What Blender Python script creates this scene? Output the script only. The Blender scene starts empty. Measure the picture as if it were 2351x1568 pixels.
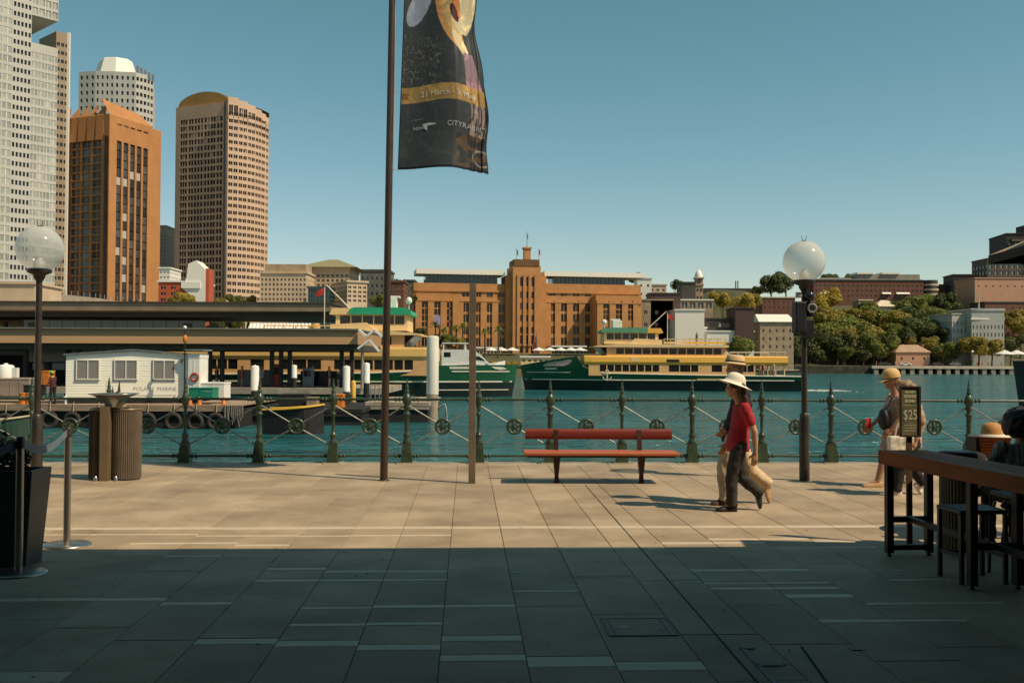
import bpy, bmesh, math, random
from mathutils import Vector, Matrix, noise
V = Vector
S = bpy.context.scene
COL = S.collection
# ------------------------------------------------------------------ camera, sky, sun, exposure
F, CX, CY = 2280.0, 1175.5, 784.0          # focal length and centre in units of the 2351 px wide photograph
PITCH, ROLL = math.atan(50.0 / F), 0.0043
CAM = V((0, 0, 1.7))
FW = V((0, math.cos(PITCH), math.sin(PITCH)))
_r, _u = V((1, 0, 0)), V((0, -math.sin(PITCH), math.cos(PITCH)))
RT = _r * math.cos(ROLL) + _u * math.sin(ROLL)
UP = -_r * math.sin(ROLL) + _u * math.cos(ROLL)
cd = bpy.data.cameras.new('camera'); cam = bpy.data.objects.new('camera', cd); COL.objects.link(cam)
cam.matrix_world = Matrix(((RT.x, UP.x, -FW.x, CAM.x), (RT.y, UP.y, -FW.y, CAM.y), (RT.z, UP.z, -FW.z, CAM.z), (0, 0, 0, 1)))
cd.sensor_width = 36; cd.lens = 36 * F / 2351; cd.clip_start = 0.05; cd.clip_end = 20000
S.camera = cam

LIGHT = V((-1, .50, -1.36)).normalized()    # direction the sunlight travels
el = math.asin(-LIGHT.z); az = math.atan2(-LIGHT.x, -LIGHT.y)
w = bpy.data.worlds.new('World'); S.world = w; w.use_nodes = True
nt = w.node_tree; bg = nt.nodes['Background']
sky = nt.nodes.new('ShaderNodeTexSky'); sky.sky_type = 'NISHITA'; sky.sun_disc = False
sky.sun_elevation = el; sky.sun_rotation = az; sky.air_density = 1.0; sky.dust_density = .3; sky.ozone_density = 1
sp_ = nt.nodes.new('ShaderNodeSeparateColor'); cm_ = nt.nodes.new('ShaderNodeCombineColor'); nt.links.new(sky.outputs[0], sp_.inputs[0])
for i, (ex_p, gain) in enumerate(((1.375, .511), (1.0, .88), (1.3, .443))):      # overall colour grade of the sky, film-like teal
    pw_n = nt.nodes.new('ShaderNodeMath'); pw_n.operation = 'POWER'; pw_n.inputs[1].default_value = ex_p; nt.links.new(sp_.outputs[i], pw_n.inputs[0])
    ml_n = nt.nodes.new('ShaderNodeMath'); ml_n.operation = 'MULTIPLY'; ml_n.inputs[1].default_value = gain; nt.links.new(pw_n.outputs[0], ml_n.inputs[0]); nt.links.new(ml_n.outputs[0], cm_.inputs[i])
nt.links.new(cm_.outputs[0], bg.inputs[0])
bg.inputs[1].default_value = .124
sl = bpy.data.lights.new('sun', 'SUN'); sl.energy = 5.0; sl.angle = math.radians(.55); sl.color = (1, .82, .58)
so = bpy.data.objects.new('sun', sl); COL.objects.link(so); so.rotation_euler = LIGHT.to_track_quat('-Z', 'Y').to_euler()
S.view_settings.view_transform = 'Standard'; S.view_settings.look = 'None'
S.view_settings.exposure = 0; S.view_settings.gamma = 1; S.view_settings.use_curve_mapping = False

# ------------------------------------------------------------------ projection helpers
def ray(u, v): return FW * F + RT * (u - CX) + UP * (CY - v)
def at(u, v, Y):
    d = ray(u, v); return CAM + d * (Y / d.y)
def onz(u, v, z=0.0):
    d = ray(u, v); return CAM + d * ((z - CAM.z) / d.z)
def proj(p):
    d = V(p) - CAM; k = d.dot(FW)
    return CX + F * d.dot(RT) / k, CY - F * d.dot(UP) / k, k

# ------------------------------------------------------------------ materials
MATS = {}
def mat(name, col, rough=.6, metal=0., var=.14, sc=3., bump=0., bsc=None, orand=0., spec=.5, st=(1, 1, 1), col2=None, trans=0., obj=False, det=4., lucent=0., coat=0., ior=1.45, emit=None):
    if name in MATS: return MATS[name]
    m = bpy.data.materials.new(name); m.use_nodes = True; n = m.node_tree.nodes; L = m.node_tree.links
    b = n['Principled BSDF']
    b.inputs['Roughness'].default_value = rough; b.inputs['Metallic'].default_value = metal
    b.inputs['Specular IOR Level'].default_value = spec; b.inputs['Transmission Weight'].default_value = trans
    b.inputs['IOR'].default_value = ior; b.inputs['Coat Weight'].default_value = coat
    if obj:
        g = n.new('ShaderNodeTexCoord').outputs['Object']
    else:
        g = n.new('ShaderNodeNewGeometry').outputs['Position']
    mp = n.new('ShaderNodeMapping'); mp.inputs['Scale'].default_value = st; L.new(g, mp.inputs['Vector'])
    tx = n.new('ShaderNodeTexNoise'); tx.inputs['Scale'].default_value = sc; tx.inputs['Detail'].default_value = det; tx.inputs['Roughness'].default_value = .6
    L.new(mp.outputs[0], tx.inputs['Vector'])
    rp = n.new('ShaderNodeValToRGB')
    c1 = tuple(max(0, c * (1 - var)) for c in col); c2 = tuple(min(1, c * (1 + var)) for c in (col2 or col))
    if col2: c1 = col; c2 = col2
    rp.color_ramp.elements[0].position = .32; rp.color_ramp.elements[0].color = (*c1, 1)
    rp.color_ramp.elements[1].position = .68; rp.color_ramp.elements[1].color = (*c2, 1)
    L.new(tx.outputs['Fac'], rp.inputs[0]); out = rp.outputs[0]
    if orand:
        oi = n.new('ShaderNodeObjectInfo'); mr = n.new('ShaderNodeMapRange')
        mr.inputs['To Min'].default_value = 1 - orand; mr.inputs['To Max'].default_value = 1 + orand
        L.new(oi.outputs['Random'], mr.inputs['Value'])
        hs = n.new('ShaderNodeHueSaturation'); L.new(mr.outputs[0], hs.inputs['Value']); L.new(out, hs.inputs['Color']); out = hs.outputs[0]
    L.new(out, b.inputs['Base Color'])
    if bump:
        t2 = n.new('ShaderNodeTexNoise'); t2.inputs['Scale'].default_value = bsc or sc * 6; t2.inputs['Detail'].default_value = 3
        L.new(mp.outputs[0], t2.inputs['Vector'])
        bp = n.new('ShaderNodeBump'); bp.inputs['Strength'].default_value = bump; bp.inputs['Distance'].default_value = .02
        L.new(t2.outputs['Fac'], bp.inputs['Height']); L.new(bp.outputs[0], b.inputs['Normal'])
    if emit:
        b.inputs['Emission Color'].default_value = (*emit[:3], 1); b.inputs['Emission Strength'].default_value = emit[3]
    if lucent:
        tl = n.new('ShaderNodeBsdfTranslucent'); L.new(out, tl.inputs[0]); ms = n.new('ShaderNodeMixShader'); ms.inputs[0].default_value = lucent
        L.new(b.outputs[0], ms.inputs[1]); L.new(tl.outputs[0], ms.inputs[2]); L.new(ms.outputs[0], n['Material Output'].inputs[0])
    MATS[name] = m
    return m

# ------------------------------------------------------------------ mesh builder
class MB:
    def __init__(s): s.v = []; s.f = []; s.m = []; s.s = []
    def add(s, vs, fs, mi=0, sm=False):
        o = len(s.v); s.v += [tuple(x) for x in vs]
        for f in fs: s.f.append([i + o for i in f]); s.m.append(mi); s.s.append(sm)
        return s
    def box(s, x0, x1, y0, y1, z0, z1, mi=0):
        return s.add([(x0, y0, z0), (x1, y0, z0), (x1, y1, z0), (x0, y1, z0), (x0, y0, z1), (x1, y0, z1), (x1, y1, z1), (x0, y1, z1)],
                     [(3, 2, 1, 0), (4, 5, 6, 7), (0, 1, 5, 4), (1, 2, 6, 5), (2, 3, 7, 6), (3, 0, 4, 7)], mi)
    def beam(s, p0, p1, a, b, mi=0, ref=V((0, 0, 1))):
        p0, p1 = V(p0), V(p1); d = (p1 - p0).normalized()
        if abs(d.dot(ref)) > .98: ref = V((1, 0, 0))
        x = d.cross(ref).normalized() * a / 2; y = x.cross(d).normalized() * b / 2
        vs = [p + i * x + j * y for p in (p0, p1) for i, j in ((-1, -1), (1, -1), (1, 1), (-1, 1))]
        return s.add(vs, [(0, 1, 2, 3), (7, 6, 5, 4), (0, 4, 5, 1), (1, 5, 6, 2), (2, 6, 7, 3), (3, 7, 4, 0)], mi)
    def path(s, pts, rad, n=8, mi=0, cap=True, sm=True, sq=1.0):
        pts = [V(p) for p in pts]; k = len(pts)
        if not hasattr(rad, '__len__'): rad = [rad] * k
        o = []; px = None
        for i, p in enumerate(pts):
            d = (pts[min(i + 1, k - 1)] - pts[max(i - 1, 0)]).normalized()
            if px is None:
                px = d.cross(V((0, 0, 1)) if abs(d.z) < .95 else V((0, 1, 0))).normalized()
            else:
                px = (px - d * px.dot(d)).normalized()
            py = d.cross(px)
            for j in range(n):
                a = 2 * math.pi * j / n
                o.append(p + px * math.cos(a) * rad[i] + py * math.sin(a) * rad[i] * sq)
        fs = [(i * n + j, i * n + (j + 1) % n, (i + 1) * n + (j + 1) % n, (i + 1) * n + j) for i in range(k - 1) for j in range(n)]
        s.add(o, fs, mi, sm)
        if cap:
            s.add(o[:n], [tuple(range(n))[::-1]], mi); s.add(o[-n:], [tuple(range(n))], mi)
        return s
    def tube(s, p0, p1, r0, r1=None, n=10, mi=0): return s.path([p0, p1], [r0, r0 if r1 is None else r1], n, mi)
    def lathe(s, prof, n=16, c=(0, 0, 0), mi=0, sm=True, sx=1., sy=1.):
        o = []; k = len(prof)
        for r, z in prof:
            for j in range(n):
                a = 2 * math.pi * j / n; o.append((c[0] + r * sx * math.cos(a), c[1] + r * sy * math.sin(a), c[2] + z))
        fs = [(i * n + j, i * n + (j + 1) % n, (i + 1) * n + (j + 1) % n, (i + 1) * n + j) for i in range(k - 1) for j in range(n)]
        s.add(o, fs, mi, sm)
        s.add(o[:n], [tuple(range(n))[::-1]], mi); s.add(o[-n:], [tuple(range(n))], mi)
        return s
    def ell(s, c, r, n=12, m=8, mi=0, rot=None):
        o = []; c = V(c)
        for i in range(m + 1):
            t = math.pi * i / m
            for j in range(n):
                a = 2 * math.pi * j / n
                p = V((r[0] * math.sin(t) * math.cos(a), r[1] * math.sin(t) * math.sin(a), -r[2] * math.cos(t)))
                o.append(c + (rot @ p if rot else p))
        fs = [(i * n + j, i * n + (j + 1) % n, (i + 1) * n + (j + 1) % n, (i + 1) * n + j) for i in range(m) for j in range(n)]
        return s.add(o, fs, mi, True)
    def loft(s, rings, mi=0, sm=True, closed=True, cap=True):
        n = len(rings[0]); o = [p for r in rings for p in r]; k = len(rings); q = n if closed else n - 1
        fs = [(i * n + j, i * n + (j + 1) % n, (i + 1) * n + (j + 1) % n, (i + 1) * n + j) for i in range(k - 1) for j in range(q)]
        s.add(o, fs, mi, sm)
        if cap and closed:
            s.add(rings[0], [tuple(range(n))[::-1]], mi); s.add(rings[-1], [tuple(range(n))], mi)
        return s
    def prism(s, poly, a0, a1, ax='y', mi=0):
        """extrude a 2D polygon; ax 'y': poly in (x,z); ax 'z': poly in (x,y); ax 'x': poly in (y,z)"""
        g = {'y': lambda p, a: (p[0], a, p[1]), 'z': lambda p, a: (p[0], p[1], a), 'x': lambda p, a: (a, p[0], p[1])}[ax]
        n = len(poly); vs = [g(p, a0) for p in poly] + [g(p, a1) for p in poly]
        fs = [tuple(range(n)), tuple(range(2 * n - 1, n - 1, -1))] + [(i, i + n, (i + 1) % n + n, (i + 1) % n) for i in range(n)]
        return s.add(vs, fs, mi)
    def torus(s, c, R_, r, n=18, m=8, mi=0, axis='y', rx=1., rz=1.):
        o = []
        for i in range(n):
            a = 2 * math.pi * i / n
            for j in range(m):
                b = 2 * math.pi * j / m; q = R_ + r * math.cos(b)
                p = (q * math.cos(a), r * math.sin(b), q * math.sin(a)) if axis == 'y' else ((q * math.cos(a), q * math.sin(a), r * math.sin(b)) if axis == 'z' else (r * math.sin(b), q * math.cos(a), q * math.sin(a)))
                o.append((c[0] + p[0], c[1] + p[1], c[2] + p[2]))
        fs = [(i * m + j, ((i + 1) % n) * m + j, ((i + 1) % n) * m + (j + 1) % m, i * m + (j + 1) % m) for i in range(n) for j in range(m)]
        return s.add(o, fs, mi, True)
    def mesh(s, name, mats):
        me = bpy.data.meshes.new(name); me.from_pydata(s.v, [], s.f)
        for m in (mats if isinstance(mats, (list, tuple)) else [mats]): me.materials.append(m)
        me.polygons.foreach_set('material_index', s.m); me.polygons.foreach_set('use_smooth', s.s)
        bm = bmesh.new(); bm.from_mesh(me); bmesh.ops.recalc_face_normals(bm, faces=bm.faces); bm.to_mesh(me); bm.free()
        me.update(); return me
    def build(s, name, mats, parent=None, loc=None, rz=0, bevel=0, kind=None):
        o = bpy.data.objects.new(name, s.mesh(name, mats)); COL.objects.link(o); o.parent = parent
        if loc is not None: o.location = loc
        if rz: o.rotation_euler.z = rz
        if bevel:
            b = o.modifiers.new('bevel', 'BEVEL'); b.width = bevel; b.segments = 2; b.limit_method = 'ANGLE'
        if kind: o['kind'] = kind
        return o

def thing(name, label, cat, loc=(0, 0, 0), rz=0, group=None):
    o = bpy.data.objects.new(name, None); COL.objects.link(o); o.empty_display_size = .2
    o.location = loc; o.rotation_euler = (0, 0, rz); o['label'] = label; o['category'] = cat
    if group: o['group'] = group
    return o
def tag(o, label, cat=None, group=None, kind=None):
    o['label'] = label
    if cat: o['category'] = cat
    if group: o['group'] = group
    if kind: o['kind'] = kind
    return o
def put(name, me, parent=None, loc=(0, 0, 0), rz=0):
    o = bpy.data.objects.new(name, me); COL.objects.link(o); o.parent = parent; o.location = loc; o.rotation_euler.z = rz
    return o
KIDS = {}
def dup(root, loc, rz=None, label=None, group=None, scale=None):
    def rec(o, par):
        c = o.copy(); COL.objects.link(c)
        if par: c.parent = par
        for k in o.children: rec(k, c)
        return c
    r = rec(root, None); r.location = loc
    if rz is not None: r.rotation_euler.z = rz
    if label: r['label'] = label
    if group: r['group'] = group
    if scale: r.scale = scale
    return r
def text_mesh(txt, size, mat_, align='CENTER', ext=.002):
    c = bpy.data.curves.new('lettering', 'FONT'); c.body = txt; c.size = size; c.align_x = align; c.align_y = 'CENTER'; c.extrude = ext; c.resolution_u = 2
    o = bpy.data.objects.new('lettering', c); COL.objects.link(o)
    dg = bpy.context.evaluated_depsgraph_get(); me = bpy.data.meshes.new_from_object(o.evaluated_get(dg))
    bpy.data.objects.remove(o); me.materials.clear(); me.materials.append(mat_); return me
def text_obj(txt, size, mat_, parent, loc, rot=(math.pi / 2, 0, 0), name='lettering', ext=.002, align='CENTER'):
    o = put(name, text_mesh(txt, size, mat_, align, ext), parent, loc); o.rotation_euler = rot; return o
# ================================================================== SETTING: promenade, water
PR = .045; CP, SP = math.cos(PR), math.sin(PR)
def pw(a, b, z=0): return V((a * CP - b * SP, a * SP + b * CP, z))
def pl(p): return (p[0] * CP + p[1] * SP, -p[0] * SP + p[1] * CP)
QE = 17.14     # quay edge
m_joint = mat('joint_grout', (.17, .13, .09), .9, var=.3, sc=2)
m_paver = mat('paver_stone', (.25, .184, .118), .62, var=.2, sc=1.1, bump=.25, bsc=60, orand=.10, col2=(.425, .325, .22), det=8, spec=.3)
m_strip = mat('pale_granite_strip', (.56, .46, .33), .5, var=.1, sc=6, bump=.1, bsc=80, orand=.10)
m_kerb = mat('quay_kerb_stone', (.33, .27, .19), .7, var=.25, sc=2, bump=.3, bsc=30)
m_iron = mat('black_iron', (.012, .012, .012), .5, var=.4, sc=8)
m_quay = mat('quay_wall_stone', (.16, .14, .10), .85, var=.35, sc=.8, bump=.5, bsc=6)
prom = MB().box(-70, 70, -16, QE - .02, -.5, -.012).build('promenade', m_joint, rz=PR)
tag(prom, 'stone paved waterside promenade, sunlit near the railing and shaded in front', kind='structure')
MB().box(-70, 70, QE - .62, QE, -3.2, -.51).build('quay_wall', m_quay, prom)
kb = MB()
for i in range(60):
    kb = MB(); a = -36 + i * 1.2; kb.box(a + .004, a + 1.196, QE - .5, QE, -.3, .004); kb.build('kerb_stone', m_kerb, prom, bevel=.012)

def icol(u, v):
    a, b = pl(onz(u, v)); return (a + .15) / .5, b
STR = [(140, 410, 1219, .07), (100, 400, 1227, .06), (395, 668, 1230, .08), (680, 790, 1230, .06), (775, 1000, 1229, .07), (275, 560, 1247, .07), (560, 640, 1251, .07),
       (1235, 1475, 1258, .07), (1660, 1900, 1237, .08), (1550, 1750, 1246, .10), (1900, 2040, 1241, .08), (1750, 2060, 1256, .05),
       (410, 500, 1276, .06), (560, 705, 1305, .10), (705, 970, 1312, .08), (550, 970, 1332, .08), (-200, 330, 1378, .11), (300, 465, 1385, .09), (1115, 1405, 1357, .06),
       (630, 790, 1395, .07), (790, 1105, 1392, .10), (590, 760, 1434, .08), (760, 930, 1432, .08), (355, 550, 1473, .13), (550, 735, 1478, .13), (740, 925, 1487, .12),
       (925, 1105, 1466, .13), (915, 1105, 1511, .13), (1110, 1315, 1519, .2), (1315, 1700, 1530, .17), (1640, 1860, 1308, .1), (1680, 1900, 1338, .07), (1700, 1930, 1350, .09),
       (1740, 2000, 1368, .12), (1900, 2250, 1425, .1), (2050, 2300, 1385, .08), (2000, 2180, 1330, .08), (-200, 60, 1557, .2)]  # last entry: pale strip standing in for a sunlit patch
cols = {}
for u0, u1, v, wd in STR:
    c0, b = icol(u0, v); c1, _ = icol(u1, v)
    for c in range(round(c0), max(round(c1), round(c0) + 1)): cols.setdefault(c, []).append((b - wd / 2, b + wd / 2))
RB = random.Random(11)
BAND = (10.27, 10.41)
tiles = []            # (a0,a1,b0,b1,strip?)
for c in range(-46, 46):
    a0 = -.15 + .5 * c; a1 = a0 + .5
    st = sorted(cols.get(c, []))
    if RB.random() < .25: st.append((3.2, 3.32))
    def fill(b0, b1, lo, hi):
        b = b0
        while b < b1 - .01:
            L = RB.uniform(lo, hi)
            if b1 - b - L < .35: L = b1 - b
            tiles.append((a0, a1, b, min(b + L, b1), False)); b += L
    cur = -1.5 - RB.random()
    for s0, s1 in sorted(st):
        if s0 < cur + .05 or s1 > 10.2: continue
        fill(cur, s0, .75, 1.6); tiles.append((a0, a1, s0, s1, True)); cur = s1
    fill(cur, BAND[0], .75, 1.6)
    if not (850 < 0): tiles.append((a0, a1, BAND[0], BAND[1], True))
    fill(BAND[1], 13.7, .7, 1.5); fill(13.7, QE - .5, .7, 1.5)
def vis(t):
    ps = [proj(pw(a, b)) for a in t[0:2] for b in t[2:4]]
    if min(p[2] for p in ps) < 1.5: return 0
    us = [p[0] for p in ps]; vs = [p[1] for p in ps]
    if max(us) < -40 or min(us) > 2390 or min(vs) > 1600: return 0
    return (max(us) - min(us)) * (max(vs) - min(vs))
COVER = [pl(onz(1392, 1421)), pl(onz(1545, 1459))]
order = sorted(range(len(tiles)), key=lambda i: -vis(tiles[i]))
def tile_geo(mb, t, mi, dz):
    g = .0022; a0, a1, b0, b1 = t[0] + g, t[1] - g, t[2] + g, t[3] - g; e = .004; z = dz
    mb.add([(a0, b0, -.014), (a1, b0, -.014), (a1, b1, -.014), (a0, b1, -.014), (a0, b0, z - e), (a1, b0, z - e), (a1, b1, z - e), (a0, b1, z - e),
            (a0 + e, b0 + e, z), (a1 - e, b0 + e, z), (a1 - e, b1 - e, z), (a0 + e, b1 - e, z)],
           [(0, 1, 5, 4), (1, 2, 6, 5), (2, 3, 7, 6), (3, 0, 4, 7), (4, 5, 9, 8), (5, 6, 10, 9), (6, 7, 11, 10), (7, 4, 8, 11), (8, 9, 10, 11)], mi)
rest = MB()
for n_, i in enumerate(order):
    t = tiles[i]; dz = RB.uniform(-.001, .0015)
    if n_ < 290 and vis(t) > 0:
        mb = MB(); tile_geo(mb, t, 0, dz); mb.build('paver', m_strip if t[4] else m_paver, prom)
    else: tile_geo(rest, t, 1 if t[4] else 0, dz)
rest.build('paver_field', [m_paver, m_strip], prom, kind='stuff')
# dark expansion joint, drain slot and access cover let into the paving
m_dark = mat('joint_dark', (.012, .013, .012), .9, var=.2)
p0, p1 = onz(1196, 955.0 + 85), onz(1800, 1640)
a_j = pl(onz(1560, 1360))[0]
pj0, pj1 = pl(onz(1344, 1113.6)), pl(onz(1741, 1568))
MB().beam((pj0[0], pj0[1], -.004), (pj1[0] + (pj1[0] - pj0[0]) * .3, pj1[1] + (pj1[1] - pj0[1]) * .3, -.004), .013, .012).build('expansion_joint', m_dark, prom)
q0, q1 = pl(onz(1840, 1484)), pl(onz(1900, 1568))
MB().beam((q0[0], q0[1], -.004), (q1[0] + (q1[0] - q0[0]), q1[1] * 2 - q0[1], -.004), .016, .012).build('expansion_joint', m_dark, prom)
ca0, ca1 = pl(onz(1392, 1440))[0], pl(onz(1540, 1440))[0]; cb0, cb1 = pl(onz(1450, 1459))[1], pl(onz(1450, 1421))[1]
cov = MB().box(ca0, ca1, cb0, cb1, -.006, .004).build('access_cover', m_paver, prom)
fr = MB()
for x0, x1, y0, y1 in ((ca0 - .012, ca1 + .012, cb0 - .012, cb0), (ca0 - .012, ca1 + .012, cb1, cb1 + .012), (ca0 - .012, ca0, cb0, cb1), (ca1, ca1 + .012, cb0, cb1), (ca0 + .03, ca0 + .04, cb0, cb1), (ca1 - .04, ca1 - .03, cb0, cb1)):
    fr.box(x0, x1, y0, y1, -.006, .0065)
fr.build('cover_frame', m_iron, cov)
m_scuff = mat('worn_paint_mark', (.42, .45, .42), .8, var=.2, sc=30)
pm = pl(onz(1430, 1440)); MB().lathe([(.035, .0045), (.035, .0052)], 14, (pm[0], pm[1], 0), sx=1.2).build('paint_dot', m_scuff, cov)
for k, txt in enumerate(('X', 'C')):
    pm = pl(onz(1507 + k * 10, 1433 + k * 14)); o = text_obj(txt, .09, m_scuff, cov, (pm[0], pm[1], .005), (0, 0, .3), 'painted_letter', .0004)
sl_ = MB(); s0, s1 = onz(1706, 1489), onz(1800, 1590)
s0, s1 = V((*pl(s0), .002)), V((*pl(s1), .002))
sl_.beam(s0, s1, .03, .006)
for tt, L in ((0., .07), (.42, .13), (1., .16)):
    p = s0.lerp(s1, tt); sl_.box(p.x - .02, p.x + L, p.y - .008, p.y + .012, -.004, .005)
sl_.build('drain_slot', m_iron, prom)
for u, v in ((1187, 1315), (885, 1283), (795, 1267), (1600, 1337), (2065, 1310), (1972, 1490)):
    p = pl(onz(u, v)); o = MB().box(p[0] - .05, p[0] + .04, p[1] - .022, p[1] + .02, -.01, .0035).build('ground_stud', m_scuff if v < 1400 else m_iron, prom)

sk = MB(); rk = random.Random(21)
for _ in range(80):
    b = rk.uniform(5.2, 16.4); a = rk.uniform(-.52, .52) * b; r = rk.uniform(.004, .010); sk.lathe([(r, .0025), (r * .9, .0038)], 7, (a, b, 0), sx=rk.uniform(.8, 1.5), mi=rk.choice((0, 0, 1)))
sk.build('litter_specks', [m_dark, m_scuff], prom, kind='stuff')
# water with small real swell near the quay and fine ripples in the material
def water_mat():
    m = bpy.data.materials.new('harbour_water'); m.use_nodes = True; n = m.node_tree.nodes; L = m.node_tree.links; b = n['Principled BSDF']
    b.inputs['Base Color'].default_value = (.012, .075, .085, 1); b.inputs['Roughness'].default_value = .12; b.inputs['IOR'].default_value = 1.33
    g = n.new('ShaderNodeNewGeometry')
    prev = None
    for sc, st, strg, dist, det in ((.30, (.55, 1.5, 1), 1.0, 1.3, 3), (1.25, (.6, 1.4, 1), 1., .42, 3), (.07, (.7, 1.4, 1), .8, 1.2, 2)):
        mp = n.new('ShaderNodeMapping'); mp.inputs['Scale'].default_value = st; L.new(g.outputs['Position'], mp.inputs[0])
        t = n.new('ShaderNodeTexNoise'); t.inputs['Scale'].default_value = sc; t.inputs['Detail'].default_value = det; t.inputs['Distortion'].default_value = .6; L.new(mp.outputs[0], t.inputs['Vector'])
        bp = n.new('ShaderNodeBump'); bp.inputs['Strength'].default_value = strg; bp.inputs['Distance'].default_value = dist
        L.new(t.outputs['Fac'], bp.inputs['Height'])
        if prev: L.new(prev.outputs[0], bp.inputs['Normal'])
        prev = bp
    L.new(prev.outputs[0], b.inputs['Normal'])
    t = n.new('ShaderNodeTexNoise'); t.inputs['Scale'].default_value = .05; L.new(g.outputs['Position'], t.inputs['Vector'])
    r = n.new('ShaderNodeValToRGB'); r.color_ramp.elements[0].color = (.012, .088, .098, 1); r.color_ramp.elements[1].color = (.024, .13, .135, 1)
    r.color_ramp.elements[0].position = .35; r.color_ramp.elements[1].position = .65
    L.new(t.outputs['Fac'], r.inputs[0]); L.new(r.outputs[0], b.inputs['Base Color'])
    return m
m_water = water_mat()
wb = MB(); wb.add([(-3000, 16.6, -1.7), (3000, 16.6, -1.7), (3000, 6000, -1.7), (-3000, 6000, -1.7)], [(0, 1, 2, 3)])
wo = wb.build('water', m_water); tag(wo, 'rippled teal harbour water between quay and far shore', kind='structure')

# ================================================================== unseen building behind the camera, shaped to shade the near paving
m_soffit = mat('soffit_render', (.035, .034, .034), .8, var=.15); m_shopf = mat('shopfront_dark', (.03, .03, .03), .3, var=.3); m_stone = mat('facade_sandstone', (.12, .11, .10), .8, var=.2, sc=.7)
cb = thing('arcade_building', 'unseen dark arcade building whose roof slab and added side walls shade the near paving', 'building', (0, 0, 0), PR)
MB().box(-60, 60, -14, 7.34, 4.54, 4.66).build('roof_slab', m_soffit, cb)
MB().box(-60, 60, -14.4, -14, 0, 4.54).build('shop_wall', m_shopf, cb)
MB().box(-5.7, -5.3, -13.9, 5.8, 0, 4.539).build('shade_wall', m_stone, cb); MB().box(5.4, 5.8, -13.9, 4.6, 0, 4.539).build('shade_wall', m_stone, cb)  # unseen walls, added to darken the lower corners of the shaded paving
for x in (-24, -16, 16, 24): MB().box(x - .35, x + .35, -3.0, -2.3, 0, 4.539).build('column', m_stone, cb)

# ================================================================== harbour railing
m_green = mat('railing_green_paint', (.036, .055, .030), .30, var=.35, sc=9, bump=.1, bsc=60)
m_rod = mat('weathered_rail_steel', (.24, .25, .22), .42, .5, var=.35, sc=7)
FB = 16.93
UL = [-460, -283, -105, 72, 249, 425, 595, 765, 934, 1099, 1263, 1428, 1589, 1749, 1908, 2066, 2224.5, 2383, 2541, 2700]
def on_b(u, b):     # promenade coordinate a of the point at image column u on the line b (ground level)
    lo, hi = -40., 40.
    for _ in range(50):
        mid = (lo + hi) / 2
        if proj(pw(mid, b, .5))[0] < u: lo = mid
        else: hi = mid
    return lo
AL = [on_b(u, FB) for u in UL]
rail = thing('harbour_railing', 'dark green cast iron harbour railing with rosettes along the quay edge', 'railing', (0, 0, 0), PR)
def post_profile(thick):
    r = .043 if thick else .028; q = .070 if thick else .055
    return [(.070, .34), (.076, .37), (.056, .40), (.052, .45), (.066, .47), (.052, .50), (r, .53), (r, .62), (r * .95, .80), (r + .018, .82), (r + .018, .84), (r, .86),
            (r * .9, .91), (r + .02, .93), (r * .9, .96), (.05, .99), (q, 1.03), (q + .012, 1.08), (q, 1.13), (.045, 1.17), (.032, 1.19), (.046, 1.215), (.03, 1.235), (.026, 1.27), (.034, 1.285), (.022, 1.30), (.020, 1.34), (.008, 1.42), (.002, 1.445)]
meshes = {}
for th in (0, 1):
    p = MB(); p.loft([[(sx * w_, sy * w_, z) for sx, sy in ((-1, -1), (1, -1), (1, 1), (-1, 1))] for w_, z in ((.098, .02), (.094, .06), (.070, .30), (.074, .34))], sm=False)
    p.lathe(post_profile(th), 14); meshes[th] = p.mesh('post', m_green)
base_me = MB().box(-.16, .16, -.15, .15, .004, .02).mesh('base_plate', m_kerb)
rs = MB(); rs.torus((0, 0, 0), .118, .022, 28, 8); rs.torus((0, .0, 0), .040, .013, 14, 6)
for k in range(6):
    a = k * math.pi / 3; rs.beam((.03 * math.cos(a), 0, .03 * math.sin(a)), (.11 * math.cos(a), 0, .11 * math.sin(a)), .014, .018)
    a += math.pi / 6; rs.torus((.08 * math.cos(a), 0, .08 * math.sin(a)), .024, .007, 10, 5)
rs.ell((0, 0, 0), (.024, .035, .024), 10, 6)
rs_me = rs.mesh('rosette', m_green)
for i, a in enumerate(AL):
    o = put('post', meshes[(i + 1) % 2], rail, (a, FB, 0)); put('base_plate', base_me, o, (0, 0, 0))
    if i == 0: continue
    p = AL[i - 1]; mid = (a + p) / 2
    for z, nm in ((1.08, 'top_rail'), (.125, 'bottom_rail')):
        mb = MB().path([(p, FB, z), (a, FB, z)], .021, 8)
        for e, s in ((p, 1), (a, -1)):
            for d in (.125, .185): mb.ell((e + s * d, FB, z), (.028, .038, .038), 10, 6)
        mb.build(nm, m_green, rail)
    for s in (1, -1):
        x0, x1 = (p, a) if s == 1 else (a, p)
        mb = MB()
        d = V((x1 - x0, 0, -.74)).normalized() * .125; c = V((mid, FB, .625))
        mb.tube(V((x0, FB, .99)), c - d, .0125, n=6); mb.tube(c + d, V((x1, FB, .28)), .0125, n=6)
        mb.build('brace', m_rod, rail)
    put('rosette', rs_me, rail, (mid, FB, .625))

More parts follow.
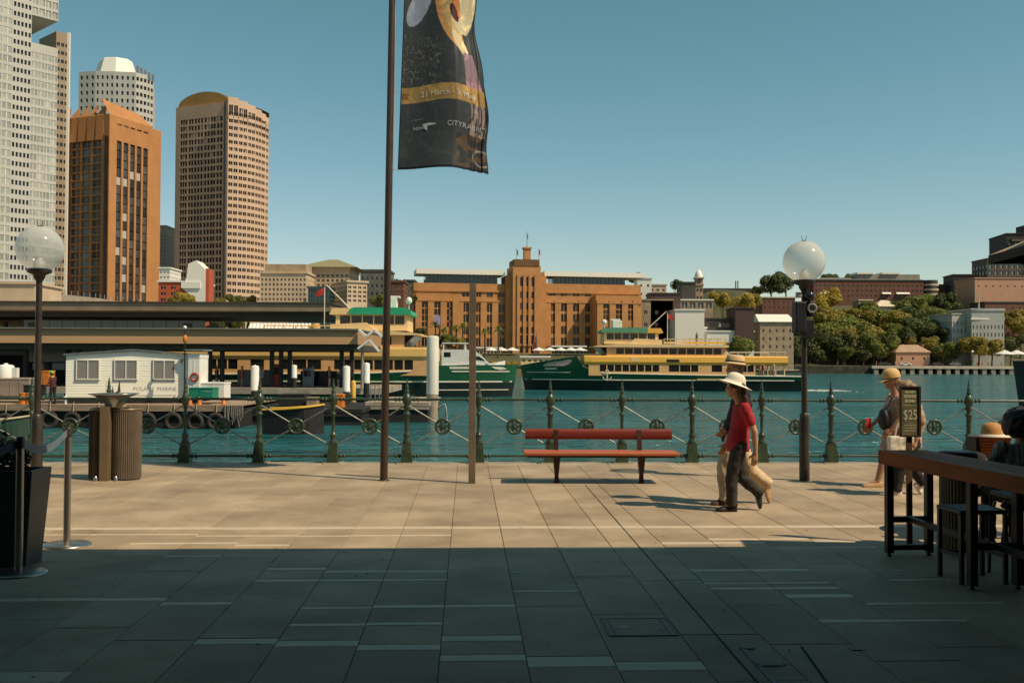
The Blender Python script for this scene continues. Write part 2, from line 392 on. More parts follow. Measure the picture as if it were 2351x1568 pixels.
# ================================================================== globe lamps
m_lampblk = mat('lamp_post_bronze', (.045, .036, .028), .42, .3, var=.3, sc=6)
def globe_mat():
    m = bpy.data.materials.new('frosted_globe'); m.use_nodes = True; n = m.node_tree.nodes; L = m.node_tree.links; b = n['Principled BSDF']
    b.inputs['Base Color'].default_value = (.74, .74, .70, 1); b.inputs['Roughness'].default_value = .14; b.inputs['Coat Weight'].default_value = .4; b.inputs['Coat Roughness'].default_value = .04
    tl = n.new('ShaderNodeBsdfTranslucent'); tl.inputs[0].default_value = (.9, .9, .86, 1)
    tr = n.new('ShaderNodeBsdfTransparent'); tr.inputs[0].default_value = (.9, .92, .9, 1)
    mx = n.new('ShaderNodeMixShader'); mx.inputs[0].default_value = .45; L.new(b.outputs[0], mx.inputs[1]); L.new(tl.outputs[0], mx.inputs[2])
    lw = n.new('ShaderNodeLayerWeight'); lw.inputs[0].default_value = .4
    mr = n.new('ShaderNodeMapRange'); mr.inputs['To Min'].default_value = .62; mr.inputs['To Max'].default_value = .05; L.new(lw.outputs['Facing'], mr.inputs['Value'])
    m2 = n.new('ShaderNodeMixShader'); L.new(mr.outputs[0], m2.inputs[0]); L.new(mx.outputs[0], m2.inputs[1]); L.new(tr.outputs[0], m2.inputs[2])
    L.new(m2.outputs[0], n['Material Output'].inputs[0]); return m
m_globe = globe_mat(); m_bulb = mat('lamp_inner', (.75, .72, .66), .5)
def lamp(loc, label, extra=False):
    t = thing('street_lamp', label, 'street lamp', loc, 0, 'globe street lamps on the promenade')
    MB().lathe([(.075, 0), (.075, .9), (.066, .93), (.066, .97), (.05, .99)], 16).build('sleeve', m_lampblk, t)
    MB().lathe([(.044, .9), (.04, 2.86)], 14).build('pole', m_lampblk, t)
    MB().lathe([(.045, 2.78), (.075, 2.83), (.075, 2.86), (.155, 2.895), (.16, 2.935), (.12, 2.95)], 20).build('collar', m_lampblk, t)
    g = MB().ell((0, 0, 3.215), (.307, .307, .307), 36, 24).build('globe', m_globe, t)
    b = MB().lathe([(.075, 2.94), (.075, 3.05), (.04, 3.06), (.04, 3.1)], 14)
    b.build('lamp_holder', m_bulb, t)
    sp = MB()
    for dx in (-.025, .025): sp.tube((dx, 0, 3.515), (dx * 1.4, 0, 3.60), .004, n=5)
    sp.box(-.03, .03, -.02, .02, 3.51, 3.53); sp.build('bird_spike', m_iron, t)
    if extra:
        MB().box(-.17, -.005, -.16, .06, 2.16, 2.62).build('loudspeaker', m_iron, t, bevel=.02)
        MB().box(-.02, .11, -.14, .02, 2.08, 2.36).build('control_box', m_iron, t, bevel=.012)
        MB().box(.03, .12, -.12, .05, 2.4, 2.62).build('camera_bracket', m_iron, t, bevel=.01)
        MB().torus((.07, -.16, 2.52), .06, .016, 14, 6).build('camera_ring', mat('camera_grey', (.22, .22, .22), .4), t)
        MB().ell((.05, -.1, 2.70), (.075, .075, .075), 14, 10).build('camera_dome', mat('camera_dome_black', (.02, .02, .02), .15), t)
        MB().box(-.13, -.05, -.08, .0, 2.68, 2.76).build('junction_box', mat('aged_pale_metal', (.35, .33, .28), .6), t, bevel=.01)
        MB().tube((-.06, -.05, 2.1), (-.08, -.05, 2.0), .01, n=6).tube((.09, -.05, 2.1), (.09, -.05, 2.0), .01, n=6).build('cable', m_iron, t)
    return t
lamp(onz(1847, 1103), 'globe street lamp with black loudspeaker and cameras strapped to its pole', True)
pL = onz(83, 1120); lamp(pL, 'globe street lamp rising behind the dark planter at left')

# ================================================================== flagpole and banner
m_pole = mat('flagpole_brown', (.06, .038, .024), .4, .3, var=.2, sc=3)
pf = onz(881, 1103)
fp = thing('flagpole', 'tall brown steel flagpole standing between litter bin and square post', 'flagpole', pf)
lean = .0105
MB().path([(0, 0, 0), (lean * 4, 0, 4), (lean * 9, 0, 9)], [.056, .053, .045], 14).build('pole', m_pole, fp)
MB().lathe([(.085, 0), (.085, .012), (.06, .014)], 16).build('base_flange', m_pole, fp)
kf = pf.y / F      # metres per image unit at the pole
def fz(v): return (1103 - v) * kf
hy = MB()
for v in (43, 208, 388): hy.tube((.03, 0, fz(v)), (.16, 0, fz(v) - .0), .006, n=6)
hy.path([(.115, 0, fz(-60)), (.12, -.01, fz(100)), (.115, 0, fz(395))], .004, 5); hy.build('halyard', mat('halyard_rope', (.45, .42, .36), .8), fp)
# banner: a hanging cloth with deep vertical folds on its free side
m_flag = bpy.data.materials.new('banner_cloth')
def flag_mat(m):
    m.use_nodes = True; n = m.node_tree.nodes; L = m.node_tree.links; b = n['Principled BSDF']; b.inputs['Roughness'].default_value = .5
    at_ = n.new('ShaderNodeVertexColor'); at_.layer_name = 'print'
    t = n.new('ShaderNodeTexCoord')
    tx = n.new('ShaderNodeTexNoise'); tx.inputs['Scale'].default_value = 4.5; tx.inputs['Detail'].default_value = 5; tx.inputs['Distortion'].default_value = 1.4; L.new(t.outputs['Object'], tx.inputs['Vector'])
    r = n.new('ShaderNodeValToRGB'); e = r.color_ramp.elements; e[0].position = .5; e[0].color = (1, 1, 1, 1); e[1].position = .72; e[1].color = (2.2, 1.9, 1.7, 1)
    L.new(tx.outputs['Fac'], r.inputs[0])
    mx = n.new('ShaderNodeMix'); mx.data_type = 'RGBA'; mx.blend_type = 'MULTIPLY'; mx.inputs[0].default_value = .7
    L.new(at_.outputs[0], mx.inputs[6]); L.new(r.outputs[0], mx.inputs[7]); L.new(mx.outputs[2], b.inputs['Base Color'])
    tl = n.new('ShaderNodeBsdfTranslucent'); L.new(mx.outputs[2], tl.inputs[0]); ms = n.new('ShaderNodeMixShader'); ms.inputs[0].default_value = .35
    L.new(b.outputs[0], ms.inputs[1]); L.new(tl.outputs[0], ms.inputs[2]); L.new(ms.outputs[0], n['Material Output'].inputs[0])
flag_mat(m_flag)
def fx(u): return (u - 881) * kf
NU, NV = 130, 280
W0 = fx(1115) - fx(912); VT, VB = -60., 388.
def flag_pt(s, t):
    """s across 0..1 from the pole side, t down 0..1"""
    v = VT + (VB - VT) * t
    left = 922 - 14 * t
    right_ = 1083 + (6 * max(0, t - .2) if t < .25 else 0) + 30 * (1 / (1 + math.exp(-(t - .44) * 16))) + 3 * math.sin(t * 20)
    x = left + (right_ - left) * s
    sag = -9 * math.sin(s * 2.2) * t * (1 - t) * 2 + 6 * math.sin(s * 7 + 1) * (.3 + t) * (1 - t * .8) - 5 * s * t
    fold = max(0, s - .62 - .10 * (1 - t)) / .3
    y = .05 * math.sin(s * 6.5 + 2 * t) * (.4 + s) + .30 * fold ** 1.2 + .03 * fold * math.sin(fold * 22 + 6 * t) + .03 * math.sin(t * 9) * s
    return V((fx(x), y - .02, fz(v + sag)))
def inside_ell(s, t, cs, ct, rs_, rt, rot):
    dx, dy = (s - cs) * 1.0, (t - ct) * 2.2; c, q = math.cos(rot), math.sin(rot)
    return ((dx * c + dy * q) / rs_) ** 2 + ((-dx * q + dy * c) / rt) ** 2 < 1
DK = (.046, .056, .058)
def flag_col(s, t):
    v = VT + (VB - VT) * t
    c = DK
    nz = noise.noise(V((s * 9, t * 20, 0)))
    ring = noise.noise(V((s * 14 + 5, t * 30, 4)))
    if .30 < t < .58 and s < .5 and abs(ring) < .035: c = (.22, .17, .13)
    if t > .82 and s > .66: c = (.10, .065, .03) if nz > 0 else (.03, .03, .03)
    if t > .80 and s > .8 and abs(math.hypot((s - .93), (t - .93) * 2.2) - .09) < .010: c = (.26, .23, .18)
    # leaf and petal shapes above the band
    if inside_ell(s, t, .22, .155, .13, .26, .55): c = (.30, .36, .46)
    if inside_ell(s, t, .62, .20, .13, .44, -.35): c = (.62, .46, .20) if inside_ell(s, t, .66, .19, .085, .36, -.35) else (.66, .36, .12)
    if inside_ell(s, t, .84, .14, .14, .36, .05): c = (.66, .60, .40)
    if inside_ell(s, t, .72, .13, .05, .22, -.3): c = (.62, .24, .05)
    if inside_ell(s, t, .72, .20, .045, .11, -.45): c = (.07, .02, .015)
    if inside_ell(s, t, .76, .36, .055, .16, -.45): c = (.72, .62, .38)
    if .40 < t < .60 and s > .78 and s < .97 - (.6 - t) * .4: c = (.32, .22, .26)
    if .66 < t < .82 and s > .8 and noise.noise(V((s * 40, t * 12, 2))) > -.1: c = (.34, .26, .24)
    if 199 < v < 236: c = (.40, .265, .09)
    if 199 < v < 236 and s < .16 and abs(v - 218) < 7 and nz > -.1: c = (.24, .12, .03)
    if v > 382 or s < .012 or s > .992: c = (.008, .008, .008)
    return c
fb = MB()
fb.v = [tuple(flag_pt(i / NU, j / NV)) for j in range(NV + 1) for i in range(NU + 1)]
for j in range(NV):
    for i in range(NU):
        k = j * (NU + 1) + i; fb.f.append([k, k + 1, k + NU + 2, k + NU + 1]); fb.m.append(0); fb.s.append(True)
ban = fb.build('event_banner', m_flag, None, pf); tag(ban, 'dark printed event banner with gold band hanging from the tall flagpole', 'banner')
ca = ban.data.color_attributes.new('print', 'FLOAT_COLOR', 'POINT')
ca.data.foreach_set('color', [x for j in range(NV + 1) for i in range(NU + 1) for x in (*flag_col(i / NU, j / NV), 1.)])
sd = ban.modifiers.new('cloth', 'SOLIDIFY'); sd.thickness = .004; sd.offset = 1
m_white = mat('white_print', (.50, .48, .40), .6, var=.1); m_gprint = mat('grey_print', (.33, .34, .33), .6, var=.1)
def flag_text(txt, s0, t0, size, m, name='lettering'):
    me = text_mesh(txt, size, m, 'LEFT', 0)
    for vtx in me.vertices:
        s = s0 + vtx.co.x / W0; t = t0 - vtx.co.y / ((VB - VT) * kf); p = flag_pt(min(1, s), t); vtx.co = (p.x, p.y - .012, p.z)
    put(name, me, ban)
H_ = VB - VT
flag_text('21 March - 3 May', .24, (219 - VT) / H_, .115, m_white)
flag_text('CITYRABBIT', .55, (290 - VT) / H_, .10, m_gprint)
flag_text('NSW', .16, (296 - VT) / H_, .07, m_gprint); flag_text('_______', .13, (272 - VT) / H_, .05, m_gprint)
def flag_patch(poly, m, name):
    mb = MB(); ps = [flag_pt(s, t) - V((0, .012, 0)) for s, t in poly]; mb.add(ps, [tuple(range(len(ps)))]); mb.build(name, m, ban)
t0 = (291 - VT) / H_
flag_patch([(.265, t0 - .008), (.33, t0 - .012), (.325, t0 + .028), (.29, t0 + .015)], m_gprint, 'logo_map'); flag_patch([(.33, t0 - .012), (.42, t0 - .006), (.42, t0), (.335, t0 + .004)], m_gprint, 'logo_bar')

# ================================================================== square post
m_post = mat('bronze_post', (.16, .115, .075), .55, .2, var=.18, sc=5, bump=.1, bsc=70)
pp = onz(1083.5, 1109)
MB_ = MB().box(-.047, .047, -.047, .047, 0, 2.83).build('steel_post', m_post, None, pp, bevel=.004)
tag(MB_, 'plain square bronze post standing between flagpole and red bench', 'post')

# ================================================================== bench
m_red = mat('bench_red_board', (.16, .026, .016), .4, var=.2, sc=2, st=(.4, 6, 6), orand=.05, bump=.05)
m_seat = mat('bench_seat_orange', (.36, .095, .036), .5, var=.2, sc=2, st=(.4, 6, 6), orand=.08, bump=.05)
m_leg = mat('bench_iron', (.05, .022, .016), .45, .3, var=.3)
pb = onz(1378, 1108)
bn = thing('park_bench', 'red timber bench with dark iron legs facing away from the water', 'bench', pb, .01)
kb_ = pb.y / F; hx = (1547 - 1205) / 2 * kb_
zb = (1108 - 1000) * kb_
br = MB().loft([[(x, .26 + .035 * math.cos(a), zb + .078 * math.sin(a)) for a in [k * math.pi / 8 for k in range(16)]] for x in (-hx, hx)], sm=True).build('back_rail', m_red, bn)
for i, y in enumerate((-.27, -.085, .10)):
    MB().box(-hx - .03, hx + .03, y, y + .172, .405, .45).build('seat_slat', m_seat, bn, bevel=.012)
MB().box(-hx + .02, hx - .02, -.2, .2, .375, .404).build('seat_frame', m_leg, bn)
for u in (1278, 1472):
    x = (u - 1378) * kb_
    MB().loft([[(x + sx * w_, yy + sy * d_, z) for sx, sy in ((-1, -1), (1, -1), (1, 1), (-1, 1))] for w_, yy, d_, z in ((.05, 0, .06, .375), (.042, 0, .05, .25), (.026, 0, .04, .1), (.034, 0, .05, .03), (.036, 0, .055, 0))], sm=False).build('leg', m_leg, bn)
    MB().beam((x, .17, .38), (x, .245, zb + .06), .07, .025).build('back_support', m_leg, bn)

# ================================================================== twin litter bin with fountain basin
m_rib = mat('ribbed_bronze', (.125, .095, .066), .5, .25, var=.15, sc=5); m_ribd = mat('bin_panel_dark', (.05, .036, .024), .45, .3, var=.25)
m_bronze = mat('bronze_panel', (.22, .165, .10), .4, .4, var=.12, sc=4); m_stain = mat('stainless', (.42, .42, .40), .28, .85, var=.08, sc=3)
m_tan = mat('tan_ball', (.36, .26, .13), .5, var=.15)
bp_ = onz(252, 1105); kk = bp_.y / F
bn2 = thing('litter_bin', 'bronze ribbed twin litter bin with flared stainless basin on top', 'bin', bp_ + V((0, .25, 0)), .02)
def ribbed(x, y, r, z0, z1, m, n=44, nm='drum'):
    prof = []
    for k in range(n * 2):
        a = 2 * math.pi * k / (n * 2) + .01; q = r if (k // 1) % 2 == 0 else r - .010
        prof.append((x + q * math.cos(a), y + q * math.sin(a)))
    return MB().prism(prof, z0, z1, 'z').build(nm, m, bn2)
xl, xr = (236 - 268) * kk, (289 - 268) * kk
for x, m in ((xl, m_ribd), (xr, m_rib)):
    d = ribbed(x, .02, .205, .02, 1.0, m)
    MB().lathe([(.19, 1.0), (.205, 1.0), (.205, 1.02), (.17, 1.03), (.16, .99)], 28, (x, .02, 0)).build('rim', m_bronze, d)
    MB().lathe([(.19, .0), (.19, .02)], 24, (x, .02, 0)).build('plinth', m_ribd, d)
xc = (251 - 268) * kk
MB().box(xc - .068, xc + .068, -.22, .12, 0, 1.06).build('post', m_bronze, bn2, bevel=.006)
bs = MB(); rings = []
for hw, hd, z in ((.085, .10, 1.05), (.10, .11, 1.11), (.15, .14, 1.17), (.235, .19, 1.215), (.29, .23, 1.235), (.285, .225, 1.243), (.22, .18, 1.22), (.12, .12, 1.18)):
    rings.append([(xc + .07 + hw * sx, -.05 + hd * sy, z) for sx, sy in ((-1, -1), (0, -1), (1, -1), (1, 0), (1, 1), (0, 1), (-1, 1), (-1, 0))])
bs.loft(rings, sm=True).build('basin', m_stain, bn2)
bt = MB().ell(((281 - 268) * kk, -.1, 1.07), (.075, .075, .062), 16, 10).build('lid_knob', m_tan, bn2)
for u in (232, 278): MB().lathe([(.03, 0), (.026, .05), (.012, .07)], 12, ((u - 252 - 16) * kk, -.2, 0)).build('foot', m_stain, bn2)

# ================================================================== stanchions, belt, planter
m_steel = mat('brushed_steel', (.36, .33, .29), .3, .9, var=.1, sc=3, st=(1, 1, .2)); m_belt = mat('blue_grey_belt', (.13, .165, .19), .7, var=.15, sc=9)
ST = []
def stanchion(p, label):
    t = thing('stanchion', label, 'stanchion', p, 0, 'queue stanchions beside the planter')
    MB().lathe([(.218, 0), (.218, .008), (.19, .02), (.06, .03), (.032, .035)], 32).build('base', m_steel, t)
    MB().lathe([(.031, .03), (.031, 1.0)], 18).build('post', m_steel, t)
    MB().lathe([(.034, 1.0), (.034, 1.075), (.03, 1.09), (.01, 1.095)], 18).build('belt_head', m_lampblk, t)
    return p
s1 = stanchion(onz(153, 1251), 'steel stanchion standing right of the dark planter near the shade edge')
s2 = stanchion(onz(42, 1316), 'steel stanchion standing in front of the dark planter')
s3 = stanchion(onz(-180, 1345), 'steel stanchion standing beyond the left edge of the dark planter')
for A, B, lab in ((s1, s2, 'blue grey belt sagging between the two visible steel stanchions'), (s2, s3, 'blue grey belt running left from the front steel stanchion')):
    mb = MB(); rr = []
    for k in range(15):
        q = k / 14; p = A.lerp(B, q); z = 1.05 - .11 * math.sin(q * math.pi)
        rr.append([(p.x, p.y, z - .034), (p.x, p.y + .003, z + .034), (p.x, p.y + .005, z + .034), (p.x, p.y + .002, z - .034)])
    tag(mb.loft(rr, sm=False).build('barrier_belt', m_belt), lab, 'barrier belt')
m_plant = mat('dark_planter', (.065, .070, .072), .45, var=.2, sc=4); m_soil = mat('planter_soil', (.03, .022, .015), .9)
pc = V((-4.5, 8.36, 0))
pt = thing('planter', 'tall dark tapered planter box holding a clipped shrub', 'planter', pc)
MB().loft([[(sx * a, sy * b, z) for sx, sy in ((-1, -1), (1, -1), (1, 1), (-1, 1))] for a, b, z in ((.50, .14, 0), (.56, .18, .80), (.53, .15, .80), (.52, .14, .72))], sm=False).build('box', m_plant, pt, bevel=.006)
MB().box(-.5, .5, -.13, .13, .66, .715).build('soil', m_soil, pt)
def leafmb(n, c, r, size, seed, shape=None, flat=.0, shell=.55):
    rd = random.Random(seed); mb = MB()
    vs, fs = mb.v, mb.f
    for _ in range(n):
        while 1:
            p = V((rd.uniform(-1, 1), rd.uniform(-1, 1), rd.uniform(-1, 1)))
            if p.length <= 1 and p.length > shell * rd.random(): break
        q = V((c[0] + p.x * r[0], c[1] + p.y * r[1], c[2] + p.z * r[2]))
        d = (p + V((rd.gauss(0, .6), rd.gauss(0, .6), rd.gauss(0, .6) + flat))).normalized()
        x = d.orthogonal().normalized(); y = d.cross(x); a = rd.uniform(0, 6.3)
        x, y = x * math.cos(a) + y * math.sin(a), y * math.cos(a) - x * math.sin(a)
        s = size * rd.uniform(.6, 1.3); o = len(vs)
        vs += [tuple(q - x * s), tuple(q + y * s * .45 - x * s * .1), tuple(q + x * s), tuple(q - y * s * .45 - x * s * .1)]
        fs.append([o, o + 1, o + 2, o + 3]); mb.m.append(0); mb.s.append(False)
    return mb
m_leafd = mat('hedge_leaf', (.018, .035, .012), .5, var=.4, sc=12)
sh = thing('clipped_shrub', 'dark clipped shrub growing in the tall planter', 'shrub', pc + V((0, 0, .7)))
leafmb(2200, (-.06, 0, .2), (.52, .22, .24), .032, 3).build('foliage', m_leafd, sh)
st_ = MB()
for k in range(5): st_.tube((-.4 + .2 * k, 0, 0), (-.4 + .2 * k + .03, .05, .3), .012, .006, 6)
st_.build('stem', m_soil, sh)
# ================================================================== PEOPLE
def remeshed(mb, name, mats, parent, vox, smooth=4, fold=0, seed=0):
    me = mb.mesh(name, mats); o = bpy.data.objects.new('tmp', me); COL.objects.link(o)
    r = o.modifiers.new('r', 'REMESH'); r.mode = 'VOXEL'; r.voxel_size = vox
    if smooth:
        s = o.modifiers.new('s', 'SMOOTH'); s.factor = .5; s.iterations = smooth
    dg = bpy.context.evaluated_depsgraph_get(); m2 = bpy.data.meshes.new_from_object(o.evaluated_get(dg)); bpy.data.objects.remove(o)
    m2.name = name
    if fold:
        for v in m2.vertices:
            n = noise.noise(v.co * 9 + V((seed, 0, 0))) * .7 + noise.noise(V((v.co.x * 20 + v.co.z * 9, v.co.y * 22, v.co.z * 15 + seed))) * .8
            v.co += v.normal * n * fold
    m2.polygons.foreach_set('use_smooth', [True] * len(m2.polygons))
    m2.materials.clear()
    for m in (mats if isinstance(mats, (list, tuple)) else [mats]): m2.materials.append(m)
    return put(name, m2, parent)
def limb(mb, pts, rad, sq=1.0, n=14):
    """tapered round limb with a ball at each joint (smoothed by the remesh)"""
    pts = [V(p) for p in pts]
    mb.path(pts, rad, n, 0, True, True, sq)
    for p, r in zip(pts, rad): mb.ell(p, (r, r, r), 12, 8)
def trunk(mb, secs, n=20):
    """secs: (centre, half depth x, half width y)"""
    mb.loft([[V(c) + V((a * math.cos(2 * math.pi * k / n), b * math.sin(2 * math.pi * k / n), 0)) for k in range(n)] for c, a, b in secs])
def headmesh(mb, c, s, tilt=0.):
    """face looks along +x; s = head height"""
    M = Matrix.Rotation(tilt, 3, 'Y')
    def e(p, r): mb.ell(V(c) + M @ (V(p) * s), V(r) * s, 16, 12, 0, M)
    e((-.03, 0, .10), (.40, .325, .40)); e((.06, 0, -.10), (.33, .265, .37)); e((.17, 0, -.33), (.17, .17, .14))
    e((.385, 0, -.07), (.085, .055, .07)); e((.36, 0, .02), (.05, .04, .10))                    # nose
    e((.325, 0, -.215), (.055, .11, .028)); e((.315, 0, -.255), (.05, .10, .028))                # lips
    for y in (-1, 1):
        e((.30, y * .14, .09), (.06, .10, .035)); e((-.02, y * .325, -.03), (.09, .035, .13)); e((.27, y * .16, -.08), (.10, .09, .10))
        e((.325, y * .135, .025), (.035, .06, .03))
    return M
def hand(mb, w, d, out, s=1., curl=.5):
    """w wrist, d direction of the hand, out: thumb side; palm, four unequal bent fingers and a thumb"""
    d = V(d).normalized(); out = (V(out) - d * V(out).dot(d)).normalized(); nrm = d.cross(out)
    w = V(w)
    mb.loft([[w + d * q * s + out * hw * s * math.cos(k * math.pi / 5) + nrm * .014 * s * math.sin(k * math.pi / 5) for k in range(10)] for q, hw in ((-.01, .026), (.03, .036), (.065, .042), (.09, .04))])
    for k, L in enumerate((.068, .078, .072, .056)):
        b = w + d * .085 * s + out * (.031 - .0205 * k) * s
        p1 = b + (d * .62 + nrm * .25 * curl) * L * s; p2 = p1 + (d * .35 + nrm * .55 * curl) * L * s
        limb(mb, [b - d * .02 * s, p1, p2], [.0095 * s, .0085 * s, .0072 * s], n=8)
    b = w + d * .025 * s + out * .03 * s; p1 = b + (out * .03 + d * .03 + nrm * .012) * s; p2 = p1 + (d * .034 + nrm * .008) * s
    limb(mb, [b, p1, p2], [.0125 * s, .0105 * s, .008 * s], n=8)
def shoe(mb, ankle, toe, up=V((0, 0, 1)), r=.045):
    a, t = V(ankle), V(toe); d = (t - a); d = d - up * d.dot(up); L = d.length; d = d / L if L > 1e-4 else V((1, 0, 0))
    h = a - d * .055
    sole = t - d * .0
    side = d.cross(up)
    base = (t - a).dot(up)
    if up.z < .9: base = min(base, -.055)
    rows = []
    for q, wd, ht in ((-.36, .5, .8), (-.28, .85, 1.15), (0, .88, 1.2), (.35, .92, .98), (.7, 1.08, .74), (.92, .85, .58), (1.02, .4, .4)):
        c = a + d * (q * L) + up * base
        rows.append([c + side * wd * r * math.cos(k * math.pi / 6) + up * (max(0, math.sin(k * math.pi / 6)) * ht * r * 1.7 + (.0 if math.sin(k * math.pi / 6) >= 0 else 0) ) for k in range(12)])
    mb.loft(rows)

m_skin = mat('skin', (.46, .25, .15), .5, var=.07, sc=8, bump=.05, obj=True); m_skin2 = mat('skin_tanned', (.40, .20, .115), .5, var=.08, sc=8, obj=True)
m_hair = mat('dark_brown_hair', (.045, .022, .013), .45, var=.4, sc=30, st=(1, 1, .15), bump=.3, obj=True); m_fair = mat('fair_brown_hair', (.30, .19, .10), .5, var=.35, sc=30, st=(1, 1, .15), bump=.3, obj=True)
m_blackc = mat('black_cloth', (.014, .013, .014), .85, var=.25, sc=12, obj=True); m_redt = mat('crimson_tshirt', (.36, .012, .022), .8, var=.15, sc=8, obj=True)
m_chino = mat('beige_trouser_cloth', (.52, .39, .24), .85, var=.1, sc=10, obj=True); m_char = mat('charcoal_trouser_cloth', (.030, .026, .022), .85, var=.3, sc=10, obj=True)
m_straw = mat('straw_hat', (.62, .45, .24), .8, var=.14, sc=40, obj=True); m_whitehat = mat('white_hat_felt', (.74, .68, .56), .85, var=.06, sc=20, obj=True)
m_brshoe = mat('brown_shoe', (.07, .035, .022), .5, var=.25, sc=12, obj=True); m_tanshoe = mat('tan_shoe', (.40, .24, .12), .6, var=.2, sc=12, obj=True); m_bkshoe = mat('black_shoe', (.012, .011, .011), .45, var=.3, obj=True)
m_wshoe = mat('white_shoe', (.66, .56, .48), .6, var=.12, sc=12, obj=True); m_band = mat('hat_band', (.012, .010, .010), .7, obj=True); m_cap = mat('tan_cap', (.62, .40, .16), .8, var=.12, sc=20, obj=True)
m_floral = mat('floral_dress', (.30, .13, .10), .8, sc=22, col2=(.48, .38, .28), det=2, obj=True)
m_bagw = mat('cream_bag', (.66, .60, .48), .7, var=.25, sc=18, obj=True); m_bagb = mat('black_bag', (.012, .011, .013), .6, var=.3, obj=True)
m_strip2 = mat('striped_shirt', (.06, .055, .05), .8, sc=16, col2=(.36, .31, .26), st=(1, 3, .4), det=1, obj=True)
m_eye = mat('eye_dark', (.02, .014, .01), .25)

def person(label, loc, rz, J, cl, group='people on the promenade', vox=.0105, hs=.235):
    """J joints in metres: x forward, y left, z up from the ground point. Names: head neck sh hip kneeL ankL toeL kneeR ankR toeR elbL hanL elbR hanR"""
    t = thing('person', label, 'person', loc, rz, group)
    j = {k: V(v) for k, v in J.items()}
    shw, hpw = cl.get('shw', .185), cl.get('hpw', .095)
    fat = cl.get('fat', 1.)
    shL, shR = j['sh'] + V((0, shw, 0)), j['sh'] - V((0, shw, 0))
    hL, hR = j['hip'] + V((0, hpw, -.02)), j['hip'] - V((0, hpw, .02))
    mid = j['sh'].lerp(j['hip'], .55)
    def torso(mb, g):
        trunk(mb, [(j['hip'] + V((0, 0, -.09)), .09 * fat + g, .13 * fat + g), (j['hip'], .118 * fat + g, .165 * fat + g), (mid + V((0, 0, -.04)), .105 * fat + g, .145 * fat + g), (mid, .108 * fat + g, .15 * fat + g),
                   (j['sh'] + V((0, 0, -.13)), .118 * fat + g, .172 + g), (j['sh'] + V((-.005, 0, -.03)), .09 + g, .17 + g), (j['sh'] + V((-.01, 0, .035)), .06 + g, .10 + g)])
    body = MB(); torso(body, 0)
    limb(body, [j['sh'] + V((-.01, 0, .0)), j['neck'], j['head'] + V((-.02, 0, -.05))], [.07, .053, .055])
    M = headmesh(body, j['head'], hs, cl.get('tilt', 0.))
    for s, q in (('L', shL), ('R', shR)):
        e, h = j['elb' + s], j['han' + s]
        limb(body, [q, q.lerp(e, .5), e, e.lerp(h, .4), h], [.052, .047, .038, .036, .025])
        hd = (h - e).normalized(); hand(body, h, cl.get('hd' + s, hd), (1, .1 if s == 'R' else -.1, 0), 1.0, cl.get('curl', .7))
    for s, q in (('L', hL), ('R', hR)):
        k, a = j['knee' + s], j['ank' + s]
        limb(body, [q, q.lerp(k, .5), k, k.lerp(a, .35), a], [.088 * fat, .073 * fat, .053, .054, .036])
        limb(body, [a, a.lerp(j['toe' + s] + V((0, 0, .02)), .45)], [.034, .022])
    remeshed(body, 'body', cl.get('skin', m_skin), t, vox, 3)
    ey = MB()
    for y in (-1, 1): ey.ell(j['head'] + M @ (V((.335, y * .14, .028)) * hs), (.010, .016, .010), 8, 6)
    ey.build('eye', m_eye, t)
    # upper garment
    if 'shirt' in cl:
        sh_ = MB(); torso(sh_, .014)
        f = cl.get('sleeve', .55)
        for s, q in (('L', shL), ('R', shR)):
            e, h = j['elb' + s], j['han' + s]
            if f <= 1: limb(sh_, [q, q.lerp(e, f * .5), q.lerp(e, f)], [.068, .064, .060])
            else: limb(sh_, [q, q.lerp(e, .5), e, e.lerp(h, f - 1)], [.067, .062, .052, .044])
        if cl.get('hem'):
            trunk(sh_, [(j['hip'] + V(cl.get('hemoff', (0, 0, 0))) * 1. + V((0, 0, -cl['hem'])), .17 * fat, .21 * fat), (j['hip'] + V((0, 0, -cl['hem'] * .5)), .155 * fat, .195 * fat), (j['hip'], .132 * fat, .178 * fat), (mid, .12 * fat, .162 * fat)])
        else:
            trunk(sh_, [(j['hip'] + V((0, 0, -.085)), .146 * fat, .192 * fat), (j['hip'] + V((0, 0, .02)), .146 * fat, .190 * fat), (mid, .122 * fat, .162 * fat)])
        remeshed(sh_, cl.get('shirtname', 'shirt'), cl['shirt'], t, vox * 1.05, 4, .009, 3)
    if 'pants' in cl:
        tr = MB(); w = cl.get('loose', 1.)
        trunk(tr, [(j['hip'] + V((0, 0, -.11)), .10 * fat, .14 * fat), (j['hip'], .128 * fat, .172 * fat), (j['hip'] + V((0, 0, .06)), .120 * fat, .160 * fat)])
        for s, q in (('L', hL), ('R', hR)):
            k, a = j['knee' + s], j['ank' + s]; end = k.lerp(a, cl.get('pantlen', .96))
            if cl.get('pantlen', .96) > 0: limb(tr, [q, q.lerp(k, .5), k, k.lerp(end, .5), end], [.102 * fat * w ** .5, .088 * fat * w, .072 * w, .066 * w, .057 * w]); dd = (a - k).normalized(); tr.path([end - dd * .05, end + dd * .035], [.060 * w, .068 * w], 14)
            else: limb(tr, [q, q.lerp(k, .55), q.lerp(k, .9)], [.10 * fat, .09 * fat, .082 * fat])
        remeshed(tr, 'trousers', cl['pants'], t, vox * 1.05, 4, .012, 7)
    for s in 'LR':
        if cl.get('shoe' + s, cl.get('shoe')):
            sm_ = MB(); up = V(cl.get('up' + s, (0, 0, 1))).normalized(); shoe(sm_, j['ank' + s], j['toe' + s], up)
            remeshed(sm_, 'shoe', cl.get('shoe' + s, cl.get('shoe')), t, vox * .8, 2)
    H = j['head']
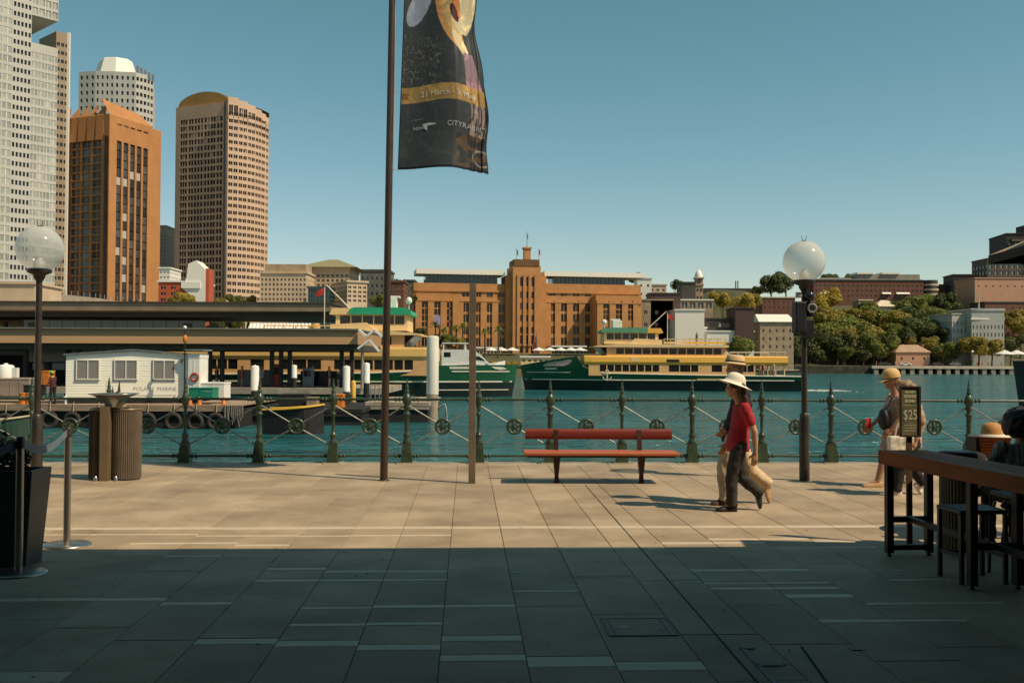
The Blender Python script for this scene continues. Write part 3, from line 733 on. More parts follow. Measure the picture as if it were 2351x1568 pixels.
    if 'hair' in cl:
        hr = MB(); kind = cl.get('hairkind', 'long')
        hr.ell(H + M @ (V((-.08, 0, .13)) * hs), V((.42, .36, .40)) * hs, 16, 12, 0, M); hr.ell(H + M @ (V((-.22, 0, -.02)) * hs), V((.26, .34, .36)) * hs, 14, 10, 0, M)
        if kind == 'long':
            for dy in (-.07, -.03, .0, .035, .07): limb(hr, [H + V((-.07, dy, .02)), H + V((-.105 - .02 * math.cos(dy * 30), dy * 1.2, -.12)), H + V((-.125, dy * 1.3, -.26 - .05 * math.sin(dy * 50)))], [.05, .045, .02])
        if kind == 'tail':
            for dy in (-.03, .0, .03): limb(hr, [H + V((-.07, dy, .02)), H + V((-.14, dy * 1.3, -.04)), H + V((-.19, dy * 2, -.10 + dy)), H + V((-.21, dy * 3, -.20))], [.05, .04, .03, .012])
        if kind == 'bushy':
            rd = random.Random(2)
            hr.ell(H + V((-.035, 0, .03)), (.145, .15, .15), 20, 14)
            for _ in range(90):
                a, b = rd.uniform(0, 6.3), rd.uniform(-.7, 1.5); p = V((math.cos(a) * math.cos(b) * .135 - .035, math.sin(a) * math.cos(b) * .14, math.sin(b) * .14 + .02)); r = rd.uniform(.022, .036)
                if p.x < .06: hr.ell(H + p, (r, r, r), 8, 6)
        remeshed(hr, 'hair', cl['hair'], t, vox, 2, .008, 5)
    if 'hat' in cl:
        hk, hm, tl = cl['hat']; Mh = Matrix.Rotation(tl, 4, 'Y'); hb = MB()
        if hk == 'wide':
            prof = [(.105, .0), (.20, -.012), (.205, -.006), (.11, .012), (.108, .05), (.098, .095), (.075, .125), (.03, .14), (.001, .142)]; sx = 1.12
            hb.lathe([(.10, -.002)] + prof, 32, (0, 0, 0), 0, True, sx, 1.0)
        elif hk == 'fedora':
            hb.lathe([(.09, -.004), (.10, -.004), (.15, -.008), (.165, .002), (.166, .008), (.15, .003), (.108, .008), (.104, .045), (.098, .09), (.080, .118), (.04, .108), (.001, .098)], 32, (0, 0, 0), 0, True, 1.12, .92)
        else:
            hb.lathe([(.115, -.01), (.116, .02), (.108, .07), (.08, .11), (.03, .125), (.001, .127)], 24, (0, 0, 0), 0, True, 1.1, .95)
            hb.loft([[(.09 + .11 * q, w_ * math.cos(k * math.pi / 6) * (1 - .25 * q), -.012 - .03 * q + .004 * math.sin(k * math.pi / 6) - .02 * abs(math.cos(k * math.pi / 6)) ) for k in range(12)] for q, w_ in ((0, .10), (.5, .10), (.85, .08), (1.0, .03))])
        ho = hb.build('hat', hm, t); ho.matrix_local = Matrix.Translation(H + M @ (V((-.03, 0, .27 if hk != 'wide' else .215)) * hs)) @ Mh
        sb = ho.modifiers.new('sub', 'SUBSURF'); sb.levels = sb.render_levels = 1
        if hk == 'fedora':
            MB().lathe([(.1085, .010), (.1065, .042)], 32, (0, 0, 0), 0, True, 1.125, .925).build('hat_band', m_band, ho)
    return t, j

PI = math.pi
def J2(u0, v0, s, d, L):
    """pose from picture measures: name -> (u, v, lateral y); facing left so forward = -u; lateral y>0 is the far... left hand side"""
    return {k: ((u0 - u) / s, y, (v0 - v) / s) for k, (u, v, y) in L.items()}
# woman in red (faces picture left: rotation 180 deg, her left side is towards the camera)
gw = onz(1672, 1172); s = F / gw.y
J = J2(1672, 1172, s, 0, dict(head=(1685, 893, 0), neck=(1697, 921, 0), sh=(1703, 936, 0), hip=(1694, 1020, 0), kneeL=(1677, 1090, .075), ankL=(1677, 1154, .06), toeL=(1641, 1171, .07),
       kneeR=(1709, 1098, -.07), ankR=(1746, 1133, -.06), toeR=(1752, 1168, -.06), elbL=(1722, 990, .22), hanL=(1725, 1036, .20), elbR=(1700, 985, -.20), hanR=(1678, 1024, -.22)))
J['ankL'] = (J['ankL'][0], J['ankL'][1], .085); J['toeL'] = (J['toeL'][0], .07, .0)
person('woman in red T-shirt and white wide-brimmed hat walking beside a man', gw, PI, J,
       dict(shirt=m_redt, sleeve=.6, pants=m_char, loose=1.06, shoe=m_bkshoe, upR=(-.9, 0, .25), hair=m_hair, hat=('wide', m_whitehat, -.32), shw=.165, fat=.9, hdL=(.12, 0, -1), pantlen=.95), hs=.225)
gm = onz(1668, 1157); s = F / gm.y
J = J2(1668, 1157, s, 0, dict(head=(1686, 849, 0), neck=(1694, 884, 0), sh=(1702, 906, 0), hip=(1684, 1000, 0), kneeL=(1659, 1074, .10), ankL=(1663, 1140, .09), toeL=(1628, 1156, .1),
       kneeR=(1728, 1082, -.09), ankR=(1764, 1112, -.08), toeR=(1771, 1155, -.08), elbL=(1686, 962, .22), hanL=(1662, 984, .17), elbR=(1702, 962, -.22), hanR=(1694, 1004, -.22)))
J['ankL'] = (J['ankL'][0], J['ankL'][1], .088); J['toeL'] = (J['toeL'][0], .1, .0)
person('man in straw hat, black top and beige trousers walking beside the woman in red', gm, PI, J,
       dict(shirt=m_blackc, sleeve=1.88, pants=m_chino, loose=1.32, shoeL=m_brshoe, shoeR=m_tanshoe, upR=(-.95, 0, .3), hair=mat('grey_hair', (.18, .15, .12), .6, var=.3, sc=20, obj=True), hairkind='short', skin=m_skin2, hat=('fedora', m_straw, -.10), shw=.20, pantlen=.97))
# woman in floral dress with cap
g3 = onz(2012, 1117); s = F / g3.y
J = J2(2012, 1117, s, 0, dict(head=(2046, 876, 0), neck=(2054, 900, 0), sh=(2057, 916, 0), hip=(2050, 994, 0), kneeL=(2026, 1050, .08), ankL=(2010, 1104, .075), toeL=(1975, 1119, .08),
       kneeR=(2062, 1050, -.08), ankR=(2092, 1092, -.08), toeR=(2080, 1113, -.09), elbL=(2052, 960, .21), hanL=(2034, 985, .2), elbR=(2040, 955, -.2), hanR=(2012, 978, -.16)))
J['ankL'] = (J['ankL'][0], .075, .085); J['toeL'] = (J['toeL'][0], .08, .0)
t3, j3 = person('woman in floral dress and tan cap walking left of the small menu sign', g3, PI, J,
       dict(shirt=m_floral, shirtname='dress', sleeve=.25, hem=.24, hemoff=(.03, 0, 0), shoe=m_tanshoe, hair=m_fair, hairkind='tail', hat=('cap', m_cap, .12), shw=.165, fat=.92, skin=m_skin2), hs=.225)
bg_ = thing('shoulder_bag', 'black shoulder bag hanging at the chest of the woman in floral dress', 'bag', g3 + V((-.02, -.02, 0)), PI)
c = j3['sh'].lerp(j3['hip'], .55) + V((.155, .06, -.02))
remeshed(MB().ell(c, (.07, .12, .155), 14, 10), 'pouch', m_bagb, bg_, .012, 2)
MB().path([c + V((0, .05, .12)), j3['sh'] + V((.06, .10, .03)), j3['sh'] + V((-.06, .11, .02))], .010, 6).build('strap', m_bagb, bg_)
pho = MB().box(-.04, .04, -.006, .006, -.07, .07).build('phone', mat('red_phone_case', (.5, .03, .03), .4), None, g3 + V((-j3['hanR'].x - .07, .10, j3['hanR'].z + .03)), .3, bevel=.006)
tag(pho, 'red phone held in the hand of the woman in floral dress', 'phone')
# companion behind the sign
g4 = onz(2075, 1136); s = F / g4.y
J = J2(2075, 1136, s, 0, dict(head=(2080, 893, 0), neck=(2090, 917, 0), sh=(2094, 934, 0), hip=(2090, 1012, 0), kneeL=(2062, 1070, .08), ankL=(2054, 1122, .07), toeL=(2022, 1138, .08),
       kneeR=(2098, 1072, -.08), ankR=(2122, 1108, -.07), toeR=(2118, 1136, -.07), elbL=(2104, 975, .2), hanL=(2088, 1008, .22), elbR=(2092, 975, -.2), hanR=(2070, 1005, -.2)))
J['ankL'] = (J['ankL'][0], .07, .085); J['toeL'] = (J['toeL'][0], .08, .0)
t4, j4 = person('person with brown hair, black trousers and white shoes, mostly behind the menu sign', g4, PI, J,
       dict(shirt=m_floral, sleeve=.8, pants=m_blackc, loose=1.1, shoe=m_wshoe, upR=(-.7, 0, .5), hair=m_fair, hairkind='long', shw=.165, fat=.95, skin=m_skin), hs=.22)
bg2 = thing('tote_bag', 'cream patterned tote bag carried beside the menu sign', 'bag', onz(2070, 1140), PI)
zc = .72
remeshed(MB().box(-.15, .17, -.06, .06, zc - .17, zc + .06), 'pouch', m_bagw, bg2, .014, 3, .012); MB().path([(-.08, 0, zc + .05), (-.06, 0, zc + .2), (0, 0, zc + .26), (.06, 0, zc + .2), (.08, 0, zc + .05)], .009, 6).build('handle', m_bagw, bg2)
# ================================================================== HARBOUR: pontoon, hut, wharf, ferries, piles
WZ = -1.7
def hz(u, Y): return at(u, 800, Y).x          # world x of image column u at depth Y
def zz(u, v, Y): return at(u, v, Y).z
m_wpaint = mat('white_hut_cladding', (.80, .77, .64), .6, var=.06, sc=2, st=(.2, 1, 9)); m_grey = mat('grey_metal', (.22, .23, .22), .5, .2, var=.2, sc=2)
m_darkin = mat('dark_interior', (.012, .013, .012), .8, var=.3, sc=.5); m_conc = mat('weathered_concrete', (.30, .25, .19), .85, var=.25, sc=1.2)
m_timber = mat('pontoon_timber', (.30, .21, .14), .8, var=.3, sc=2, st=(.3, 2, 2), orand=.15); m_tyre = mat('tyre_rubber', (.030, .024, .020), .8, var=.35, sc=6)
m_louv = mat('window_screen', (.20, .185, .17), .5, var=.15, sc=9, st=(6, 1, .3)); m_wframe = mat('white_frame', (.66, .62, .53), .5, var=.08)
m_orange = mat('orange_paint', (.55, .17, .02), .55, var=.2, sc=3); m_yel = mat('yellow_paint', (.62, .36, .04), .5, var=.12, sc=2); m_whitep = mat('white_paint', (.72, .70, .64), .5, var=.07, sc=2)
m_tgreen = mat('green_bin_paint', (.01, .19, .115), .5, var=.12, sc=2); m_redp = mat('red_paint', (.40, .03, .02), .5, var=.2); m_bluep = mat('blue_paint', (.06, .16, .22), .5, var=.3, sc=2)
m_blackp = mat('black_pile', (.015, .014, .012), .7, var=.3)
m_glass = mat('dark_glass', (.012, .014, .015), .12, var=.4, sc=.6, spec=.6); m_rope = mat('rope_tan', (.45, .36, .22), .85)

Yp = 51.0
x0, x1 = hz(-330, Yp), hz(546, Yp); zd = zz(300, 930, Yp)
pon = thing('work_pontoon', 'timber decked work pontoon with tyre fenders in front of the ferry wharf', 'pontoon', (0, 0, 0))
MB().box(x0, x1, Yp + .1, Yp + 9, WZ - .3, zd - .22).build('hull', m_blackp, pon)
n = 52
for i in range(n):
    a = x0 + (x1 - x0) * i / n; b = x0 + (x1 - x0) * (i + 1) / n
    MB().box(a + .01, b - .01, Yp, Yp + 9, zd - .06, zd).build('deck_plank', m_timber, pon)
MB().box(x0, x1, Yp - .12, Yp - .004, zd - .30, zd + .02).build('edge_beam', m_timber, pon)
ty = MB().torus((0, 0, 0), .36, .115, 24, 10).mesh('tyre_fender', m_tyre)
for u in (-60, 14, 115, 168, 226, 280, 340, 400, 450, 497):
    o = put('tyre_fender', ty, pon, (hz(u, Yp - .25), Yp - .26, zz(u, 966, Yp) + random.Random(u).uniform(-.06, .06)), random.Random(u + 1).uniform(-.15, .15))
    MB().tube((0, .06, .3), (.02, .12, .95), .02, n=6).build('hanging_chain', m_rope, o)
rp = MB(); rd = random.Random(5)
for k in range(9): 
    xx = hz(520, Yp) + k * .11; rp.path([(xx, Yp - .16, zd + .02), (xx + rd.uniform(-.05, .05), Yp - .2, zd - .5), (xx + rd.uniform(-.1, .1), Yp - .2, zd - rd.uniform(.7, 1.2))], [.05, .06, .03], 6)
rp.build('rope_fender', mat('old_rope', (.16, .13, .10), .9, var=.4, sc=9), pon)
# site hut
Yh = Yp + 1.6
hx0, hx1 = hz(152, Yh), hz(430, Yh); hb, ht = zz(290, 916, Yh), zz(290, 806, Yh); he = zz(150, 816, Yh); hw = (hx1 - hx0) * 1.06
hut = thing('site_hut', 'white clad site hut with three screened windows on the pontoon', 'hut', (hx0, Yh, 0), .2)
nb = 17; cl = MB()
for i in range(nb):
    za, zb_ = hb + (he - hb) * i / nb, hb + (he - hb) * (i + 1) / nb
    MB().loft([[(x, 0, za), (x, -.012, za + .004), (x, 0.0, zb_), (x, .05, zb_), (x, .05, za)] for x in (0, hw)], sm=False).build('cladding_board', m_wpaint, hut)
MB().prism([(0, he), (hw * .5, ht), (hw, he)], 0, .05, 'y').build('gable', m_wpaint, hut)
MB().box(0, hw, .06, 3.0, hb, he - .01).build('shell', m_wpaint, hut)
MB().prism([(-.1, he), (hw * .5, ht + .02), (hw + .1, he), (hw + .1, he + .09), (hw * .5, ht + .12), (-.1, he + .09)], -.15, 3.1, 'y').build('roof', mat('hut_roof', (.14, .15, .15), .5, .3, var=.2), hut)
MB().box(-.02, hw + .02, -.02, .04, zd + .05, hb - .003).build('skirting', m_blackp, hut)
for u0, u1 in ((174, 225), (257, 308), (342, 392)):
    a, b = hz(u0, Yh) - hx0, hz(u1, Yh) - hx0; z0, z1 = zz(290, 872, Yh), zz(290, 826, Yh)
    wn = MB()
    for r in ((a, b, z0, z0 + .05), (a, b, z1 - .05, z1), (a, a + .05, z0 + .05, z1 - .05), (b - .05, b, z0 + .05, z1 - .05), ((a + b) / 2 - .025, (a + b) / 2 + .025, z0 + .05, z1 - .05)): wn.box(r[0], r[1], -.07, -.013, r[2], r[3])
    wo_ = wn.build('window', m_wframe, hut); MB().box(a + .05, b - .05, -.035, -.014, z0 + .05, z1 - .05).build('screen', m_louv, wo_)
    MB().box(a - .06, a - .005, -.05, -.013, z0 - .03, z1).box(a - .06, b, -.09, -.013, z0 - .06, z0 - .004).build('sill', m_grey, wo_)
MB().box(hz(240, Yh) - hx0, hz(395, Yh) - hx0, -.03, -.013, zz(290, 908, Yh), zz(290, 876, Yh)).build('sign_panel', m_wpaint, hut)
text_obj('POLARIS  MARINE', .28, mat('faded_letter', (.24, .21, .19), .7), hut, (hz(347, Yh) - hx0, -.034, zz(290, 894, Yh)))
em = MB()
for u, v, w_, h_ in ((268, 893, .16, .75), (254, 897, .13, .45), (247, 899, .3, .2), (262, 900, .55, .22)):
    x = hz(u, Yh) - hx0; z = zz(290, v + 8, Yh); em.prism([(x - w_ / 2, z), (x + w_ / 2, z), (x + w_ * .1, z + h_)], -.036, -.031, 'y')
em.build('ship_emblem', mat('emblem_green', (.035, .045, .025), .7), hut)
MB().beam((hz(405, Yh) - hx0, -.03, zz(290, 832, Yh)), (hz(409, Yh) - hx0, -.2, zz(290, 824, Yh)), .05, .05).build('wall_lamp', m_iron, hut)

def bx(name, label, cat, u0, u1, v0, v1, Y, dep, m, group=None, bevel=.02, parts=None):
    """box-bodied thing standing at image columns u0..u1, rows v0 (top)..v1 (bottom), depth Y, dep metres deep, with a lid lip, ribs and feet so it is not a bare box"""
    xa, xb = hz(u0, Y), hz(u1, Y); zb, zt = zz((u0 + u1) / 2, v1, Y), zz((u0 + u1) / 2, v0, Y)
    t = thing(name, label, cat, ((xa + xb) / 2, Y, zb), 0, group); w_ = (xb - xa) / 2; h_ = zt - zb
    MB().box(-w_, w_, 0, dep, .06 * h_, h_ * .9).build('body', m, t, bevel=bevel)
    MB().box(-w_ - .02, w_ + .02, -.02, dep + .02, h_ * .9, h_).build('lid', m, t, bevel=bevel)
    for sx in (-1, 1): MB().box(sx * w_ * .8 - .06, sx * w_ * .8 + .06, .05, dep - .05, 0, h_ * .06).build('foot', m_blackp, t)
    k = max(2, int(w_ * 2 / .45))
    for i in range(1, k):
        x = -w_ + 2 * w_ * i / k; MB().box(x - .025, x + .025, -.018, 0.004, .1 * h_, h_ * .86).build('rib', m, t)
    return t
Y2 = Yp + 2.2
cab = bx('white_cabin', 'narrow white cabin with red life ring beside the site hut', 'cabin', 432, 459, 812, 915, Yp + 2.4, 1.5, m_whitep)
MB().box(-.5, .5, -.15, 1.6, (zz(445, 802, Yp + 2.4) - zz(445, 915, Yp + 2.4)) - .08, zz(445, 802, Yp + 2.4) - zz(445, 915, Yp + 2.4)).build('roof', m_grey, cab)
MB().torus((.06, -.05, 1.15), .2, .05, 18, 8).build('life_ring', m_redp, cab)
g = bx('green_bin', 'green lidded skip bin on the pontoon right of the site hut', 'bin', 434, 489, 890, 917, Yp + .9, 1.1, m_tgreen)
text_obj('___', .25, m_whitep, g, (.35, -.022, .52)); 
bx('white_tank', 'square off-white tank behind the green skip bin', 'tank', 462, 516, 878, 921, Yp + 2.6, 1.2, m_whitep)
bx('grey_container', 'long weathered grey container at the far left of the pontoon', 'container', -40, 68, 868, 912, Yp + 2.2, 2.0, mat('faded_container', (.26, .20, .155), .8, var=.3, sc=1.2, st=(.3, 1, 3)))
bx('orange_crate', 'orange crate behind the left lamp post on the pontoon', 'crate', 90, 112, 851, 886, Yp + 3.2, .8, m_orange)
bx('rust_crate', 'small rust coloured crate right of the grey container', 'crate', 78, 89, 868, 884, Yp + 3.0, .6, mat('rust', (.22, .075, .02), .8, var=.3, sc=3))
bl = bx('blue_machine', 'blue covered winch on the pontoon beside the left lamp post', 'winch', 55, 78, 884, 908, Yp + 1.2, .8, m_blackp)
MB().ell((0, .4, .44), (.26, .3, .17), 12, 8).build('cover', m_bluep, bl)
t = thing('water_tank', 'white cylindrical tank standing on the grey container', 'tank', (hz(10, Yp + 2.8), Yp + 3.0, zz(10, 868, Yp + 2.8)))
MB().lathe([(.42, 0), (.42, .62), (.36, .70), (.1, .74), (.1, .80), (.001, .81)], 22).build('vessel', m_whitep, t); MB().box(.40, .66, -.15, .15, .04, .56).build('side_box', m_whitep, t)
def cone(u, Y, lab, h=.42):
    t = thing('traffic_cone', lab, 'cone', (hz(u, Y), Y, zd), 0, 'orange cones on the pontoon')
    MB().lathe([(.13, .02), (.05, h * .8), (.035, h), (.001, h)], 14).build('body', m_orange, t); MB().box(-.17, .17, -.17, .17, 0, .025).build('base', m_orange, t)
cone(438, Yp + .4, 'orange cone below the green skip bin, left one of the pair'); cone(459, Yp + .4, 'orange cone below the green skip bin, right one of the pair'); cone(515, Yp + .5, 'orange cone at the right end of the pontoon')
def barrel(u, lab):
    t = thing('barrel', lab, 'barrel', (hz(u, Yp + .5), Yp + .5, zd), 0, 'orange barrels on the pontoon')
    MB().lathe([(.26, 0), (.27, .03), (.26, .06), (.26, .27), (.275, .29), (.26, .31), (.26, .55), (.27, .58), (.25, .59)], 18).build('drum', m_orange, t); MB().lathe([(.24, .575), (.24, .585)], 16).build('lid', m_grey, t)
barrel(57, 'orange barrel left of its twin at the pontoon edge by the lamp post'); barrel(72, 'orange barrel right of its twin at the pontoon edge by the lamp post')
t = thing('bollard', 'white mooring post at the pontoon edge below the hut corner', 'bollard', (hz(152, Yp + .2), Yp + .2, zd)); MB().lathe([(.07, 0), (.07, .3), (.1, .32), (.1, .42), (.02, .44)], 12).build('post', m_whitep, t); MB().box(-.12, .12, -.12, .12, 0, .02).build('base', m_grey, t)
t = thing('signal_mast', 'thin mast with orange marker and white light by the hut corner', 'mast', (hz(425, Yp + 1.3), Yp + 1.3, zd))
hm = zz(425, 752, Yp + 1.3) - zd
MB().tube((0, 0, 0), (-.02, 0, hm), .05, .03).build('pole', m_iron, t); MB().lathe([(.05, 0), (.11, .05), (.11, .3), (.05, .42)], 12, (-.01, 0, hm * .80)).build('marker', m_orange, t); MB().ell((-.02, 0, hm), (.1, .1, .1), 10, 8).build('light', m_whitep, t)
# worker
wl = V((hz(123, Yp + 1.0), Yp + 1.0, zd))
Jw = dict(head=(.10, 0, 1.56), neck=(.05, 0, 1.44), sh=(.02, 0, 1.36), hip=(0, 0, .92), kneeL=(.05, .11, .5), ankL=(.0, .11, .085), toeL=(.2, .12, 0), kneeR=(.0, -.11, .5), ankR=(-.06, -.11, .085), toeR=(.14, -.13, 0), elbL=(.02, .25, 1.1), hanL=(.24, .22, 1.0), elbR=(.1, -.25, 1.1), hanR=(.32, -.15, 1.05))
person('worker in dark overalls and green hard hat standing left of the site hut', wl, PI * .9, Jw, dict(shirt=mat('maroon_work_shirt', (.055, .012, .016), .8, obj=True), sleeve=1.2, pants=m_blackc, shoe=m_bkshoe, hair=m_hair, hairkind='short', hat=('cap', mat('green_helmet', (.20, .42, .06), .4, obj=True), 0)), group=None, vox=.022)
# small boats by the pontoon
def smallboat(u0, u1, v, Y, label, m, inner, hgt=.75):
    xa, xb = hz(u0, Y), hz(u1, Y); L = xb - xa
    t = thing('work_boat', label, 'boat', (xa, Y, WZ)); z1 = zz((u0 + u1) / 2, v, Y) - WZ
    rings = []; gun = []
    for q in [i / 14 for i in range(15)]:
        w_ = .85 * min(1, (1 - q) * 3.2) ** .7 if q < .999 else .03; sh_ = z1 + .22 * q * q
        rings.append([(q * L, 0, -.25), (q * L, -w_ * .7, -.1), (q * L, -w_, sh_), (q * L, -w_ + .05 * min(1, w_), sh_), (q * L, -w_ * .6, .12), (q * L, w_ * .6, .12), (q * L, w_ - .05 * min(1, w_), sh_), (q * L, w_, sh_), (q * L, w_ * .7, -.1)])
        gun.append((q * L, w_, sh_))
    MB().loft(rings, sm=False).build('hull', m, t)
    MB().path([(x, -w_ - .02, z) for x, w_, z in gun], .05, 6).path([(x, w_ + .02, z) for x, w_, z in gun], .05, 6).build('gunwale', inner, t)
    for q in (.3, .6): MB().box(q * L - .12, q * L + .12, -.6, .6, z1 - .2, z1 - .16).build('thwart', m_timber, t)
    return t
t = smallboat(612, 745, 939, 47.5, 'low work boat with yellow gunwale moored between two piles', m_blackp, m_yel)
smallboat(-60, 75, 966, 42, 'small open boat with tan gunwale floating at far left by the pontoon', mat('boat_green', (.03, .06, .04), .5), m_rope)
bx('deck_engine', 'dark engine box on the far pontoon behind the yellow edged boat', 'engine', 640, 700, 905, 935, 56, 1.6, m_blackp)
bx('orange_locker', 'orange locker on the steel pontoon left of the white capped pile', 'locker', 765, 788, 905, 940, 55.5, .8, m_orange)
bx('timber_crate', 'brown timber crate beside the dark engine box', 'crate', 705, 728, 912, 936, 55.6, .8, m_timber)
# further pontoons
def raft(u0, u1, v, Y, dep, label, m=m_conc, group=None):
    xa, xb = hz(u0, Y), hz(u1, Y); z1 = zz((u0 + u1) / 2, v, Y)
    t = thing('pontoon', label, 'pontoon', (xa, Y, 0), 0, group)
    MB().box(0, xb - xa, .05, dep, WZ - .3, z1 - .25).build('float', m_blackp, t); MB().box(-.1, xb - xa + .1, 0, dep, z1 - .25, z1).build('deck', m, t, bevel=.03)
    MB().box(-.12, xb - xa + .12, -.06, -.002, z1 - .42, z1 - .27).build('rubbing_strip', m, t)
    return t, z1
t, z1 = raft(842, 983, 923, 57, 9, 'grey concrete pontoon with handrail right of the flagpole')
for k in range(3): MB().tube((.2 + k * .25, .3, z1), (.2 + k * .25, .3, z1 + .95), .03, n=6).build('handrail_post', m_grey, t)
MB().path([(.2, .3, z1 + .95), (.7, .3, z1 + .95)], .03, 6).build('handrail', m_grey, t)
raft(560, 830, 938, 54, 9, 'low dark steel pontoon behind the small yellow edged boat', m_blackp)

# ---- piles
def pile(u, vt, Y, r, label, cap=True, vs=None, tall=False):
    z1 = zz(u, vt, Y); t = thing('mooring_pile', label, 'pile', (hz(u, Y), Y, 0), 0, 'mooring piles in the harbour')
    if tall:
        MB().lathe([(r, WZ - 1.5), (r, z1 - 1.0)], 24).build('shaft', m_conc, t); zs = zz(u, 905, Y)
        MB().lathe([(r + .012, zs), (r + .012, z1 - .12), (r * .9, z1 - .03), (r * .5, z1), (.001, z1)], 24).build('sleeve', mat('grey_white_sleeve', (.60, .58, .50), .6, var=.1, sc=1.5, st=(1, 1, .3)), t)
        MB().path([(r + .05, -.1, -.9), (r + .4, -.1, -.7), (r + .5, -.1, -1.2), (r + .5, -.1, -2.2)], .06, 8).build('pipe', m_grey, t)
    else:
        zs = zz(u, vs, Y); MB().lathe([(r * .9, WZ - 1.5), (r * .9, zs + .2)], 18).build('shaft', m_blackp, t)
        MB().lathe([(r, zs), (r + .02, zs + .05), (r, zs + .1), (r, z1 - .1), (r * .85, z1 - .02), (r * .2, z1), (.001, z1 + .05)], 18).build('sleeve', m_whitep, t)
pile(586, 839, 58, .235, 'white sleeved pile nearest the pontoon end, left of the others', vs=897)
pile(796, 840, 60, .22, 'white sleeved pile just left of the flagpole', vs=900)
pile(842, 833, 72, .235, 'white sleeved pile close to the left side of the flagpole', vs=880)
pile(993.5, 771, 58.5, .345, 'tall thick grey and white pile between flagpole and square post', tall=True)
pile(676, 838, 80, .22, 'shaded white sleeved pile under the wharf roof', vs=868)

# ---- ferry wharf with long low roof
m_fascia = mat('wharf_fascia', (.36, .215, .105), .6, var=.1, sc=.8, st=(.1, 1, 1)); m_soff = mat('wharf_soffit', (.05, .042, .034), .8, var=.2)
m_roofg = mat('roof_grey', (.16, .15, .125), .6, var=.15, sc=.5)
Yw = 80.0
wx0, wx1 = hz(-260, Yw), hz(822, Yw); z0, z1 = zz(400, 789, Yw), zz(400, 759, Yw); zdk = -.35
wh = thing('ferry_wharf', 'long ferry wharf with low brown fascia roof on thin dark columns', 'wharf', (0, 0, 0))
MB().prism([(Yw - .55, z0), (Yw - .3, z1), (Yw - .3, z1 + .08), (Yw + 14.5, z1 + .08), (Yw + 14.5, z1), (Yw + 14, z0)], wx0, wx1, 'x').build('roof', m_fascia, wh)
MB().box(wx0, wx1 + .1, Yw - .62, Yw + 14.6, z1 + .082, z1 + .2).build('gutter', m_roofg, wh)
MB().box(wx0, wx1, Yw + .3, Yw + 13.8, z0 - .5, z0 - .005).build('soffit', m_soff, wh)
MB().box(wx0, wx1 + 2, Yw - .3, Yw + 14, zdk - .5, zdk).build('deck', m_conc, wh)
for i in range(14): MB().tube((wx0 + 2 + i * 3.1, Yw + .4, WZ - 1), (wx0 + 2 + i * 3.1, Yw + .4, zdk - .51), .22, n=10).build('support_pile', m_blackp, wh)
for u in (-40, 60, 180, 240, 300, 483, 511, 625, 646, 666, 785, 808):
    x = hz(u, Yw + 1.0); MB().box(x - .16, x + .16, Yw + .8, Yw + 1.1, zdk, z0 - .505).build('column', m_blackp, wh)
# folded gable end
zg = MB(); zx = wx1 + .12
for k in range(3): zg.beam((zx + .05 + k * .62, Yw - .7, z1 + (.1 if k % 2 == 0 else -.45)), (zx + .05 + (k + 1) * .62, Yw - .7, z1 + (-.45 if k % 2 == 0 else .1)), .5, .16)
zg.beam((zx, Yw - .7, z0 - .35), (zx + .9, Yw - .7, z0 + .35), .5, .14); zg.beam((zx + .9, Yw - .7, z0 + .35), (zx + 1.7, Yw - .7, z0 - .6), .5, .14)
zg.build('folded_gable', m_whitep, wh)
MB().tube((zx + .3, Yw - .5, zdk), (zx + .3, Yw - .5, z0), .12, n=8).build('end_post', m_conc, wh)
# glazed lobby, kiosks under the roof
for k, (u0, u1, v0, v1, m) in enumerate(((66, 150, 800, 832, m_louv), (165, 230, 800, 818, m_louv), (240, 300, 797, 806, m_louv), (75, 100, 834, 850, mat('kiosk_pale', (.25, .27, .26), .6)), (120, 148, 834, 850, m_grey), (545, 620, 848, 884, m_louv), (690, 775, 850, 884, m_glass))):
    MB().box(hz(u0, Yw + 4), hz(u1, Yw + 4), Yw + 4, Yw + 6, zz(300, v1, Yw + 4), zz(300, v0, Yw + 4)).build('kiosk_panel', m, wh, bevel=.05)
MB().box(wx0, hz(455, Yw + 9), Yw + 9, Yw + 9.4, zdk, z0 - .91).build('back_wall', m_darkin, wh)

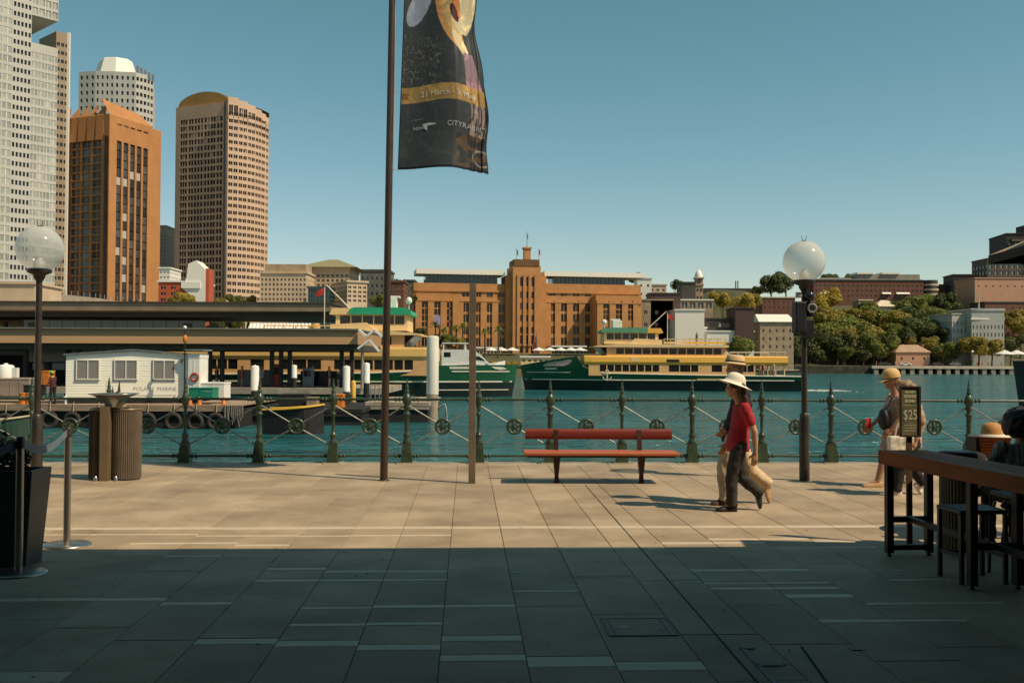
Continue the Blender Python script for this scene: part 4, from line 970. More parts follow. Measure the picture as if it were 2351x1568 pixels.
# ---- ferries
m_fgreen = mat('ferry_green', (.006, .075, .032), .35, var=.12, sc=.7, coat=.2); m_fdark = mat('ferry_dark_green', (.004, .013, .010), .4, var=.25, sc=.6); m_cream = mat('ferry_cream', (.74, .53, .26), .5, var=.07, sc=.8)
m_gold = mat('ferry_gold', (.74, .40, .06), .42, var=.08, sc=.6, st=(.2, 1, 2)); m_buff = mat('ferry_buff', (.66, .38, .16), .55, var=.1, sc=.8); m_stripe = mat('ferry_stripe', (.60, .56, .44), .5, var=.1, sc=2)
m_rfgreen = mat('ferry_roof_green', (.02, .33, .17), .45, var=.1)
def ferry(label, loc, rz, peak, roofm, bandm, wheelbox=True):
    t = thing('ferry', label, 'ferry', loc, rz, 'green and cream harbour ferries'); L = 35.7
    def hwid(x): return .12 + 4.6 * min(1, (max(x, 0) / 11)) ** .62
    if peak: top = [(0, 3.15), (1.5, 3.42), (4, 3.85), (7.1, 4.35), (7.9, 3.05), (9, 2.6), (10.5, 2.15), (20, 2.0), (L, 1.82)]
    else: top = [(0, 2.9), (1.5, 2.88), (4, 2.85), (8.2, 2.8), (9, 2.5), (10.2, 2.25), (12, 2.1), (20, 2.0), (L, 1.85)]
    def tz(x):
        for (a, za), (b, zb) in zip(top, top[1:]):
            if a <= x <= b: return za + (zb - za) * (x - a) / (b - a)
        return top[-1][1]
    xs = sorted(set([0, .5, 1, 1.5, 2.5, 4, 5.5, 7.1, 7.5, 7.9, 8.2, 9, 10.2, 10.5, 12, 16, 20, 28, L]))
    rake = lambda x, z: x + max(0, 1 - x / 6) * (.62 * (3.2 - z) / 3.2)
    def ring(x, zs, fl): 
        r = []
        for z in zs: r.append((rake(x, z), -hwid(x) * fl(z), z))
        for z in zs[::-1]: r.append((rake(x, z), hwid(x) * fl(z), z))
        return r
    fl = lambda z: .84 + .05 * min(z, 3.2)
    MB().loft([ring(x, [-.7, 0, .7, 1.30], fl) for x in xs], sm=False).build('lower_hull', m_fdark, t)
    MB().loft([ring(x, [1.305, (1.3 + tz(x)) / 2, tz(x)], fl) for x in xs], sm=False).build('upper_hull', m_fgreen, t)
    for zc, xa, xb, th in ((1.36, .3, L - 1.2, .13), (2.28, .7, 6.4, .10)) + (() if peak else ((.62, .5, 8, .08),)):
        st = MB(); r = []
        for s in (-1, 1):
            rr = [[(rake(x, zc + dz), s * (hwid(x) * fl(zc) + o), zc + dz) for dz, o in ((-th / 2, -.02), (-th / 2, .045), (th / 2, .045), (th / 2, -.02))] for x in [xa + (xb - xa) * k / 24 for k in range(25)]]
            st.loft(rr, sm=False)
        st.build('hull_stripe', m_stripe, t)
    MB().path([(x, s_, tz(x) + .04) for x, s_ in [(x, -hwid(x) * fl(tz(x))) for x in [7.9 if peak else 9, 9.3, 10.5, 14, 20, 28, L]]], .09, 6).path([(x, hwid(x) * fl(tz(x)), tz(x) + .04) for x in [7.9 if peak else 9, 9.3, 10.5, 14, 20, 28, L]], .09, 6).build('bulwark_rail', m_stripe, t)
    W = 4.35
    def wallwin(x0, x1, z0, z1, wins, zw0, zw1, w, m, nm):
        """side walls with real openings: wins = list of (xa, xb); a dark core behind gives the interior"""
        mb = MB()
        xs_ = sorted(set([x0, x1] + [q for a in wins for q in a]))
        for s in (-1, 1):
            y0, y1 = sorted((s * w, s * (w - .12)))
            mb.box(x0, x1, y0, y1, z0, zw0); mb.box(x0, x1, y0, y1, zw1, z1)
            for a, b in zip(xs_, xs_[1:]):
                if (a, b) not in wins: mb.box(a, b, y0, y1, zw0, zw1)
        mb.box(x0, x0 + .12, -w + .12, w - .12, z0, z1); mb.box(x1 - .12, x1, -w + .12, w - .12, z0, z1)
        mb.build(nm, m, t)
        pm = {}
        for a, b in wins:
            k = round(b - a, 2)
            for s in (-1, 1):
                key = (k, s)
                if key not in pm: pm[key] = MB().box(0, b - a, min(s * (w - .10), s * (w - .07)), max(s * (w - .10), s * (w - .07)), zw0, zw1).mesh('window', m_glass)
                put('window', pm[key], t, (a, 0, 0))
    lw = [(10.0 + .95 * k, 10.0 + .95 * k + .82) for k in range(8)] + [(18.7, 20.0), (20.1, 21.4), (21.5, 22.4), (24.1, 25.4), (26.6, 27.5), (27.6, 28.5), (28.6, 29.4)]
    wallwin(8.6, 29.6, 1.9, 3.42, lw, 2.42, 3.28, W, m_buff, 'lower_saloon')
    MB().box(10, 29, -2.2, 2.2, 2.0, 3.4).build('interior_core', m_darkin, t)
    # gold band: rounded bulwark
    prof = lambda w: [(-w + .18, 3.22), (-w - .05, 3.34), (-w - .16, 3.62), (-w - .10, 4.25), (-w, 4.42), (w, 4.42), (w + .10, 4.25), (w + .16, 3.62), (w + .05, 3.34), (w - .18, 3.22)]
    MB().loft([[(7.5 + .0 + (.55 if k == 0 else 0), y * .98 if k == 0 else y, z) for y, z in prof(W)] for k in (0,)] + [[(x, y, z) for y, z in prof(W)] for x in (9.0, 33.7)], sm=False).build('gold_band', bandm, t)
    MB().box(13.9, 14.9, -W - .165, -W - .11, 3.7, 4.2).build('band_panel', m_cream, t)
    MB().box(18.4, 20.0, -W - .17, -W - .10, 3.62, 3.98).build('band_vent', m_iron, t)
    uw = [(12.1 + 1.12 * k, 12.1 + 1.12 * k + .98) for k in range(12)]
    wallwin(10.9, 26.0, 4.42, 5.5, uw, 4.62, 5.38, 3.9, m_buff, 'upper_saloon')
    MB().box(11.5, 25.5, -2, 2, 4.43, 5.49).build('interior_core', m_darkin, t)
    MB().loft([[(x, -3.7, z), (x, 3.7, z), (x + .12, 3.7, z + .02), (x + .12, -3.7, z + .02)] for x, z in ((10.85, 4.5), (9.9, 5.44))], sm=False).build('front_screen', mat('blue_grey_glass', (.10, .17, .20), .15, var=.1), t)
    MB().prism([(9.3, 5.5), (26.3, 5.5), (26.3, 5.78), (12.5, 5.9), (9.3, 5.62)], -4.25, 4.25, 'y').build('upper_roof', m_cream, t)
    MB().prism([(13.6, 5.91), (18.0, 5.80), (18.0, 6.45), (14.6, 6.62)], -3.6, 3.6, 'y').build('bridge_deck', m_cream, t)
    for xa, xb in ((18.2, 20.6), (20.8, 22.8), (23.0, 26.0)):
        sb = MB(); sb.box(xa, xb, -3.7, -3.62, 5.95, 6.2)
        for k in range(4): x = xa + (xb - xa) * k / 3; sb.box(x - .04, x + .04, -3.72, -3.6, 5.79, 6.6)
        sb.box(xa, xb, -3.72, -3.6, 6.5, 6.6); sb.build('rail_panel', m_gold if xa > 20.7 else m_cream, t)
    wallwin(10.7, 17.6, 5.92, 7.35, [(11.0, 11.9), (12.0, 12.9), (13.0, 13.9), (14.0, 15.0), (15.1, 16.1), (16.2, 17.2)], 6.5, 7.28, 2.8, m_cream, 'wheelhouse')
    MB().box(11.2, 17.2, -1.4, 1.4, 5.93, 7.34).build('interior_core', m_darkin, t)
    MB().prism([(10.3, 7.36), (16.2, 7.36), (16.2, 7.85), (15.8, 8.0), (11.0, 8.0), (10.4, 7.75)], -3.2, 3.2, 'y').build('wheelhouse_roof', roofm, t)
    MB().prism([(16.22, 7.36), (18.2, 7.36), (17.9, 7.95), (16.22, 7.95)], -3.0, 3.0, 'y').build('aft_roof', m_gold if peak else m_cream, t)
    if wheelbox: MB().box(12.0, 13.2, -.6, .6, 8.005, 9.0).box(11.7, 13.0, -.5, .5, 9.0, 9.2).build('radar_box', m_whitep, t, bevel=.05)
    MB().tube((10.9, -.5, 8.0), (10.9, -.5, 8.5), .05, n=6).ell((10.9, -.5, 8.8), (.32, .32, .36), 12, 8).build('radar_dome', m_whitep, t)
    MB().tube((16.6, 0, 7.96), (19.0, 0, 10.2), .07, n=6).tube((19.2, 0, 6.4), (19.2, 0, 10.0), .05, n=6).build('mast', m_stripe, t)
    MB().loft([[(19.2, .0, 10.0), (19.2, 0, 9.4)], [(19.6, .1, 9.8), (19.6, .1, 9.2)], [(20.0, -.02, 9.6), (20.1, 0, 9.1)]], closed=False).build('red_flag', m_redp, t)
    # aft open deck
    for x in (30.5, 31.6, 32.2, 33.3):
        for s in (-1, 1): MB().tube((x, s * 4.1, 1.9), (x, s * 4.1, 3.25), .09, n=8).build('deck_post', m_cream, t)
    ra = MB()
    for s in (-1, 1):
        ra.path([(26.4, s * 4.2, 4.95), (33.5, s * 4.2, 4.95)], .035, 5)
        for k in range(8): ra.tube((26.4 + k, s * 4.2, 4.42), (26.4 + k, s * 4.2, 4.95), .03, n=5)
        ra.path([(29.8, s * 4.2, 2.75), (35.2, s * 4.0, 2.7)], .035, 5)
    ra.build('deck_railing', m_stripe, t)
    MB().box(22.2, 25.4, -W - .22, -W + .05, 1.38, 1.52).build('boarding_sill', m_cream, t)
    an = MB(); ax = 10.9
    an.torus((ax, 0, 0), .2, .05, 12, 6); an.v = [(x, y - hwid(ax) * fl(2) - .08, z + 3.1 - .7) for x, y, z in an.v]
    y_ = -hwid(ax) * fl(2) - .08
    an.tube((ax, y_, 2.3), (ax, y_, 1.5), .09, n=6); an.path([(ax - .55, y_, 1.75), (ax - .4, y_, 1.45), (ax, y_, 1.3), (ax + .4, y_, 1.45), (ax + .55, y_, 1.75)], .07, 6); an.tube((ax - .4, y_, 2.15), (ax + .4, y_, 2.15), .06, n=6)
    if peak: an.build('bow_anchor', m_stripe, t)
    def onhull(poly, m, nm, off=.03):
        ps = []
        for s in (-1, 1):
            mb = MB(); q = [(rake(x, z), s * (hwid(x) * fl(z) + off), z) for x, z in poly]; mb.add(q, [tuple(range(len(q)))]); mb.build(nm, m, t)
    if peak:
        onhull([(2.9, 3.02), (3.0, 3.25), (3.6, 3.5), (5.5, 3.8), (6.4, 3.9), (6.5, 3.7), (6.1, 3.3), (5.4, 3.05)], mat('bow_panel_pale', (.50, .38, .28), .6, var=.2, sc=1.5), 'bow_panel', .05)
        onhull([(3.1, 2.62), (3.1, 2.82), (4.6, 2.86), (4.6, 2.66)], m_stripe, 'name_plate', .05)
    else:
        onhull([(4.6, 2.5), (4.6, 2.72), (6.6, 2.72), (6.6, 2.5)], m_stripe, 'name_plate', .05); onhull([(1.0, 2.5), (1.4, 2.68), (2.6, 2.72), (2.2, 2.52), (1.6, 2.42)], m_stripe, 'bow_emblem', .05)
    return t
Y3 = 129.5
ferry('green hulled ferry under way with raised bow and gold upper band', (hz(1195, Y3 - 4), Y3, WZ), 0.0, True, mat('ferry_faded_green', (.10, .26, .15), .5, var=.12), m_gold)
Y4 = 103.
ferry('moored green ferry with bright green wheelhouse roof behind the wharf columns', (hz(1191, Y4 - 4), Y4, WZ), PI, False, m_rfgreen, mat('ferry_pale_gold', (.66, .42, .13), .45, var=.08, sc=.6, st=(.2, 1, 2))).scale = (1.05, 1, 1.12)
t = thing('bollard', 'yellow bollard post beside the white sleeved pile left of the flagpole', 'bollard', (hz(812, 57.5), 57.5, -.6)); MB().lathe([(.14, 0), (.14, 1.15), (.10, 1.25), (.001, 1.28)], 14).build('post', m_yel, t); MB().lathe([(.2, 0), (.2, .05)], 14).build('base', m_grey, t)
# wake behind the moving ferry
wk = MB(); rd = random.Random(9)
for k in range(500):
    q = rd.random() ** 1.5; x = hz(1830, Y3) + q * 7 - .5; y = Y3 + rd.gauss(0, 1.3 + 1.2 * q); s = rd.uniform(.15, .55) * (1 - q * .6)
    wk.add([(x - s * 1.6, y, WZ + .02), (x, y - s, WZ + .05), (x + s * 1.6, y, WZ + .02), (x, y + s, WZ + .05)], [(0, 1, 2, 3)])
tag(wk.build('wake_foam', mat('foam', (.75, .76, .72), .7)), 'white wake foam trailing the moving ferry stern', kind='stuff')
# white motor cruiser behind the moored ferry's bow
Yc = 150.; kx = F / Yc
t = thing('motor_cruiser', 'white motor cruiser seen behind the moored ferry bow', 'boat', (hz(1012, Yc), Yc, WZ)); Lc = hz(1160, Yc) - hz(1012, Yc)
MB().loft([[(q * Lc, -w_, z1), (q * Lc, -w_ * .8, -.3), (q * Lc, w_ * .8, -.3), (q * Lc, w_, z1)] for q, w_, z1 in ((0, 2.0, 2.9), (.3, 2.1, 3.0), (.6, 2.0, 3.2), (.85, 1.1, 3.5), (1, .06, 3.8))], sm=False).build('hull', m_whitep, t)
MB().prism([(.3, 3.0), (.75 * Lc, 3.3), (.62 * Lc, 4.6), (.5 * Lc, 5.4), (.2, 5.4)], -1.7, 1.7, 'y').build('cabin', m_whitep, t)
MB().prism([(.44 * Lc, 4.0), (.70 * Lc, 3.75), (.60 * Lc, 4.4), (.46 * Lc, 4.5)], -1.73, 1.73, 'y').build('cabin_window', m_glass, t)
MB().box(.3, .42 * Lc, -1.6, 1.6, 6.3, 6.45).build('flybridge_roof', m_whitep, t)
for x in (.5, .38 * Lc):
    for y in (-1.5, 1.5): MB().tube((x, y, 5.4), (x, y, 6.31), .08, n=6).build('roof_post', m_whitep, t)
MB().box(.6, 1.6, -1.72, -1.69, 4.3, 5.0).build('cabin_window', m_glass, t)
# dark ship bow entering at the right edge
Ys = 62.
t = thing('dark_ship', 'dark hull of a ship entering at the right edge of the water', 'ship', (hz(2326, Ys), Ys, WZ))
zt = zz(2340, 828, Ys) - WZ
MB().loft([[(x, -w_, z1), (x + .5 * (1 - x / 9 if x < 9 else 0), -w_ * .6, -.2), (x + .5 * (1 - x / 9 if x < 9 else 0), w_ * .6, -.2), (x, w_, z1)] for x, w_, z1 in ((0, .08, zt), (1.5, .8, zt), (4, 1.8, zt), (9, 2.3, zt), (26, 2.3, zt))], sm=False).build('hull', mat('dark_hull', (.012, .014, .016), .5, var=.3), t)
MB().path([(0, -.1, zt), (1.5, -.82, zt), (4, -1.82, zt), (9, -2.32, zt), (26, -2.32, zt)], .06, 6).build('gunwale', m_timber, t); MB().box(10, 20, -1.6, 1.6, zt, zt + 2).build('deckhouse', m_blackp, t)
# ================================================================== FAR SHORE
def sm(x): x = max(0, min(1, x)); return x * x * (3 - 2 * x)
def shore(x): return 250 + 130 * sm((x - 54) / 32)
def Hh(x, y):
    d = y - shore(x)
    left = -.9 + 1.3 * sm(d / 6) + 4.2 * sm((d - 4) / 36) + 6 * sm((d - 75) / 60)
    right = -.9 + 2.3 * sm(d / 4) + 28 * sm((d - 22) / 62) + 6 * sm((d - 120) / 80)
    k = sm((x - 68) / 30); g = left + (right - left) * k
    k2 = sm((x - 50) / 25) * (1 - sm((x - 100) / 30)); g += k2 * 8 * sm((y - 340) / 60) * sm((d - 12) / 20)
    return g
m_land = mat('far_ground', (.045, .055, .018), .9, col2=(.10, .085, .04), sc=.08)
lm = MB(); NX, NY = 120, 60
ys_ = [236 + 3.2 * j + .055 * j * j for j in range(NY + 1)]
lm.v = [(-620 + 13 * i, y, Hh(-620 + 13 * i, y) - (1.5 if y < shore(-620 + 13 * i) else 0)) for y in ys_ for i in range(NX + 1)]
for j in range(NY):
    for i in range(NX):
        k = j * (NX + 1) + i; lm.f.append([k, k + 1, k + NX + 2, k + NX + 1]); lm.m.append(0); lm.s.append(True)
tag(lm.build('hillside', m_land), 'ground and hillside of the far shore', kind='structure')
tag(MB().box(-400, hz(700, 200), 140, 232, -4, -.2).build('quay_apron', m_conc), 'quay apron behind the ferry wharves', kind='structure')

# ---- buildings with real openings
def facade(mb, panes, P, ex, W, H, xs, zs, dep=.35, mi=0):
    P, ex = V(P), V(ex).normalized(); nin = V((-ex.y, ex.x, 0)); up = V((0, 0, 1))
    q = lambda x, z, d=0: P + ex * x + up * z + nin * d
    def quad(xa, xb, za, zb):
        if xb - xa > 1e-4 and zb - za > 1e-4: mb.add([q(xa, za), q(xb, za), q(xb, zb), q(xa, zb)], [(0, 1, 2, 3)], mi)
    z = 0
    for c, d in zs:
        quad(0, W, z, c); x = 0
        for a, b in xs:
            quad(x, a, c, d); x = b
            mb.add([q(a, c), q(b, c), q(b, d), q(a, d), q(a, c, dep), q(b, c, dep), q(b, d, dep), q(a, d, dep)], [(0, 1, 5, 4), (1, 2, 6, 5), (2, 3, 7, 6), (3, 0, 4, 7)], mi)
            panes.append((q(a, c, dep * .9), ex, b - a, d - c))
        quad(x, W, c, d); z = d
    quad(0, W, z, H)
def place_panes(t, panes, gm, limit=290, mull=True, fm=None, alt=None, name='window'):
    fm = fm or m_wframe; cache = {}; rest = MB(); rd = random.Random(len(panes))
    for i, (p, ex, w_, h_) in enumerate(panes):
        m = gm if not alt or rd.random() > .13 else alt
        def geo(mb, o, e):
            up = V((0, 0, 1)); q = lambda x, z, d=0: o + e * x + up * z + V((-e.y, e.x, 0)) * d
            mb.add([q(0, 0), q(w_, 0), q(w_, h_), q(0, h_)], [(0, 1, 2, 3)], 0)
            if mull:
                b = max(.03, w_ * .05); mb.add([q(w_ / 2 - b, 0, -.04), q(w_ / 2 + b, 0, -.04), q(w_ / 2 + b, h_, -.04), q(w_ / 2 - b, h_, -.04)], [(0, 1, 2, 3)], 1)
        if i < limit:
            key = (round(w_, 2), round(h_, 2), m.name)
            if key not in cache:
                mb = MB(); geo(mb, V((0, 0, 0)), V((1, 0, 0))); cache[key] = mb.mesh(name, [m, fm])
            put(name, cache[key], t, p, math.atan2(ex.y, ex.x))
        else: geo(rest, p, ex)
    if rest.v: rest.build(name + '_field', [gm, fm], t, kind='stuff')
def even(W, n, frac, m0=None):
    m0 = W / n * (1 - frac) / 2 if m0 is None else m0; p = (W - 2 * m0) / n if m0 else W / n
    p = W / n; return [(p * i + p * (1 - frac) / 2, p * (i + 1) - p * (1 - frac) / 2) for i in range(n)]
def rows(z0, z1, n, frac):
    p = (z1 - z0) / n; return [(z0 + p * i + p * (1 - frac) / 2, z0 + p * (i + 1) - p * (1 - frac) / 2) for i in range(n)]
VR = 250
def on_u(P, d, u):     # distance along direction d from P until image column u
    a = ray(u, VR); P, d = V(P), V(d); den = d.x * a.y - d.y * a.x
    return -((P.x) * a.y - (P.y) * a.x) / den
def shell(mb, pts, z0, z1, skip=(), mi=0, roof=True):
    n = len(pts)
    for i in range(n):
        if i in skip: continue
        a, b = pts[i], pts[(i + 1) % n]; mb.add([(a[0], a[1], z0), (b[0], b[1], z0), (b[0], b[1], z1), (a[0], a[1], z1)], [(0, 1, 2, 3)], mi)
    if roof: mb.add([(p[0], p[1], z1) for p in pts], [tuple(range(n))], mi)

m_wtower = mat('tower_white_render', (.43, .43, .39), .6, var=.06, sc=.1); m_brick2 = mat('orange_brick', (.40, .185, .065), .8, var=.10, sc=.2, bump=.0); m_sandt = mat('tower_sand_panel', (.52, .37, .26), .8, var=.07, sc=.15)
m_win = mat('tower_window', (.018, .020, .022), .18, var=.5, sc=.3, orand=.6); m_winb = mat('tower_window_blue', (.075, .105, .12), .12, var=.4, sc=.2, orand=.5); m_blind = mat('window_blind', (.40, .38, .34), .6)
m_wing = mat('curtain_glass', (.30, .315, .275), .3, var=.25, sc=.15, orand=.3, spec=.6); m_sand = mat('deco_sandstone', (.40, .185, .062), .85, var=.13, sc=.35, col2=(.49, .24, .085)); m_sandd = mat('sooty_sandstone', (.15, .08, .038), .9, var=.2, sc=.5)
m_teal = mat('teal_glass', (.02, .055, .06), .12, var=.2, sc=.1, spec=.7); m_wslab = mat('white_slab', (.74, .72, .64), .55, var=.05); m_beige = mat('beige_render', (.52, .40, .27), .8, var=.1, sc=.3)
m_brickr = mat('red_brick', (.15, .066, .042), .85, var=.18, sc=.4); m_brwn = mat('brown_panel', (.075, .042, .036), .7, var=.12, sc=.2); m_blk = mat('charcoal_panel', (.045, .042, .038), .7, var=.15, sc=.2)
m_pink = mat('pink_render', (.50, .27, .17), .85, var=.08, sc=.2); m_gw = mat('grey_white_render', (.40, .40, .36), .75, var=.08, sc=.2); m_stoneb = mat('old_stone', (.34, .25, .16), .85, var=.2, sc=.6)
m_apt = mat('dark_apartment', (.030, .019, .016), .7, var=.2, sc=.3); m_slate = mat('slate_roof', (.13, .125, .11), .7, var=.2, sc=.5); m_croof = mat('cream_roof', (.58, .50, .36), .7, var=.12, sc=.4)

# tower at far left: tall curtain wall with a notch
D1 = V((math.cos(.85), math.sin(.85), 0)); Pc = at(131, 250, 330); Pc.z = 0
La = -on_u(Pc, D1, -70); s27, s70 = on_u(Pc, D1, 27), on_u(Pc, D1, 70)
t = thing('apartment_tower', 'very tall pale glass tower with a notch, leaving the top of the picture', 'tower', (0, 0, 0))
wl_, pn, pn2 = MB(), [], []
zt = at(131, -60, 330).z; zn1 = at(120, 50, 330).z; zn0 = at(120, 112, 330).z; fl_ = 3.05
P0 = Pc - D1 * La; W1 = La + s27; Wb = s70 - s27; Wc = -s70
nf = int(zt / fl_)
facade(wl_, pn, P0, D1, W1, zt, even(W1, max(4, int(W1 / 3.2)), .86), rows(0, nf * fl_, nf, .66), .12)
facade(wl_, pn2, Pc + D1 * s27, D1, Wb, zt, even(Wb, 5, .62), rows(0, nf * fl_, nf, .5), .5)
nc = int(zn0 / fl_)
facade(wl_, pn, Pc + D1 * s70, D1, Wc, zn0, even(Wc, max(4, int(Wc / 3.2)), .86), rows(0, nc * fl_, nc, .66), .12)
facade(wl_, pn, Pc + D1 * s70 + V((0, 0, zn1)), D1, Wc, zt - zn1, even(Wc, max(4, int(Wc / 3.2)), .8), rows(0, zt - zn1, max(1, int((zt - zn1) / fl_)), .7), .25)
N1 = V((-D1.y, D1.x, 0))
shell(wl_, [P0, Pc + D1 * s70, Pc + D1 * s70 + N1 * 25, P0 + N1 * 25], 0, zt, (0,))
shell(wl_, [Pc + D1 * s70, Pc, Pc + N1 * 24, Pc + D1 * s70 + N1 * 24], 0, zn0, (0,)); shell(wl_, [Pc + D1 * s70, Pc, Pc + N1 * 24, Pc + D1 * s70 + N1 * 24], zn1, zt, (0,))
wl_.add([Pc + D1 * s70 + V((0, 0, zn1)), Pc + V((0, 0, zn1)), Pc + N1 * 24 + V((0, 0, zn1)), Pc + D1 * s70 + N1 * 24 + V((0, 0, zn1))], [(0, 1, 2, 3)])
wl_.build('wall', m_wtower, t); place_panes(t, pn, m_wing, 290, True, m_wframe); place_panes(t, pn2, m_win, 0, False, name='dark_window')
wl_, pn = MB(), []
Pd = at(127, 250, 352); Pd.z = 0; Wd = on_u(Pd, D1, 156); zd_ = at(156, 72, 352).z
facade(wl_, pn, Pd, D1, Wd, zd_, even(Wd, 3, .7), rows(0, zd_ - 3, int(zd_ / 3.05), .42), .3)
shell(wl_, [Pd, Pd + D1 * Wd, Pd + D1 * Wd + N1 * 14, Pd + N1 * 14], 0, zd_, (0,)); wl_.build('wall', mat('side_slab_brown', (.27, .21, .145), .75, var=.12, sc=.2), t); place_panes(t, pn, m_win, 0, False, name='dark_window')
MB().beam(Pd + D1 * Wd + V((0, -.05, 0)), Pd + D1 * Wd + V((0, -.05, zd_ + .5)), .9, .9).build('edge_fin', m_wslab, t)

GD = V((.38, .925, 0)); GL = V((-.925, .38, 0))      # street grid: depth direction (lit side faces right) and leftwards
# orange brick hotel tower
t = thing('hotel_tower', 'orange brick hotel tower with dark window strips and serrated top', 'tower', (0, 0, 0))
Pk = at(252, 250, 350); Pk.z = 0; Wl = on_u(Pk, GL, 140); zL = at(252, 262, 350).z; wl_, pn, pn2 = MB(), [], []
Wr = on_u(Pk, GD, 350); zt = zL
zr = rows(4, at(252, 318, 350).z, 27, .62)
Pl = Pk + GL * Wl
facade(wl_, pn, Pl, -GL, Wl, zt, even(Wl * .86, 4, .80), [(c - .3, d + .35) for c, d in zr], .6)
facade(wl_, pn2, Pk, GD, Wr, zt, [(Wr * (.17 + .155 * i), Wr * (.17 + .155 * i + .112)) for i in range(5)], [(2, at(252, 318, 350).z), (at(252, 282, 350).z, at(252, 262, 350).z - 2.5)], .6)
shell(wl_, [Pl, Pk, Pk + GD * Wr, Pl + GD * Wr], 0, zt, (0, 1))
Pe = Pk + GD * Wr; We = on_u(Pe, V((.75, .66, 0)), 357); Pf = Pe + V((.75, .66, 0)) * We
shell(wl_, [Pe, Pf, Pf + GD * 3.2, Pe + GD * 3.2], 0, at(350, 300, 372).z)
wl_.build('wall', m_brick2, t)
st2 = MB(); 
mbp = MB()
for p, ex, w_, h_ in pn2:
    n = max(1, int(h_ / 3.1)); 
    for k in range(n):
        pass
pp_ = [(p + V((0, 0, h_ * k / max(1, int(h_ / 3.1)))), ex, w_, h_ / max(1, int(h_ / 3.1)) * .9) for p, ex, w_, h_ in pn2 for k in range(max(1, int(h_ / 3.1)))]
place_panes(t, pp_, mat('strip_glass', (.05, .047, .042), .25, var=.4, sc=.3, orand=.7), 160, False, alt=m_blind); place_panes(t, pn, m_winb, 130, True, m_brick2)
gz = at(252, 252, 350).z
for i in range(5):
    a = Pl - GL * (Wl * .18 * i + .3); b = a - GL * (Wl * .15)
    MB().add([a + V((0, 0, zt)), b + V((0, 0, zt)), (a + b) / 2 + GD * 3 + V((0, 0, zt + 5)), a + V((0, -.8, zt - 9)), b + V((0, -.8, zt - 9))], [(0, 1, 2), (3, 4, 1, 0), (3, 0, 2), (4, 1, 2)]).build('roof_fin', m_brick2, t)
MB().beam(Pk + V((-.8, -.3, 0)), Pk + V((-.8, -.3, zt - 8)), 2.6, .5).build('glass_slot', m_win, t)
MB().add([Pk + V((0, 0, zt)), Pk + GD * Wr + V((0, 0, zt)), Pk + GD * Wr + GL * 6 + V((0, 0, zt + 5)), Pk + GL * 4 + V((0, 0, zt + 6))], [(0, 1, 2, 3)]).build('sloped_parapet', m_brick2, t)

# sand coloured tower with curved lit side and arched top
t = thing('office_tower', 'sand coloured tower with arched top and curved window grid', 'tower', (0, 0, 0))
Pk = at(524, 250, 380); Pk.z = 0; Wl = on_u(Pk, GL, 404); zt = at(524, 234, 380).z; wl_, pn = MB(), []
Pl = Pk + GL * Wl; fr_ = [.03, .075, .12, .19, .24, .30, .36, .42, .49, .55, .61, .66, .73, .79]
ztr = rows(7, at(450, 262, 380).z, 33, .5)
facade(wl_, pn, Pl, -GL, Wl, zt, [(Wl * (f + .06), Wl * (f + .06) + Wl * .046) for f in fr_], [(c - .25, d + .25) for c, d in ztr], .6)
MB().beam(Pk + GL * 1.1 - GD * .2, Pk + GL * 1.1 - GD * .2 + V((0, 0, zt)), 1.9, .5).build('corner_slot', m_win, t)
P = Pk.copy(); pts = [Pl, Pk]; angs = [.62, .80, .98, 1.14, 1.28, 1.40]; ends = [548, 569, 587, 601, 611, 618]
zt2 = at(524, 222, 380).z
for k, (a, ue) in enumerate(zip(angs, ends)):
    d = V((math.cos(a), math.sin(a), 0)); W = on_u(P, d, ue); h_ = zt2 - k * .8
    n = 2; xs = []
    for c in range(2 if k < 4 else 1):
        c0 = W * (.08 + .48 * c) if k < 4 else W * .1; ww = W * (.18 if k < 4 else .35)
        xs += [(c0, c0 + ww), (c0 + ww * 1.12, c0 + ww * 2.12)]
    facade(wl_, pn, P, d, W, h_, xs, rows(6, at(450, 252, 380).z, 34, .5) + [(h_ - 9, h_ - 3)], .5)
    P = P + d * W; pts.append(P.copy())
pts += [P + V((-20, 25, 0)), Pl + GD * 40]
shell(wl_, pts, 0, zt, tuple(range(7))); wl_.build('wall', m_sandt, t)
pn.sort(key=lambda q: -q[0].z); place_panes(t, pn, m_win, 290, False, alt=m_blind)
ar = MB(); N = 14; ra = Wl / 2 * .96; ac = (Pk + Pl) / 2; h_ = at(470, 203, 380).z - zt
for d0, mi in ((0, 0),):
    rg = [[ac + (-GL) * (ra * math.cos(math.pi * k / N)) + GD * d + V((0, 0, zt + h_ * math.sin(math.pi * k / N))) for k in range(N + 1)] for d in (.6, 26)]
    ar.loft(rg, 0, True, False); ar.add(rg[0], [tuple(range(N + 1))], 1)
ar.build('vault', [m_sandd, mat('gold_lunette', (.40, .22, .06), .6, var=.15, sc=.2)], t)

# white residential tower behind
t = thing('residential_tower', 'white octagonal residential tower with sloped cap behind the orange tower', 'tower', (0, 0, 0))
wl_, pn = MB(), []; P = at(180, 250, 430); P.z = 0; zt = at(200, 166, 430).z
pts = []
for k, (a, ue, nc_) in enumerate(((-.2, 218, 3), (.05, 262, 4), (.15, 311, 4), (.9, 337, 3), (1.2, 352, 2))):
    d = V((math.cos(a), math.sin(a), 0)); W = on_u(P, d, ue); pts.append(P.copy()); facade(wl_, pn, P, d, W, zt - (k == 4) * 8, even(W, nc_, .42 if k < 3 else .66), rows(60, zt - 1, 20, .5), .9 if k >= 3 else .4); P = P + d * W
pts.append(P.copy()); pts += [P + V((-10, 30, 0)), V(pts[0]) + V((0, 35, 0))]
shell(wl_, pts, 0, zt - 2, tuple(range(5))); wl_.build('wall', m_wtower, t); place_panes(t, pn, m_win, 280, False)
